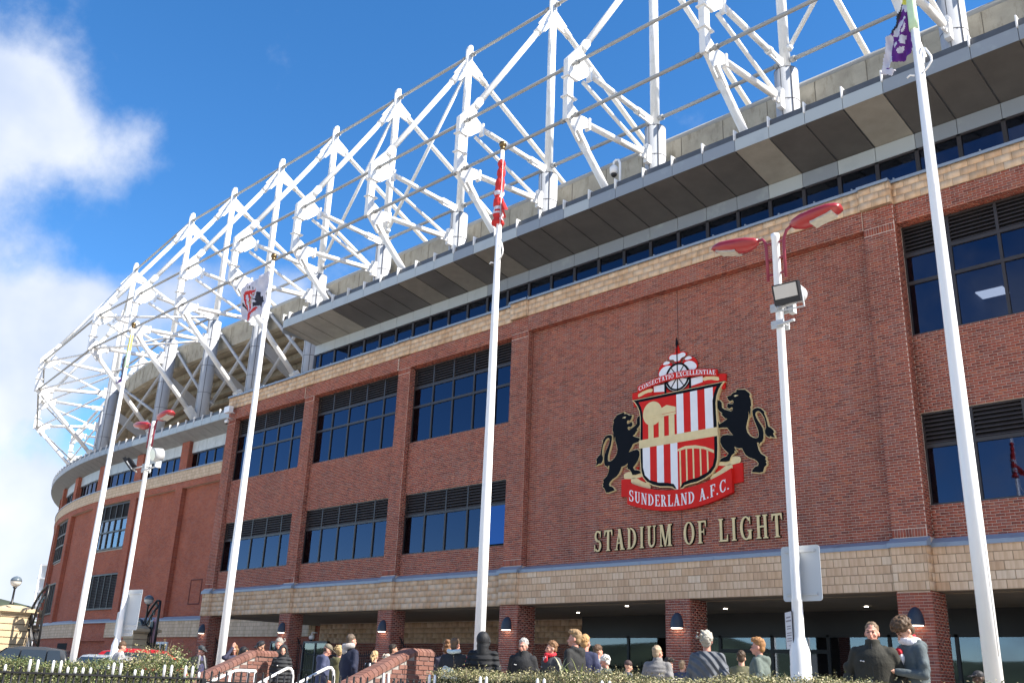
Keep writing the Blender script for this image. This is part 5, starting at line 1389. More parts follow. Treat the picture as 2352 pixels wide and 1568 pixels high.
def gate(crop, y, curves, bars, label, discs=()):
    e = empty('iron_gate', tuple(on_y(*crop(*curves[0][0][-1]), y)), label=label, cat='gate', group='ornamental iron gates')
    W = lambda x_, y_: tuple(on_y(*crop(x_, y_), y))
    for P, r in curves:
        m = MB(); m.path([W(*p) for p in P], r, 8); obj('scroll_bar', m, M_IRON, e)
    for a, b in bars:
        m = MB(); m.tube(W(*a), W(*b), .022, n=6); obj('bar', m, M_IRON, e)
    for (x_, y_, w_, h_) in discs:
        m = MB(); p0, p1 = W(x_ - w_, y_ - h_), W(x_ + w_, y_ + h_)
        m.box(min(p0[0], p1[0]), max(p0[0], p1[0]), y - .02, y + .02, min(p0[2], p1[2]), max(p0[2], p1[2])); obj('ornament', m, M_IRON, e)
    return e
gA = px_crop(0, 2200, .2551)
curveA = [(490, 950), (520, 880), (570, 780), (620, 700), (680, 620), (740, 560), (775, 545)]
curveA2 = [(510, 1160), (540, 1050), (580, 920), (630, 800), (690, 710), (745, 650)]
gate(gA, 15.9, [(curveA, .055), (curveA2, .045), ([(775, 545), (720, 800), (650, 1150), (590, 1540)], .05), ([(500, 940), (505, 1150), (520, 1300), (550, 1420), (590, 1480)], .04), ([(470, 960), (490, 1100), (470, 1300), (480, 1540)], .05), ([(240, 1540), (300, 1250), (350, 1020), (390, 920), (440, 885), (470, 930), (470, 980)], .055), ([(310, 1230), (460, 1240)], .04), ([(350, 1080), (480, 1080)], .06), ([(520, 1260), (620, 1250)], .05), ([(720, 640), (735, 515)], .03)],
     [((250 + 30 * k, 1540), (310 + 24 * k, 1240)) for k in range(7)] + [((525 + 22 * k, 1500), (545 + 24 * k, 1260)) for k in range(4)], 'open black iron gate with a sweeping curved top beside the lit tan pier',
     [(400, 980, 14, 45), (370, 1060, 26, 24), (440, 1070, 30, 90), (420, 1130, 60, 16), (345, 1120, 18, 60), (430, 1190, 50, 20), (560, 1020, 14, 30), (590, 940, 13, 30), (625, 860, 13, 30), (660, 790, 12, 26), (690, 740, 12, 22), (640, 1000, 13, 60), (610, 1120, 14, 40), (560, 1200, 40, 30), (530, 880, 9, 18), (600, 760, 9, 16), (660, 690, 9, 14)])
gB = px_crop(250, 2331, .2551)
gate(gB, 22.0, [([(1270, 640), (1310, 540), (1360, 440), (1420, 350), (1490, 270), (1535, 285)], .06), ([(1290, 760), (1330, 640), (1390, 520), (1450, 420), (1510, 360)], .05), ([(1535, 285), (1510, 480), (1470, 750), (1435, 1020)], .06), ([(1050, 1030), (1075, 800), (1110, 660), (1150, 590), (1195, 565), (1240, 590), (1260, 650), (1255, 900), (1240, 1030)], .07), ([(1280, 650), (1290, 800), (1320, 920), (1380, 980), (1435, 1000)], .04)],
     [((1070 + 28 * k, 1030), (1085 + 26 * k, 860)) for k in range(6)] + [((1270 + 30 * k, 1030), (1290 + 28 * k, 800 - 40 * k)) for k in range(5)], 'open black iron gate with a curved top before the shaded pier',
     [(1190, 640, 60, 25), (1130, 760, 28, 90), (1230, 790, 22, 120), (1170, 900, 70, 40), (1340, 620, 14, 40), (1380, 540, 14, 40), (1430, 460, 14, 36), (1310, 720, 14, 40), (1360, 760, 16, 70), (1300, 840, 20, 60), (1480, 340, 12, 26), (1400, 660, 12, 60)])
m = MB(); p0, p1 = on_y(*gB(1135, 700), 22.03), on_y(*gB(1205, 850), 22.03); m.box(p0[0], p1[0], 22.03, 22.06, p1[2], p0[2]); obj('gate_shield', m, simple('shield_grey', (.16, .17, .19), .5), label='grey shield plate hung on the iron gate before the shaded pier', cat='plate')
m = MB(); W_ = lambda x_, y_: (lambda a: (a[0], a[2]))(on_y(*gB(x_, y_), 22.12))
m.prism([W_(1410, 600), W_(1480, 520), W_(1470, 700), W_(1430, 930), W_(1360, 930), W_(1390, 800)], lambda u, v, t: (u, 22.12 - t, v), 0, .01)
obj('banner', m, simple('banner_pink', (.42, .26, .32), .7, var=.3, scale=3), label='faded pink banner tied to the iron gate', cat='banner')

# glazed white stair tower beyond the wing
e = empty('stair_tower', tuple(at_depth(90, 1470, 150)), label='distant white framed glass stair tower beyond the brick wing', cat='building')
M_TWHITE = simple('tower_white', (.80, .80, .80), .5, var=.04); M_TGLASS = simple('tower_panel', (.50, .53, .56), .35, var=.06)
c = at_depth(62, 1470, 150); base = PLAZA
def tw(u, w, z): return (c[0] + u * .95 + w * -.3, c[1] + u * .55 + w * .95, z)
for i in range(4):
    for k in range(4):
        m = MB(); z0, z1 = 7.5 + k * 2.1, 9.45 + k * 2.1
        m.beam(tw(i * 2.2 + .2, 0, (z0 + z1) / 2), tw(i * 2.2 + 2.0, 0, (z0 + z1) / 2), .08, z1 - z0); obj('glass_panel', m, M_TGLASS, e)
m = MB()
for i in range(5): m.tube(tw(i * 2.2 + .05, -.1, 0), tw(i * 2.2 + .05, -.1, 15.9), .14, n=8)
for z in (7.3, 9.55, 11.65, 13.75, 15.85): m.beam(tw(-.2, -.1, z), tw(9.5, -.1, z), .18, .22)
for i in range(3): m.path([tw(1.2 + i * 1.6, -1.5, 0), tw(1.0 + i * 1.6, -1.6, 3), tw(.6 + i * 1.6, -1.2, 6), tw(.2 + i * 1.4, -.2, 7.2)], .28, 8)
obj('frame', m, M_TWHITE, e)
m = MB(); m.beam(tw(-9, .8, 6.6), tw(12, .8, 6.6), 4.0, .5); m.beam(tw(-9, 2.0, 3.2), tw(12, 2.0, 3.2), .3, 6.2); obj('base', m, M_TWHITE, e)

# ------------------------------------------------------------------ cars
M_TYRE = simple('tyre', (.02, .02, .02), .9); M_RIM = simple('rim', (.35, .35, .36), .3, metal=.6)
M_CARGL = simple('car_glass', (.018, .028, .04), .06, spec=.9, var=.05)
def car(loc, yaw, body_c, roof_h, L, label, metal=.2):
    e = empty('car', loc, label=label, cat='car', group='cars parked beyond the hedge')
    e.rotation_euler = (0, 0, yaw)
    pm = simple('paint_' + ('%.2f' % body_c[0]) + ('%.2f' % body_c[2]), body_c, .22, metal=metal, var=.04, spec=.7)
    H = roof_h; hw = .90
    def add(n, mb, mt, par=e):
        o = bpy.data.objects.new(n, mb.mesh(n)); COL.objects.link(o); o.data.materials.append(mt); o.parent = par; return o
    def loft(rows):
        m = MB(); n = len(rows[0])
        m.add([p for r in rows for p in r], [(i * n + j, i * n + (j + 1) % n, (i + 1) * n + (j + 1) % n, (i + 1) * n + j) for i in range(len(rows) - 1) for j in range(n)] + [tuple(range(n - 1, -1, -1)), tuple((len(rows) - 1) * n + j for j in range(n))], True)
        return m
    l2 = L / 2
    st = [(-l2, .60, .62, .78), (-l2 + .10, .42, .84, .86), (-l2 + .6, .30, .96, .9), (-.6, .26, 1.0, .9), (.6, .26, .99, .9), (l2 - 1.0, .28, .93, .89), (l2 - .25, .36, .80, .86), (l2 - .05, .5, .66, .7)]
    rows = [[(x, -w, z0 + .08), (x, -w * .94, z0), (x, w * .94, z0), (x, w, z0 + .08), (x, w, (z0 + z1) / 2), (x, w * .93, z1), (x, -w * .93, z1), (x, -w, (z0 + z1) / 2)] for x, z0, z1, w in st]
    add('body', loft(rows), pm)
    cb = [(-l2 + .25, .95, .97, .80), (-l2 + .62, .95, H - .10, .66), (-.9, .95, H, .64), (0, .95, H, .64), (.45, .95, H - .06, .64), (1.25, .93, .96, .80)]
    rows = [[(x, -w - .08, z0), (x, w + .08, z0), (x, w + .02, z0 + (z1 - z0) * .55), (x, w * .97, z1 - .03), (x, w * .7, z1), (x, -w * .7, z1), (x, -w * .97, z1 - .03), (x, -w - .02, z0 + (z1 - z0) * .55)] for x, z0, z1, w in cb]
    add('cabin', loft(rows), pm)
    for s in (-1, 1):
        wy = lambda f: s * (.885 - .235 * f + .006)
        for x0, x1, xt0, xt1 in ((-l2 + .55, -l2 + 1.15, -l2 + .78, -l2 + 1.2), (-l2 + 1.22, -.12, -l2 + 1.27, -.12), (-.05, .98, -.05, .45)):
            m = MB(); zb, zt = .99, H - .12
            m.add([(x0, wy(0), zb), (x1, wy(0), zb), (xt1, wy(.92), zt), (xt0, wy(.92), zt), (x0, wy(0) - s * .03, zb), (x1, wy(0) - s * .03, zb), (xt1, wy(.92) - s * .03, zt), (xt0, wy(.92) - s * .03, zt)], ((0, 1, 2, 3), (7, 6, 5, 4), (0, 4, 5, 1), (1, 5, 6, 2), (2, 6, 7, 3), (3, 7, 4, 0)))
            add('side_window', m, M_CARGL)
        m = MB(); m.box(l2 - .45, l2 - .12, s * .62 - .14, s * .62 + .14, .66, .80); add('headlight', m, M_LENS)
        m = MB(); m.box(-l2 + .02, -l2 + .14, s * .68 - .12, s * .68 + .12, .70, .92); add('tail_light', m, M_LRED)
        m = MB(); m.box(.78, .98, s * 1.0 - .1, s * 1.0 + .1, 1.0, 1.14); add('wing_mirror', m, pm)
        for x in (-l2 + .85, l2 - .85):
            m = MB(); m.tube((x, s * .70, .33), (x, s * .90, .33), .33, n=20); w_ = add('wheel', m, M_TYRE)
            m = MB(); m.tube((x, s * .895, .33), (x, s * .91, .33), .21, n=16); add('rim', m, M_RIM, w_)
    for nm, (xa, za, wa, xb, zb, wb) in {'windscreen': (1.27, .985, .76, .52, H - .08, .58), 'rear_window': (-l2 + .235, 1.02, .74, -l2 + .60, H - .13, .58)}.items():
        m = MB(); d = .012 if nm == 'windscreen' else -.012
        m.add([(xa + d, -wa, za), (xa + d, wa, za), (xb + d, wb, zb), (xb + d, -wb, zb), (xa - d, -wa, za), (xa - d, wa, za), (xb - d, wb, zb), (xb - d, -wb, zb)], ((0, 1, 2, 3), (7, 6, 5, 4), (0, 4, 5, 1), (1, 5, 6, 2), (2, 6, 7, 3), (3, 7, 4, 0)))
        add(nm, m, M_CARGL)
    return e
def ground_at(px, dep, z=PLAZA):
    d = ray(px, 1540); d = d / F_PX * dep; return (float(d[0]), float(d[1]), z)
car(ground_at(48, 38, -.05), rad(232), (.06, .065, .07), 1.70, 4.6, 'dark grey estate car seen from the side beyond the left hedge')
car(ground_at(238, 27, -.12), rad(330), (.30, .33, .36), 1.46, 4.3, 'silver hatchback half hidden behind the walking man')
car(ground_at(352, 30), rad(52), (.42, .018, .022), 1.46, 4.2, 'red car with a sunlit windscreen pillar behind the shrub')
# ------------------------------------------------------------------ brick walls flanking the steps
def stair_wall(xf, y_lo, y_top, y_end, z_top, label):
    """brick wall running up the steps: seen face at x = xf, sloping coping from y_lo to y_top, then level to y_end"""
    T_ = .36; slope = (1.46 - .79) / 1.48
    top = lambda y: z_top if y >= y_top else z_top - (y_top - y) * slope
    e = empty('stair_wall', (xf - T_ / 2, y_end, -.55), label=label, cat='wall', group='brick walls flanking the steps')
    m = MB(); fr = lambda u, v, t: (xf - .012 - t, u, v)
    prof = [(y_lo, -.55), (y_end - .012, -.55), (y_end - .012, z_top - .115), (y_top, z_top - .115), (y_lo, top(y_lo) - .115)]
    m.prism([(a, b) for a, b in prof], lambda u, v, t: (xf - T_ + .012 + t, u, v), 0, T_ - .024); core = obj('core', m, M_MORTAR2, e)
    cache = {}
    for c in range(26):
        z = -.55 + c * .075
        off = .1125 if c % 2 else 0
        k = 0
        while True:
            a = y_end - off - .225 * (k + 1); b = y_end - off - .225 * k
            if k == 0 and off: 
                for q0, q1 in ((y_end - .1125, y_end),):
                    lay_one(cache, e, xf, q0, q1, z, top)
            k += 1
            if b < y_lo: break
            lay_one(cache, e, xf, a, b, z, top)
    for c in range(26):                                  # end face
        z = -.55 + c * .075
        if z + .075 > z_top - .11: break
        for q0, q1 in (((xf - T_, xf - T_ / 2 - .05), (xf - T_ / 2 - .05, xf)) if c % 2 else ((xf - T_, xf - .225), (xf - .225, xf))):
            mm = MB(); mm.box(q0 + .005, q1 - .005, y_end - .02, y_end, z + .005, z + .07); obj('brick', mm, M_BRICK_RED, e)
    # coping: bricks on edge with a canted front
    def cop(y0, y1):
        z0, z1 = top(y0), top(y1); mm = MB(); g_ = .004
        P = []
        for y, z in ((y0 + g_, z0 + g_ * slope), (y1 - g_, z1 - g_ * slope)):
            P += [(xf + .02, y, z - .115), (xf + .02, y, z - .055), (xf - .07, y, z), (xf - T_ + .05, y, z), (xf - T_ - .02, y, z - .055), (xf - T_ - .02, y, z - .115)]
        mm.add(P, [tuple(range(6)), tuple(range(11, 5, -1))] + [(i, 6 + i, 6 + (i + 1) % 6, (i + 1) % 6) for i in range(6)]); obj('coping_brick', mm, M_BRICK_RED, e)
    y = y_lo
    while y < y_top - .01: cop(y, min(y + .082, y_top)); y += .082
    y = y_top
    while y < y_end - .01: cop(y, min(y + .082, y_end)); y += .082
    return e
def lay_one(cache, e, xf, a, b, z, top):
    lim = z + .075 + .118
    if top(b) < lim: return
    if top(a) < lim:
        while top(a) < lim and a < b: a += .01
    if b - a < .035: return
    w = round(b - a - .01, 3)
    if w not in cache:
        q = MB(); q.add([(0, 0, 0), (0, w, 0), (0, w, .065), (0, 0, .065), (.016, .003, .003), (.016, w - .003, .003), (.016, w - .003, .062), (.016, .003, .062)], ((4, 5, 6, 7), (0, 1, 5, 4), (1, 2, 6, 5), (2, 3, 7, 6), (3, 0, 4, 7)))
        cache[w] = q.mesh('brick')
    o = link('brick', cache[w], M_BRICK_RED, e); o.location = (xf - .014, a + .005, z + .005)
stair_wall(-17.93, 8.9, 10.97, 11.46, 1.46, 'sunlit red brick stair wall with sloping coping beside the second flagpole')
stair_wall(-13.0, 8.9, 10.97, 11.40, 1.52, 'sunlit red brick stair wall with sloping coping beside the long-haired woman')
# white tubular handrails
M_RAIL = simple('rail_white', (.76, .77, .78), .3, var=.05)
def handrail(x, pts, posts, label):
    e = empty('handrail', (x, pts[-1][0], PLAZA), label=label, cat='handrail', group='white handrails on the steps')
    m = MB(); m.path([(x, y, z) for y, z in pts], .027, 12); obj('rail', m, M_RAIL, e)
    for y, z0, z1 in posts:
        m = MB(); m.tube((x, y, z0), (x, y, z1), .024, n=12); obj('post', m, M_RAIL, e)
handrail(-17.55, [(8.9, .42), (10.25, 1.03), (10.33, 1.055), (10.42, 1.06), (10.75, 1.06)], [(9.3, -.5, .58), (10.2, -.35, 1.0), (10.6, -.2, 1.05), (10.75, -.2, 1.06)], 'white tube handrail against the stair wall by the second flagpole')
handrail(-16.9, [(9.2, .22), (10.95, 1.09), (11.05, 1.135), (11.12, 1.13), (11.17, 1.08), (11.19, .98), (11.19, PLAZA)], [(9.9, -.4, .56), (10.6, -.2, .9)], 'white tube handrail down the middle of the steps with a bent end')
handrail(-15.55, [(9.1, .25), (10.95, 1.13), (11.05, 1.17), (11.12, 1.165), (11.17, 1.11), (11.19, 1.0), (11.19, PLAZA)], [(9.9, -.4, .62), (10.6, -.2, .96)], 'white tube handrail on the steps nearer the long-haired woman')

# ------------------------------------------------------------------ iron railings with white-tipped uprights
M_TIP = simple('railing_white', (.74, .75, .76), .35, var=.06)
PK = {}
def picket(parent, p, z0, z1, white_from=None):
    key = (round(z0, 2), round(z1, 2), white_from is None)
    if key not in PK:
        m = MB(); H = z1 - z0
        zw = None if white_from is None else white_from - z0
        r = .0145
        m.path([(0, 0, 0), (0, 0, H if zw is None else zw)], r, 8)
        if zw is not None: m.path([(0, 0, zw), (0, 0, H - .03), (0, 0, H - .012), (0, 0, H)], [r + .003, r + .003, r, .005], 8, mi=1)
        else: m.path([(0, 0, H), (0, 0, H + .025)], [r, .003], 8)
        PK[key] = m.mesh('picket')
    o = link('picket', PK[key], [M_IRON, M_TIP], parent); o.location = (p[0], p[1], z0)
def railing(P, Q, pitch, zb, ztop, zrail, label, pattern, white=True, rail2=None):
    P, Q = Vector(P), Vector(Q); L = (Q - P).length; d = (Q - P).normalized()
    e = empty('railing', (P.x, P.y, zb), label=label, cat='railing')
    for z in [zrail] + ([rail2] if rail2 else []):
        m = MB(); m.beam((P.x, P.y, z), (Q.x, Q.y, z), .05, .022); obj('rail', m, M_IRON, e)
    n = int(L / pitch)
    for i in range(n + 1):
        p = P + d * (i * pitch); k = pattern(i)
        if k == 0: picket(e, p, zb, ztop - .11)
        elif k == 1: picket(e, p, zb, ztop - .07, zrail + .012)
        else: picket(e, p, zb, ztop, zrail + .012)
    m = MB()
    for t in range(0, int(L / 2.7) + 1):
        p = P + d * (t * 2.7); m.box(p.x - .03, p.x + .03, p.y - .03, p.y + .03, zb - .05, zrail + .01)
    obj('post', m, M_IRON, e, kind='stuff')
    return e
a = at_depth(-60, 1520, 11.6); b = at_depth(470, 1540, 12.6); c_ = at_depth(985, 1562, 13.6)
pat = [2, 2, 0, 1, 1, 0, 0, 2, 2, 0, 2, 2, 1, 1, 1, 1, 0, 0]
railing((a[0], a[1], 0), (b[0], b[1], 0), .088, -.55, 1.09, .93, 'black iron railing with white-tipped uprights before the left hedge', lambda i: pat[i % 18] if i < 34 else 0, rail2=-.35)
railing((b[0], b[1], 0), (c_[0], c_[1], 0), .095, -.55, 1.13, .90, 'plain black iron railing before the steps', lambda i: 0, rail2=-.35)
railing((-11.0, 8.75, 0), (3.0, 8.3, 0), .11, -.55, 1.10, .86, 'black iron railing with white-tipped uprights before the long hedge', lambda i: 2 if i % 9 in (0, 1) else 0, rail2=-.35)
railing((-16.6, 12.6, 0), (-13.2, 12.3, 0), .16, PLAZA, 1.30, .9, 'short iron railing with white uprights at the head of the steps', lambda i: 2 if i % 5 in (1, 2) else 0)
# railings with a swag across the open arcade bays
for k, (x0, x1, txt) in enumerate(((-46.1, -39.75, 'first'), (-38.8, -32.45, 'second'), (-31.5, -25.2, 'third'))):
    e = empty('arcade_railing', (x0, 25.7, PLAZA), label='black iron railing with a swagged top rail closing the %s open bay of the arcade' % txt, cat='railing', group='railings across the arcade bays')
    n = int((x1 - x0) / .14)
    swag = lambda x: 1.95 + .75 * (max(0, 1 - min(x - x0, x1 - x) / 1.25)) ** 2
    m = MB(); m.path([(x0 + (x1 - x0) * i / 40, 25.7, swag(x0 + (x1 - x0) * i / 40) - .12) for i in range(41)], .022, 8); obj('swag_rail', m, M_IRON, e)
    for z in (PLAZA + .18, 1.2):
        m = MB(); m.beam((x0, 25.7, z), (x1, 25.7, z), .05, .03); obj('rail', m, M_IRON, e)
    for i in range(1, n):
        x = x0 + (x1 - x0) * i / n; picket(e, (x, 25.7), PLAZA + .06, round(swag(x), 1) + .1 * (i % 2 == 0) * .5, None)

# ------------------------------------------------------------------ hedges and shrubs
def leaf_material(name, stops, rough=.5):
    m, nt, b = nodes(name)
    c = ramp(nt, island(nt), stops)
    nt.links.new(c, b.inputs['Base Color']); b.inputs['Roughness'].default_value = rough; b.inputs['Specular IOR Level'].default_value = .35
    b.inputs['Subsurface Weight'].default_value = 0.0
    return m
M_LEAF_A = leaf_material('hedge_leaf', [(0, (.07, .085, .03)), (.25, (.16, .17, .065)), (.5, (.28, .265, .125)), (.75, (.42, .37, .21)), (1, (.55, .48, .31))])
M_LEAF_B = leaf_material('hedge_leaf_green', [(0, (.035, .055, .018)), (.35, (.075, .11, .035)), (.65, (.15, .18, .06)), (.88, (.27, .26, .12)), (1, (.36, .32, .19))])
M_LEAF_C = leaf_material('twig_leaf', [(0, (.16, .12, .06)), (.5, (.30, .25, .12)), (1, (.42, .37, .20))])
M_TWIG = simple('twig', (.13, .09, .055), .85, var=.2)
M_HCORE = simple('hedge_core', (.045, .05, .022), .95, var=.3)
def leaves(rng, pts, nrm, size):
    """one small kite-shaped leaf for each point"""
    n = len(pts)
    d = nrm + rng.normal(0, .75, (n, 3)); d /= np.linalg.norm(d, axis=1)[:, None]
    r = rng.normal(0, 1, (n, 3)); a = np.cross(d, r); a /= np.linalg.norm(a, axis=1)[:, None]; b = np.cross(d, a)
    s = size * rng.uniform(.6, 1.4, n)[:, None]
    V = np.stack([pts - a * s, pts - b * s * .58 + d * s * .12, pts + a * s * 1.1, pts + b * s * .58 + d * s * .12], axis=1)
    return V.reshape(-1, 3), np.arange(n * 4).reshape(-1, 4)
def hedge(P, Q, width, z0, ztop, label, mat, size=.013, dens=2400, lump=.05, seed=1, name='hedge', twigs=160):
    rng = np.random.default_rng(seed)
    P, Q = np.array([*P, 0.]), np.array([*Q, 0.]); L = np.linalg.norm(Q - P); u = (Q - P) / L; w = np.array([-u[1], u[0], 0])
    e = empty(name, (P[0], P[1], z0), label=label, cat='hedge')
    n = int(L * (width + 2 * (min(.9, ztop - z0))) * dens)
    s = rng.uniform(0, L, n); face = rng.uniform(0, 1, n); A = width; B = min(.9, ztop - z0); tot = A + 2 * B
    zt = ztop + lump * (np.sin(s * 2.1 + seed) + .6 * np.sin(s * 5.3 + 2 * seed) + .5 * np.sin(s * 11.7)) * .6
    t = face * tot
    off = np.where(t < A, t - A / 2, np.where(t < A + B, A / 2, -A / 2))
    z = np.where(t < A, zt, np.where(t < A + B, zt - (t - A), zt - (t - A - B)))
    edge = np.clip((np.abs(off) - A / 2 + .15) / .15, 0, 1)
    z = z - np.where(t < A, edge ** 2 * .09, 0); 
    nn = np.where((t < A)[:, None], np.array([[0, 0, 1.]]), np.where((t < A + B)[:, None], w[None], -w[None]))
    pts = P[None] + s[:, None] * u[None] + off[:, None] * w[None]; pts[:, 2] = z
    pts += nn * rng.normal(0, .03, n)[:, None] + rng.normal(0, .012, (n, 3))
    V, F = leaves(rng, pts, nn, size)
    # twigs standing proud of the clipped top, each with a few leaves
    tv, tf = [], []
    k = int(L * twigs)
    ts = rng.uniform(0, L, k); to = rng.uniform(-A / 2, A / 2, k); th = rng.gamma(2.0, .022, k)
    b0 = P[None] + ts[:, None] * u[None] + to[:, None] * w[None]
    b0[:, 2] = ztop + lump * (np.sin(ts * 2.1 + seed) + .6 * np.sin(ts * 5.3 + 2 * seed) + .5 * np.sin(ts * 11.7)) * .6 - .03
    lean = rng.normal(0, .3, (k, 3)); lean[:, 2] = 1; 
    q = rng.uniform(.3, 1.05, (k, 5))
    lp = (b0[:, None] + lean[:, None] * (th[:, None] * q)[:, :, None]).reshape(-1, 3) + rng.normal(0, .006, (k * 5, 3))
    V2, F2 = leaves(rng, lp, np.repeat(lean, 5, axis=0), size * .95)
    me = np_mesh('foliage', np.concatenate([V, V2]), np.concatenate([F, F2 + len(V)])); link('foliage', me, mat, e, kind='stuff')
    m = MB()
    for i in range(min(k, 700)):
        p0 = b0[i]; p1 = p0 + lean[i] * th[i]; m.tube(tuple(p0 - np.array([0, 0, .05])), tuple(p1), .0022, .0012, n=4, caps=False)
    obj('twigs', m, M_TWIG, e, kind='stuff')
    m = MB(); m.beam(tuple(P + np.array([0, 0, (z0 + ztop) / 2 - .03])), tuple(Q + np.array([0, 0, (z0 + ztop) / 2 - .03])), width - .10, ztop - z0 - .07); obj('core', m, M_HCORE, e)
    return e
hedge((-10.75, 9.75), (-6.6, 9.55), .85, -.55, 1.125, 'long clipped pale hedge between the third flagpole and the lamp post base', M_LEAF_A, .0115, 3200, seed=2)
hedge((-6.6, 9.50), (3.0, 9.15), .85, -.55, 1.130, 'clipped pale hedge in front of the two standing men by the lamp post', M_LEAF_A, .0115, 3200, seed=5)
a = at_depth(-60, 1516, 13.4); b = at_depth(425, 1532, 14.2)
hedge((a[0], a[1]), (b[0], b[1]), .8, -.55, 1.07, 'green clipped hedge behind the white-tipped railing', M_LEAF_B, .0125, 2600, seed=9, twigs=80)
def shrub(c, r, label, mat, n, size, seed, twig=60, tall=1.0):
    rng = np.random.default_rng(seed); c = np.array(c); e = empty('shrub', tuple(c - np.array([0, 0, r[2]])), label=label, cat='shrub')
    d = rng.normal(0, 1, (n, 3)); d /= np.linalg.norm(d, axis=1)[:, None]
    rr = rng.uniform(.55, 1.08, n) ** .6; lum = 1 + .16 * np.sin(d[:, 0] * 7 + seed) * np.sin(d[:, 1] * 6) + .12 * np.sin(d[:, 2] * 9)
    pts = c + d * np.array(r) * (rr * lum)[:, None]
    V, F = leaves(rng, pts, d, size); me = np_mesh('foliage', V, F); link('foliage', me, mat, e, kind='stuff')
    m = MB()
    for i in range(twig):
        q = d[i] * np.array(r) * rng.uniform(.9, 1.15) * np.array([1, 1, tall]); q[2] = abs(q[2])
        m.path([tuple(c - np.array([0, 0, r[2] * .9])), tuple(c + q * .5 + rng.normal(0, .03, 3)), tuple(c + q)], [.008, .005, .0015], 5)
    obj('stems', m, M_TWIG, e)
a = at_depth(385, 1540, 13.6); shrub((a[0], a[1], .62), (.62, .55, .62), 'rounded yellow-green shrub at the end of the hedge by the steps', M_LEAF_B, 9000, .014, 21)
a = at_depth(330, 1540, 14.0); shrub((a[0], a[1], .68), (.55, .5, .58), 'pale leafy shrub swelling out of the green hedge', M_LEAF_A, 7000, .014, 23)
a = at_depth(372, 1515, 15.0); shrub((a[0], a[1], .85), (.42, .42, .55), 'thin twiggy shrub with straw-coloured leaves before the red car', M_LEAF_C, 900, .016, 29, 70, 1.05)
# strap-leaved plant poking out of the long hedge
e = empty('flax_plant', (-8.6, 9.5, .8), label='strap-leaved plant with pale arching blades growing out of the long hedge', cat='plant')
M_BLADE = simple('blade', (.24, .27, .10), .5, var=.3, scale=8); M_BLADE2 = simple('blade_pale', (.42, .40, .27), .5, var=.2, scale=8)
rng = np.random.default_rng(4)
for i in range(16):
    p = at_depth(1290 + rng.uniform(-35, 45), 1560, 12.0); an = rng.uniform(0, 2 * math.pi); rr = rng.uniform(.05, .30); hh = rng.uniform(.22, .48)
    L_ = [(p[0] + rr * math.cos(an) * t ** 1.5, p[1] + rr * math.sin(an) * t ** 1.5, 1.02 + hh * (t - .25 * t ** 3)) for t in [k / 7 for k in range(8)]]
    m = MB(); wv = [(-math.sin(an), math.cos(an))] * 8
    m.add([(q[0] + wv[0][0] * s * .018 * (1 - (k / 7) ** 2 * .9), q[1] + wv[0][1] * s * .018 * (1 - (k / 7) ** 2 * .9), q[2]) for k, q in enumerate(L_) for s in (-1, 1)], [(2 * k, 2 * k + 1, 2 * k + 3, 2 * k + 2) for k in range(7)], True)
    obj('leaf', m, M_BLADE if i % 3 else M_BLADE2, e)
# ------------------------------------------------------------------ people
PENDING = []
def later(name, mb, voxel, mat, parent, smooth=4):
    """a rough assembly that is fused into one smooth surface in a single pass at the end"""
    o = obj(name, mb, mat)
    o.parent = parent
    r = o.modifiers.new('fuse', 'REMESH'); r.mode = 'VOXEL'; r.voxel_size = voxel; r.use_smooth_shade = True
    if smooth:
        s = o.modifiers.new('relax', 'SMOOTH'); s.iterations = smooth; s.factor = .5
    PENDING.append(o)
    return o
def rot_about(p, piv, pitch, yaw, roll=0):
    v = Vector(p) - Vector(piv)
    v = Matrix.Rotation(yaw, 3, 'Z') @ Matrix.Rotation(-pitch, 3, 'X') @ Matrix.Rotation(roll, 3, 'Y') @ v
    return tuple(Vector(piv) + v)
def capsule(m, p, q, r0, r1, n=12):
    p, q = Vector(p), Vector(q); d = q - p; L = d.length
    if L < 1e-5: m.ball(tuple(p), r0, n, 8); return
    d.normalize(); pts = []; R = []
    for k in range(4): a = math.pi / 2 * (1 - k / 4); pts.append(p - d * (r0 * math.sin(a))); R.append(max(.0006, r0 * math.cos(a)))
    pts.append(p); R.append(r0); pts.append(q); R.append(r1)
    for k in range(1, 5): a = math.pi / 2 * k / 4; pts.append(q + d * (r1 * math.sin(a))); R.append(max(.0006, r1 * math.cos(a)))
    m.path([tuple(x) for x in pts], R, n)
def ringloft(m, rings, n=24):
    """closed loft of (z, rx, ry, cx, cy)"""
    P = []
    for z, rx, ry, cx, cy in rings: P += [(cx + rx * math.cos(2 * math.pi * j / n), cy + ry * math.sin(2 * math.pi * j / n), z) for j in range(n)]
    k = len(rings)
    m.add(P, [(i * n + j, i * n + (j + 1) % n, (i + 1) * n + (j + 1) % n, (i + 1) * n + j) for i in range(k - 1) for j in range(n)] + [tuple(range(n - 1, -1, -1)), tuple((k - 1) * n + j for j in range(n))], True)
SKIN = {'fair': simple('skin_fair', (.52, .29, .21), .5, var=.1, scale=12), 'pink': simple('skin_pink', (.56, .27, .20), .5, var=.1, scale=12), 'tan': simple('skin_tan', (.42, .22, .15), .5, var=.1, scale=12), 'dark': simple('skin_dark', (.07, .038, .025), .45, var=.1, scale=12)}
M_EYE = simple('eye_dark', (.02, .015, .012), .3); M_LIP = simple('lip', (.34, .11, .09), .5)
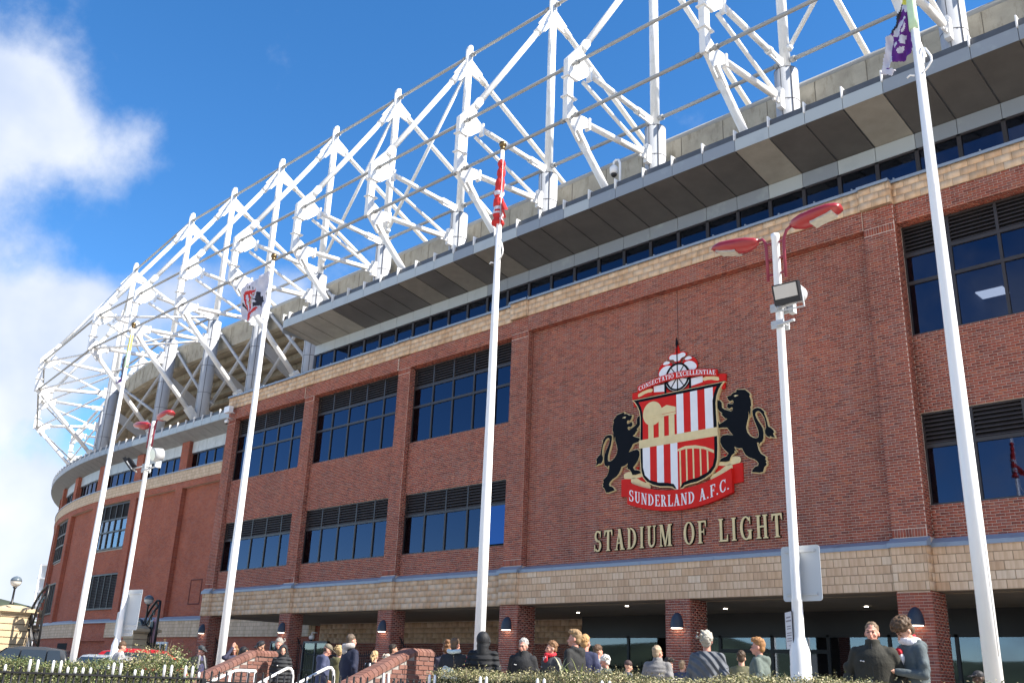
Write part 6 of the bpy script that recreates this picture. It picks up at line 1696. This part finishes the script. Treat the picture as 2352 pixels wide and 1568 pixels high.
def fabric(name, c, kind=None, rough=.8):
    if name in MATS: return MATS[name]
    m, nt, b = nodes(name)
    f = noise(nt, 5., 5, .6); nt.links.new(ramp(nt, f, [(.3, sh(c, .82)), (.7, sh(c, 1.16))]), b.inputs['Base Color'])
    b.inputs['Roughness'].default_value = rough; b.inputs['Specular IOR Level'].default_value = .3
    if kind in ('puffer', 'quilt'):
        t = nt.nodes.new('ShaderNodeTexCoord'); w = nt.nodes.new('ShaderNodeTexWave'); w.wave_profile = 'SIN'; w.bands_direction = 'Z' if kind == 'puffer' else 'DIAGONAL'
        w.inputs['Scale'].default_value = 3.6 if kind == 'puffer' else 4.4; w.inputs['Distortion'].default_value = .8; w.inputs['Detail'].default_value = 2
        nt.links.new(t.outputs['Object'], w.inputs['Vector']); bump(nt, b, w.outputs['Fac'], .9, .03)
    else:
        bump(nt, b, noise(nt, 7, 5, .65, stretch=(1, 1, .6)), .55, .04)
    return m
def person(px, py, dep, face, skin, hair, hairc, top, label, build=1.0, head=(0, 0), arms='down', topkind=None, legs=(.025, .027, .035), extra=(), lean=0., female=False, hmax=None, lo=0.):
    """px, py: top of the head in the photograph; face 0 towards the camera, 90 to the right of the picture, 180 away"""
    w = at_depth(px, py, dep)
    h = w[2] - PLAZA - lo
    if hmax and h > hmax: h = hmax
    s = h / 1.775
    pos = Vector((w[0], w[1], PLAZA))
    cdir = Vector((-w[0], -w[1], 0)).normalized(); rdir = Vector((-cdir.y, cdir.x, 0))
    fwd = cdir * math.cos(rad(face)) + rdir * math.sin(rad(face))
    e = empty('person', pos, label=label, cat='person', group='people gathered on the plaza')
    e.rotation_euler = (0, 0, math.atan2(fwd.y, fwd.x) - math.pi / 2); e.scale = (s, s, s)
    vx = .0095 if dep < 13.5 else (.0115 if dep < 17.5 else .014)
    NK = (0, -.005, 1.50)
    def H(p): return rot_about(p, NK, rad(head[0]), rad(head[1]))
    def hb(m, c, r): 
        k = len(m.v); m.ball(c, r, 14, 10)
        for i in range(k, len(m.v)): m.v[i] = H(m.v[i])
    b = build
    # limbs
    A = {}
    for sd_ in (1, -1):
        S_ = (sd_ * .172 * b, 0, 1.405)
        pose = arms if isinstance(arms, str) else arms[0 if sd_ > 0 else 1]
        E_, W_ = {'down': ((sd_ * .232 * b, -.03, 1.13), (sd_ * .228 * b, .05, .88)),
                  'pocket': ((sd_ * .262 * b, -.06, 1.15), (sd_ * .19 * b, .09, .97)),
                  'phone': ((sd_ * .25 * b, .03, 1.13), (sd_ * .09, .27, 1.16)),
                  'belly': ((sd_ * .27 * b, .0, 1.12), (sd_ * .07, .22, 1.05)),
                  'head': ((sd_ * .30, .12, 1.40), (sd_ * .10, .10, 1.66)),
                  'rest': ((sd_ * .27, .16, 1.22), (sd_ * .12, .38, 1.30)),
                  'fold': ((sd_ * .26 * b, .06, 1.14), (-sd_ * .10, .19, 1.18))}[pose]
        A[sd_] = (S_, E_, W_, pose)
    m = MB()
    hb(m, (0, -.014, 1.655), (.074, .094, .098)); hb(m, (0, .020, 1.605), (.060, .074, .092)); hb(m, (0, .036, 1.556), (.046, .050, .040)); hb(m, (0, .084, 1.642), (.046, .018, .012))
    hb(m, (0, .088, 1.563), (.024, .016, .012)); hb(m, (0, .072, 1.535), (.026, .024, .018))
    capsule(m, H((0, .096, 1.618)), H((0, .116, 1.590)), .011, .0155, 8)
    for sd_ in (1, -1): hb(m, (sd_ * .076, -.006, 1.612), (.012, .022, .031)); hb(m, (sd_ * .04, .062, 1.595), (.022, .025, .022))
    capsule(m, (0, -.015, 1.42), H((0, 0, 1.57)), .060, .055)
    ringloft(m, [(.90, .13, .10, 0, 0), (1.05, .135, .10, 0, 0), (1.25, .15, .11, 0, 0), (1.40, .15, .09, 0, 0), (1.46, .06, .06, 0, 0)])
    for sd_ in (1, -1):
        S_, E_, W_, pose = A[sd_]
        capsule(m, S_, E_, .048, .042); capsule(m, E_, W_, .040, .028)
        Wv, Ev = Vector(W_), Vector(E_); d = (Wv - Ev).normalized()
        if pose == 'head': d = Vector((-sd_ * .25, -.2, .9)).normalized()
        side = d.cross(Vector((0, 0, 1)));
        if side.length < .2: side = d.cross(Vector((0, 1, 0)))
        side.normalize(); nrm = side.cross(d)
        if pose in ('down', 'pocket'): side = Vector((0, 1, 0)) - d * d.y; side.normalize(); nrm = side.cross(d)
        pc = Wv + d * .05
        capsule(m, tuple(Wv), tuple(Wv + d * .03), .026, .028, 8)
        for k in range(4):
            o_ = side * ((k - 1.5) * .019); base_ = pc + d * .035 + o_; ln = (.030, .036, .038, .026)[k]
            capsule(m, tuple(Wv + d * .02 + o_ * .8), tuple(base_), .013, .0115, 8)
            k1 = base_ + d * ln + nrm * .006 * -sd_; k2 = k1 + d * ln * .6 + nrm * .022 * -sd_
            capsule(m, tuple(base_), tuple(k1), .0105, .0098, 8); capsule(m, tuple(k1), tuple(k2), .0096, .0085, 8)
        t0 = Wv + d * .03 + side * .028; t1 = t0 + d * .03 + side * .026; t2 = t1 + d * .028 + side * .002
        capsule(m, tuple(t0), tuple(t1), .0125, .011, 8); capsule(m, tuple(t1), tuple(t2), .0108, .009, 8)
        capsule(m, (sd_ * .085, 0, .92), (sd_ * .095, .012, .50), .075, .05); capsule(m, (sd_ * .095, .012, .50), (sd_ * .10, -.01, .09), .048, .036); capsule(m, (sd_ * .10, -.02, .045), (sd_ * .11, .12, .035), .038, .03)
    body = later('body', m, vx * .92, SKIN[skin], e, 3)
    # face
    m = MB()
    for sd_ in (1, -1): hb(m, (sd_ * .030, .0915, 1.622), (.0135, .008, .0055))
    o = obj('eyes', m, M_EYE); o.parent = e
    m = MB(); hb(m, (0, .1035, 1.562), (.021, .006, .0042)); o = obj('mouth', m, M_LIP); o.parent = e
    hm = fabric('hair_%02d%02d%02d' % tuple(int(q * 99) for q in hairc), hairc, rough=.6)
    if hair not in ('hood', 'beanie'):
        m = MB()
        for sd_ in (1, -1): capsule(m, H((sd_ * .018, .1005, 1.643)), H((sd_ * .045, .090, 1.645)), .0055, .004, 6)
        o = obj('eyebrows', m, hm); o.parent = e
    rng = np.random.default_rng(int(px * 7 + py))
    def tufts(m, n, c, r, tr, zmin, ymax=.05):
        k = 0
        while k < n:
            d = rng.normal(0, 1, 3); d /= np.linalg.norm(d)
            if d[2] < zmin or (d[1] > ymax and d[2] < .45): continue
            q = H(tuple(np.array(c) + d * np.array(r))); m.ball(q, tuple(tr * rng.uniform(.45, 1.35, 3)), 8, 6); k += 1
    m = MB()
    if hair == 'short': hb(m, (0, -.024, 1.672), (.080, .097, .092)); hb(m, (0, -.055, 1.61), (.070, .055, .07)); tufts(m, 140, (0, -.022, 1.668), (.081, .101, .099), .013, -.1)
    if hair == 'crop': hb(m, (0, -.022, 1.668), (.078, .094, .090)); hb(m, (0, -.05, 1.61), (.068, .055, .07)); tufts(m, 90, (0, -.022, 1.670), (.076, .093, .092), .009, .1, .9)
    if hair == 'quiff': hb(m, (0, -.024, 1.668), (.079, .096, .088)); hb(m, (0, -.05, 1.61), (.069, .055, .07)); hb(m, (0, .055, 1.745), (.060, .050, .032)); tufts(m, 120, (0, .0, 1.69), (.074, .102, .077), .016, .2, .95)
    if hair == 'curly': hb(m, (0, -.015, 1.685), (.088, .105, .098)); hb(m, (0, -.06, 1.62), (.08, .06, .07)); tufts(m, 170, (0, .0, 1.695), (.094, .120, .102), .021, -.05, .6); tufts(m, 24, (0, .09, 1.71), (.06, .03, .04), .022, -1, 2)
    if hair == 'wavy': hb(m, (0, -.026, 1.670), (.082, .098, .093)); hb(m, (0, -.06, 1.595), (.070, .05, .065)); tufts(m, 110, (0, -.03, 1.66), (.084, .104, .102), .018, -.55, -.05); tufts(m, 22, (-.06, -.08, 1.70), (.07, .05, .06), .018, -1, 2)
    if hair in ('long', 'bun', 'ponytail'):
        hb(m, (0, -.022, 1.668), (.082, .099, .094)); hb(m, (0, -.06, 1.60), (.074, .055, .075)); tufts(m, 40, (0, -.022, 1.665), (.080, .100, .095), .014, 0.)
        if hair == 'long':
            for q in ((-.05, -.06, 1.45), (.05, -.06, 1.45), (0, -.085, 1.42), (.07, .0, 1.50), (-.07, .0, 1.50)): capsule(m, H((q[0], q[1] + .01, 1.62)), (q[0] * 1.15, q[1] - .02, q[2] - .12), .05, .022)
        if hair == 'bun': hb(m, (0, -.09, 1.755), (.048, .048, .042)); tufts(m, 24, (0, -.09, 1.755), (.045, .045, .04), .014, -1, 2)
        if hair == 'ponytail': capsule(m, H((0, -.10, 1.68)), H((.02, -.17, 1.60)), .035, .03); capsule(m, H((.02, -.17, 1.60)), H((.06, -.20, 1.47)), .03, .012); tufts(m, 30, (.03, -.17, 1.62), (.05, .04, .09), .02, -1, 2)
    if m.v: later('hair', m, .0085 if dep < 18 else .011, hm, e, 0)
    tm = fabric(*top) if isinstance(top[0], str) else top
    m = MB()
    if hair == 'cap':
        hb(m, (0, -.012, 1.690), (.088, .104, .075)); P = [H((x, y, z)) for x, y, z in ((-.075, .075, 1.685), (-.055, .155, 1.668), (0, .178, 1.664), (.055, .155, 1.668), (.075, .075, 1.685))]
        for q in P: m.ball(q, (.016, .016, .008), 8, 6)
        capsule(m, P[0], P[2], .010, .010, 6); capsule(m, P[2], P[4], .010, .010, 6); capsule(m, P[1], P[3], .010, .010, 6); capsule(m, P[0], P[4], .012, .012, 6); hb(m, (0, .105, 1.679), (.07, .065, .008))
        later('cap', m, .009, hm, e, 2)
        m = MB(); hb(m, (0, -.04, 1.62), (.073, .062, .06)); later('hair', m, .011, fabric('hair_under', (.05, .035, .025), rough=.6), e, 1)
    if hair == 'beanie': hb(m, (0, -.016, 1.690), (.090, .104, .085)); hb(m, (0, -.016, 1.655), (.087, .104, .035)); later('beanie', m, .011, hm, e, 2)
    if hair == 'hood':
        m2 = MB(); hb(m2, (0, -.052, 1.655), (.112, .118, .130)); hb(m2, (0, -.05, 1.55), (.105, .10, .09)); capsule(m2, (0, -.04, 1.44), H((0, -.05, 1.56)), .10, .10)
        for k in range(14):
            t = 2 * math.pi * k / 14; q = H((.088 * math.cos(t), .055, 1.622 + .108 * math.sin(t))); m2.ball(q, .024, 8, 6)
        later('hood', m2, .0115, hm, e, 3)
    # top: jacket, coat or hoodie
    m = MB(); pb = (lambda z: 1 + .045 * math.sin(z * 78)) if topkind == 'puffer' else (lambda z: 1)
    hem = .66 if topkind == 'long' else .82
    prof = [(hem, .205, .15), (hem + .12, .20, .152), (1.04, .190 if not female else .172, .146), (1.16, .195 if not female else .178, .150), (1.28, .205, .155), (1.37, .198, .142), (1.43, .155, .115), (1.475, .10, .09), (1.50, .078, .08)]
    rings = []
    zz = hem
    while zz < 1.50:
        for q0, q1 in zip(prof[:-1], prof[1:]):
            if q0[0] <= zz <= q1[0]:
                t = (zz - q0[0]) / (q1[0] - q0[0]); rings.append((zz, (q0[1] + (q1[1] - q0[1]) * t) * b * pb(zz), (q0[2] + (q1[2] - q0[2]) * t) * (.5 + .5 * b) * pb(zz), 0, -.005)); break
        zz += .018
    ringloft(m, rings, 28)
    for sd_ in (1, -1):
        S_, E_, W_, pose = A[sd_]; f = 1.12 if topkind == 'puffer' else 1.
        m.ball((sd_ * .145 * b, 0, 1.395), (.085 * b, .085, .072), 14, 10); m.ball((sd_ * .10 * b, -.01, 1.435), (.07, .07, .055), 12, 8)
        capsule(m, S_, E_, .070 * f, .057 * f); capsule(m, E_, tuple(Vector(E_).lerp(Vector(W_), .96)), .057 * f, .042 * f)
        if topkind == 'puffer':
            for k in range(5): m.ball(tuple(Vector(S_).lerp(Vector(E_), k / 4)), .080, 10, 8)
            for k in range(1, 4): m.ball(tuple(Vector(E_).lerp(Vector(W_), k / 4)), .068, 10, 8)
        for k in range(5):          # sleeve creases
            q = Vector(S_).lerp(Vector(E_), .55 + .1 * k); m.ball(tuple(q + Vector(rng.normal(0, .02, 3))), .058 * f, 8, 6)
    if 'collar' in extra or topkind in ('puffer',):
        ringloft(m, [(1.44, .10, .098, 0, 0), (1.50, .088, .092, 0, .004), (1.555, .082, .088, 0, .008)], 18)
    if 'hooddown' in extra:
        for k in range(9): t = math.pi * (k / 8) + math.pi; m.ball((.105 * math.cos(t), -.035 + .095 * math.sin(t), 1.475 - .03 * abs(math.sin(t))), (.052, .052, .048), 10, 8)
        m.ball((0, -.135, 1.42), (.09, .045, .085), 12, 8)
    jk = later('jacket', m, vx * 1.15, tm, e, 7 if topkind != 'puffer' else 3)
    if lean: e.rotation_euler = (rad(lean), 0, e.rotation_euler[2])
    # trousers and shoes
    m = MB(); ringloft(m, [(.80, .165, .125, 0, 0), (.92, .168, .128, 0, 0), (1.0, .155, .12, 0, 0)])
    for sd_ in (1, -1): capsule(m, (sd_ * .088, 0, .86), (sd_ * .097, .012, .50), .092, .068); capsule(m, (sd_ * .097, .012, .50), (sd_ * .10, -.01, .13), .066, .056)
    later('trousers', m, .017, fabric('cloth_%02d%02d%02d' % tuple(int(q * 99) for q in legs), legs), e, 2)
    m = MB()
    for sd_ in (1, -1): capsule(m, (sd_ * .10, -.035, .052), (sd_ * .112, .135, .045), .050, .043); m.box(sd_ * .106 - .045, sd_ * .106 + .045, -.075, .17, .002, .03)
    later('shoes', m, .014, fabric('shoe', (.03, .03, .03), rough=.5), e, 2)
    def add(n, mb, mt, vox=None, sm=2):
        if vox: return later(n, mb, vox, mt, e, sm)
        o = obj(n, mb, mt); o.parent = e; return o
    for x in extra:
        if x == 'glasses':
            m = MB()
            for sd_ in (1, -1):
                P = [H((sd_ * .031 + .022 * math.cos(t), .106, 1.622 + .016 * math.sin(t))) for t in [2 * math.pi * k / 12 for k in range(13)]]; m.path(P, .0022, 5); m.tube(H((sd_ * .053, .104, 1.625)), H((sd_ * .078, .0, 1.622)), .002, n=5)
            add('glasses', m, M_BLK)
        if x == 'beard': m = MB(); hb(m, (0, .052, 1.548), (.052, .054, .036)); hb(m, (0, .03, 1.575), (.064, .05, .035)); add('beard', m, fabric('beard', (.09, .055, .035), rough=.7), .010)
        if x == 'zip': m = MB(); capsule(m, (0, .148, .86), (0, .158, 1.25), .004, .004, 6); capsule(m, (0, .158, 1.25), (0, .095, 1.50), .004, .004, 6); add('zip', m, M_BLK)
        if x == 'logo': m = MB(); m.ball((.085 * b, .135 * (.5 + .5 * b), 1.30), (.014, .010, .008), 8, 6); m.ball((.11 * b, .128 * (.5 + .5 * b), 1.305), (.012, .010, .008), 8, 6); add('chest_logo', m, simple('logo_white', (.7, .7, .7), .5))
        if x == 'redscarf':
            m = MB()
            for k in range(16): t = 2 * math.pi * k / 16; m.ball((.085 * math.cos(t), .02 + .085 * math.sin(t), 1.515 + .012 * math.sin(2 * t)), (.032, .032, .036), 8, 6)
            m.ball((0, .13, 1.44), (.06, .03, .07), 10, 8); add('scarf', m, fabric('scarf_red', (.56, .03, .045)), .011)
            m = MB()
            for q in ((-.03, .155, 1.47), (0, .162, 1.45), (.03, .158, 1.46), (.02, .16, 1.43)): m.ball(q, (.011, .006, .016), 8, 6)
            add('scarf_print', m, fabric('scarf_white', (.74, .72, .76)))
        if x == 'twoscarf':
            m = MB()
            for k in range(16): t = 2 * math.pi * k / 16; m.ball((.092 * math.cos(t), .01 + .092 * math.sin(t), 1.505 + .02 * math.cos(t)), (.040, .040, .048), 8, 6)
            m.ball((-.02, .155, 1.30), (.062, .04, .075), 10, 8); m.ball((.03, .165, 1.22), (.058, .035, .055), 10, 8); m.ball((-.03, .165, 1.20), (.05, .032, .05), 10, 8); add('scarf', m, fabric('scarf_white', (.74, .72, .76)), .011)
            m = MB(); m.ball((-.01, .165, 1.375), (.055, .045, .05), 10, 8); capsule(m, (-.05, .175, 1.37), (.05, .205, 1.29), .016, .014, 8); capsule(m, (.075, -.09, 1.56), (.1, -.03, 1.56), .03, .03, 8); add('scarf_stripe', m, fabric('scarf_red', (.56, .03, .045)), .010)
        if x == 'innerlining': m = MB(); capsule(m, (.07, .10, 1.48), (.13, .145, 1.20), .035, .03, 8); capsule(m, (-.07, .10, 1.48), (-.13, .145, 1.20), .035, .03, 8); add('lining', m, fabric('lining_grey', (.22, .22, .23)), .012)
        if x == 'shirt': m = MB(); ringloft(m, [(.86, .115, .05, 0, .115), (1.2, .10, .05, 0, .125), (1.40, .085, .05, 0, .085), (1.49, .05, .04, 0, .05)], 16); add('shirt', m, fabric('shirt_navy', (.045, .045, .10)), .012)
        if x == 'whiteshirt': m = MB(); ringloft(m, [(.86, .105, .05, 0, .115), (1.2, .09, .05, 0, .125), (1.40, .075, .05, 0, .085), (1.50, .055, .05, 0, .04)], 16); add('shirt', m, fabric('shirt_white', (.74, .74, .76)), .012)
        if x == 'badge': m = MB(); m.ball((.085, .165, 1.28), (.014, .006, .014), 8, 6); add('badge', m, simple('badge_white', (.75, .75, .75), .5))
        if x == 'sleevered':
            for k in range(4): m = MB(); q = Vector(A[-1][0]).lerp(Vector(A[-1][1]), .15 + .24 * k); m.ball((q.x - .068, q.y - .015, q.z), (.014, .018, .018), 8, 6); add('sleeve_mark', m, fabric('mark_red', (.62, .02, .03)))
        if x == 'bag': m = MB(); m.ball((0, -.19, 1.16), (.15, .08, .19), 12, 10); add('backpack', m, fabric('bag_black', (.02, .02, .025)), .014); 
        if x == 'blue': m = MB(); m.ball((.13, -.17, 1.30), (.05, .04, .035), 10, 8); m.ball((-.13, -.17, 1.28), (.035, .04, .035), 10, 8); add('strap', m, fabric('strap_blue', (.06, .18, .55)))
        if x == 'text':
            for txt, z0, sz, wd in (('GOLD', 1.215, .055, .21), ('TRUS', .955, .055, .20)):
                adv = [glyph(c)[1] + .06 for c in txt]; k = wd / sum(adv); xx = wd / 2
                for c, a in zip(txt, adv):
                    m = MB()
                    for p in glyph(c)[0]: m.prism([(xx - q[0] * k, z0 + q[1] * sz) for q in p], lambda u, v, t: (u, -.150 - t - .03 * (1 - (u / .14) ** 2), v), -.01, .012)
                    add('print_letter', m, simple('print_white', (.72, .72, .72), .6)); xx -= a * k
        if x == 'pompom': m = MB(); m.ball(H((0, -.02, 1.79)), .03, 10, 8); add('pompom', m, hm, None)
        if x == 'greyhood':
            m = MB()
            for k in range(11): t = math.pi * (k / 10) + math.pi; m.ball((.112 * math.cos(t), -.03 + .105 * math.sin(t), 1.50 + .035 * abs(math.cos(t))), (.055, .055, .060), 10, 8)
            m.ball((0, -.125, 1.44), (.085, .05, .08), 12, 8); add('hood', m, fabric('hood_beige', (.42, .385, .36)), .012)
        if x == 'icehood':
            m = MB()
            for k in range(11): t = math.pi * (k / 10) + math.pi; m.ball((.10 * math.cos(t), -.03 + .095 * math.sin(t), 1.505 + .02 * abs(math.cos(t))), (.04, .04, .04), 10, 8)
            add('hood', m, fabric('ice_white', (.62, .74, .74)), .012)
        if x == 'iceback':
            m = MB(); ringloft(m, [(.80, .19, .09, -.02, -.075), (1.0, .19, .09, -.02, -.078), (1.2, .17, .09, -.03, -.085), (1.30, .12, .07, -.04, -.085)], 20); add('back_panel', m, fabric('ice_white', (.62, .74, .74)), .014)
    return e
BK, BK2 = ('jacket_black', (.020, .021, .024)), ('coat_black', (.014, .015, .018))
def phone(e_pos, z, yaw, label):
    m = MB(); c, s = math.cos(yaw), math.sin(yaw)
    def fr(u, v, t): return (e_pos[0] + u * c - v * s * .9, e_pos[1] + u * s + v * c * .9, z + t + v * .25)
    m.prism([(-.037, -.075), (.037, -.075), (.037, .075), (-.037, .075)], fr, 0, .009); obj('smartphone', m, simple('phone_case', (.05, .05, .06), .3), label=label, cat='phone')
# -- right of the picture
person(2000, 1423, 11.6, -8, 'pink', 'crop', (.16, .11, .07), ('jacket_olive_black', (.034, .033, .027)), 'man in a black-olive jacket with high collar facing the street by the lamp post', 1.16, (-4, 0), 'pocket', None, extra=('collar', 'zip', 'logo'))
YM = person(2086, 1415, 11.6, -58, 'fair', 'curly', (.085, .052, .030), ('jacket_slate', (.085, .105, .115)), 'curly-haired man in a slate jacket with red and white scarf looking at a phone', 1.04, (30, 0), ('down', 'phone'), None, extra=('hooddown', 'twoscarf'))
person(2246, 1537, 12.8, -60, 'dark', 'cap', (.035, .035, .04), BK, 'bearded man in a dark cap behind the hedge near the purple flag pole', 1.0, (5, 0), lo=.0)
person(1741, 1462, 14.0, -100, 'pink', 'quiff', (.30, .15, .06), ('parka_sage', (.105, .130, .118)), 'ginger-haired man in a sage green parka seen from the side', 1.06, (2, 0), 'pocket', None, extra=('hooddown', 'redneck'))
person(1702, 1492, 16.6, 165, 'fair', 'short', (.055, .035, .022), ('jacket_khaki', (.135, .13, .075)), 'dark-haired man in a khaki jacket with his back turned', 1.0, (8, 10))
person(1623, 1446, 13.0, 155, 'pink', 'wavy', (.34, .32, .28), ('jacket_quilted', (.115, .125, .145), 'quilt'), 'grey-haired man in a diagonally quilted grey jacket with his back turned', 1.16, (0, 15), 'down')
person(1567, 1513, 19.0, 150, 'fair', 'crop', (.20, .14, .09), ('top_navy2', (.05, .06, .10)), 'short man with cropped hair half hidden behind the quilted grey jacket', 1.0)
person(1530, 1506, 17.5, 75, 'fair', 'quiff', (.022, .016, .013), BK, 'man with a dark quiff looking down beside the grey puffer sleeves', .98, (22, 0))
person(1510, 1479, 15.4, 160, 'pink', 'crop', (.33, .25, .17), ('gilet_grey', (.20, .195, .195)), 'fair cropped man in a grey jacket seen from behind', 1.1, (0, -20), 'down', 'puffer')
person(1441, 1514, 19.5, 110, 'fair', 'beanie', (.055, .035, .035), ('jacket_grey_dark', (.10, .115, .14)), 'person in a maroon beanie low behind the hedge', 1.0, (12, 0))
person(1393, 1501, 17.0, -95, 'pink', 'wavy', (.66, .65, .62), ('jacket_moss', (.085, .10, .085)), 'white-haired person in a moss jacket bending low', 1.0, (20, 0))
person(1372, 1478, 19.0, 120, 'pink', 'short', (.09, .055, .035), ('jacket_pale', (.50, .50, .50)), 'brown-haired man in a pale grey jacket at the back of the group', .98, (10, 0))
person(1345, 1455, 16.4, 150, 'pink', 'short', (.36, .21, .09), ('coat_navy', (.035, .04, .085)), 'sandy-haired man in a navy coat behind the tall man', 1.06, (0, 0))
person(1320, 1444, 14.8, -118, 'pink', 'quiff', (.26, .17, .09), ('softshell_black', (.022, .023, .024)), 'tall fair man in a black hooded softshell looking away', 1.12, (-2, 15), 'down', None, extra=('hooddown',))
person(1267, 1469, 16.0, -52, 'fair', 'short', (.17, .09, .045), ('jacket_charcoal', (.055, .058, .065)), 'man with a red lettered scarf and charcoal jacket', 1.08, (0, -18), 'down', None, extra=('redscarf', 'logo'))
person(1203, 1463, 16.0, -14, 'pink', 'short', (.30, .29, .28), BK, 'grey-haired man in glasses and a black zipped jacket', 1.10, (3, -8), 'down', None, extra=('collar', 'glasses', 'zip', 'logo', 'hooddown'))
person(1112, 1450, 14.6, 165, 'fair', 'hood', (.020, .021, .024), ('puffer_black', (.020, .021, .024), 'puffer'), 'person in a black hooded puffer coat with red sleeve marks beside the flagpole', 1.08, (0, 0), 'down', 'puffer', extra=('sleevered',))
person(1046, 1462, 16.0, 160, 'pink', 'crop', (.14, .09, .055), ('fleece_black', (.03, .032, .036)), 'man in a black and ice-blue jacket with his back turned', 1.14, (4, -15), 'down', None, extra=('icehood', 'iceback'))
person(1027, 1470, 16.6, 175, 'fair', 'bun', (.17, .085, .04), ('hoodie_slate', (.085, .085, .115)), 'woman with a hair bun in a slate hoodie with white lettering on the back', .98, (2, 10), 'down', None, extra=('text', 'palehood'), female=True)
# -- about the steps and further back
person(905, 1477, 22.0, 90, 'tan', 'short', (.025, .018, .014), ('top_brown', (.055, .04, .035)), 'dark-haired person in brown behind the right stair wall', 1.0, (0, 0))
person(891, 1500, 20.5, 170, 'fair', 'wavy', (.42, .38, .32), ('coat_stone', (.16, .15, .14)), 'pale-haired person almost hidden behind the right stair wall', .95)
person(862, 1492, 19.5, 175, 'fair', 'ponytail', (.42, .29, .15), BK2, 'woman with a blonde ponytail and blue-strapped bag on the steps', .95, (4, -25), extra=('bag', 'blue'), female=True)
person(809, 1453, 17.5, 118, 'pink', 'crop', (.10, .075, .055), ('coat_midnight', (.018, .022, .045)), 'man in a midnight-blue coat with a beige hood on the steps', 1.12, (0, 8), 'down', 'long', extra=('greyhood',))
person(781, 1480, 18.6, 165, 'fair', 'wavy', (.40, .28, .14), ('parka_olive', (.115, .11, .055)), 'blonde person in an olive hooded parka on the steps', 1.0, (0, 15), 'down', 'long', extra=('hooddown',))
person(748, 1474, 18.2, 95, 'pink', 'cap', (.15, .13, .095), ('hoodie_navy', (.055, .065, .12)), 'woman in a khaki cap and navy hoodie looking down on the steps', .98, (28, 0), 'pocket', None, extra=('hooddown', 'pony'), female=True)
person(652, 1479, 19.4, -5, 'fair', 'hood', (.028, .03, .033), ('puffer_charcoal', (.030, .032, .036), 'puffer'), 'youngster in a black hooded puffer coat facing the street on the steps', .92, (5, 5), 'down', 'puffer', extra=('badge',))
person(643, 1463, 21.5, 10, 'pink', 'wavy', (.25, .23, .21), ('puffer_black', (.020, .021, .024), 'puffer'), 'person with windblown grey hair in a black puffer coat behind the youngster', 1.05, (15, -20), 'down', 'puffer')
person(606, 1468, 20.5, -60, 'tan', 'cap', (.02, .02, .024), BK2, 'bearded man in a black cap leaning on the left stair wall', 1.05, (25, 0), 'rest', None, extra=('beard',))
person(562, 1484, 22.0, 60, 'tan', 'hood', (.015, .015, .017), BK2, 'person in a black hood behind the left stair wall', .95, (10, 0))
person(540, 1476, 20.5, 30, 'pink', 'long', (.20, .11, .055), ('jacket_ink', (.035, .035, .065)), 'woman with long brown hair holding a hand to her head', .96, (15, -30), ('head', 'down'), None, female=True)
CM = person(461, 1479, 20.0, 42, 'pink', 'cap', (.035, .042, .048), BK2, 'man in a dark cap and open black coat over a navy top holding a phone', 1.1, (18, 10), 'belly', None, extra=('shirt', 'innerlining', 'badge'))
person(279, 1469, 19.5, 100, 'pink', 'crop', (.085, .05, .03), ('gilet_pale', (.30, .30, .32)), 'man in a pale grey gilet over a white shirt walking past the parked cars', 1.05, (22, 0), 'down', None, extra=('whiteshirt',))
for who, zz, txt in ((YM, 1.17, 'dark smartphone held by the curly-haired man in the scarf'), (CM, 1.05, 'dark smartphone held by the man in the dark cap')):
    a = who.rotation_euler[2] + math.pi / 2; sc = who.scale[0]
    phone((who.location.x + math.cos(a) * .36 * sc, who.location.y + math.sin(a) * .36 * sc), PLAZA + zz * sc, a - math.pi / 2, txt)
# fuse every assembly in one evaluation
bpy.context.view_layer.update()
dg = bpy.context.evaluated_depsgraph_get()
new = [(o, bpy.data.meshes.new_from_object(o.evaluated_get(dg))) for o in PENDING]
for o, me in new:
    o.modifiers.clear(); old = o.data; nm = old.name; mats = [q for q in old.materials]
    o.data = me; me.materials.clear()
    for q in mats: me.materials.append(q)
    for p_ in me.polygons: p_.use_smooth = True
    bpy.data.meshes.remove(old); me.name = nm
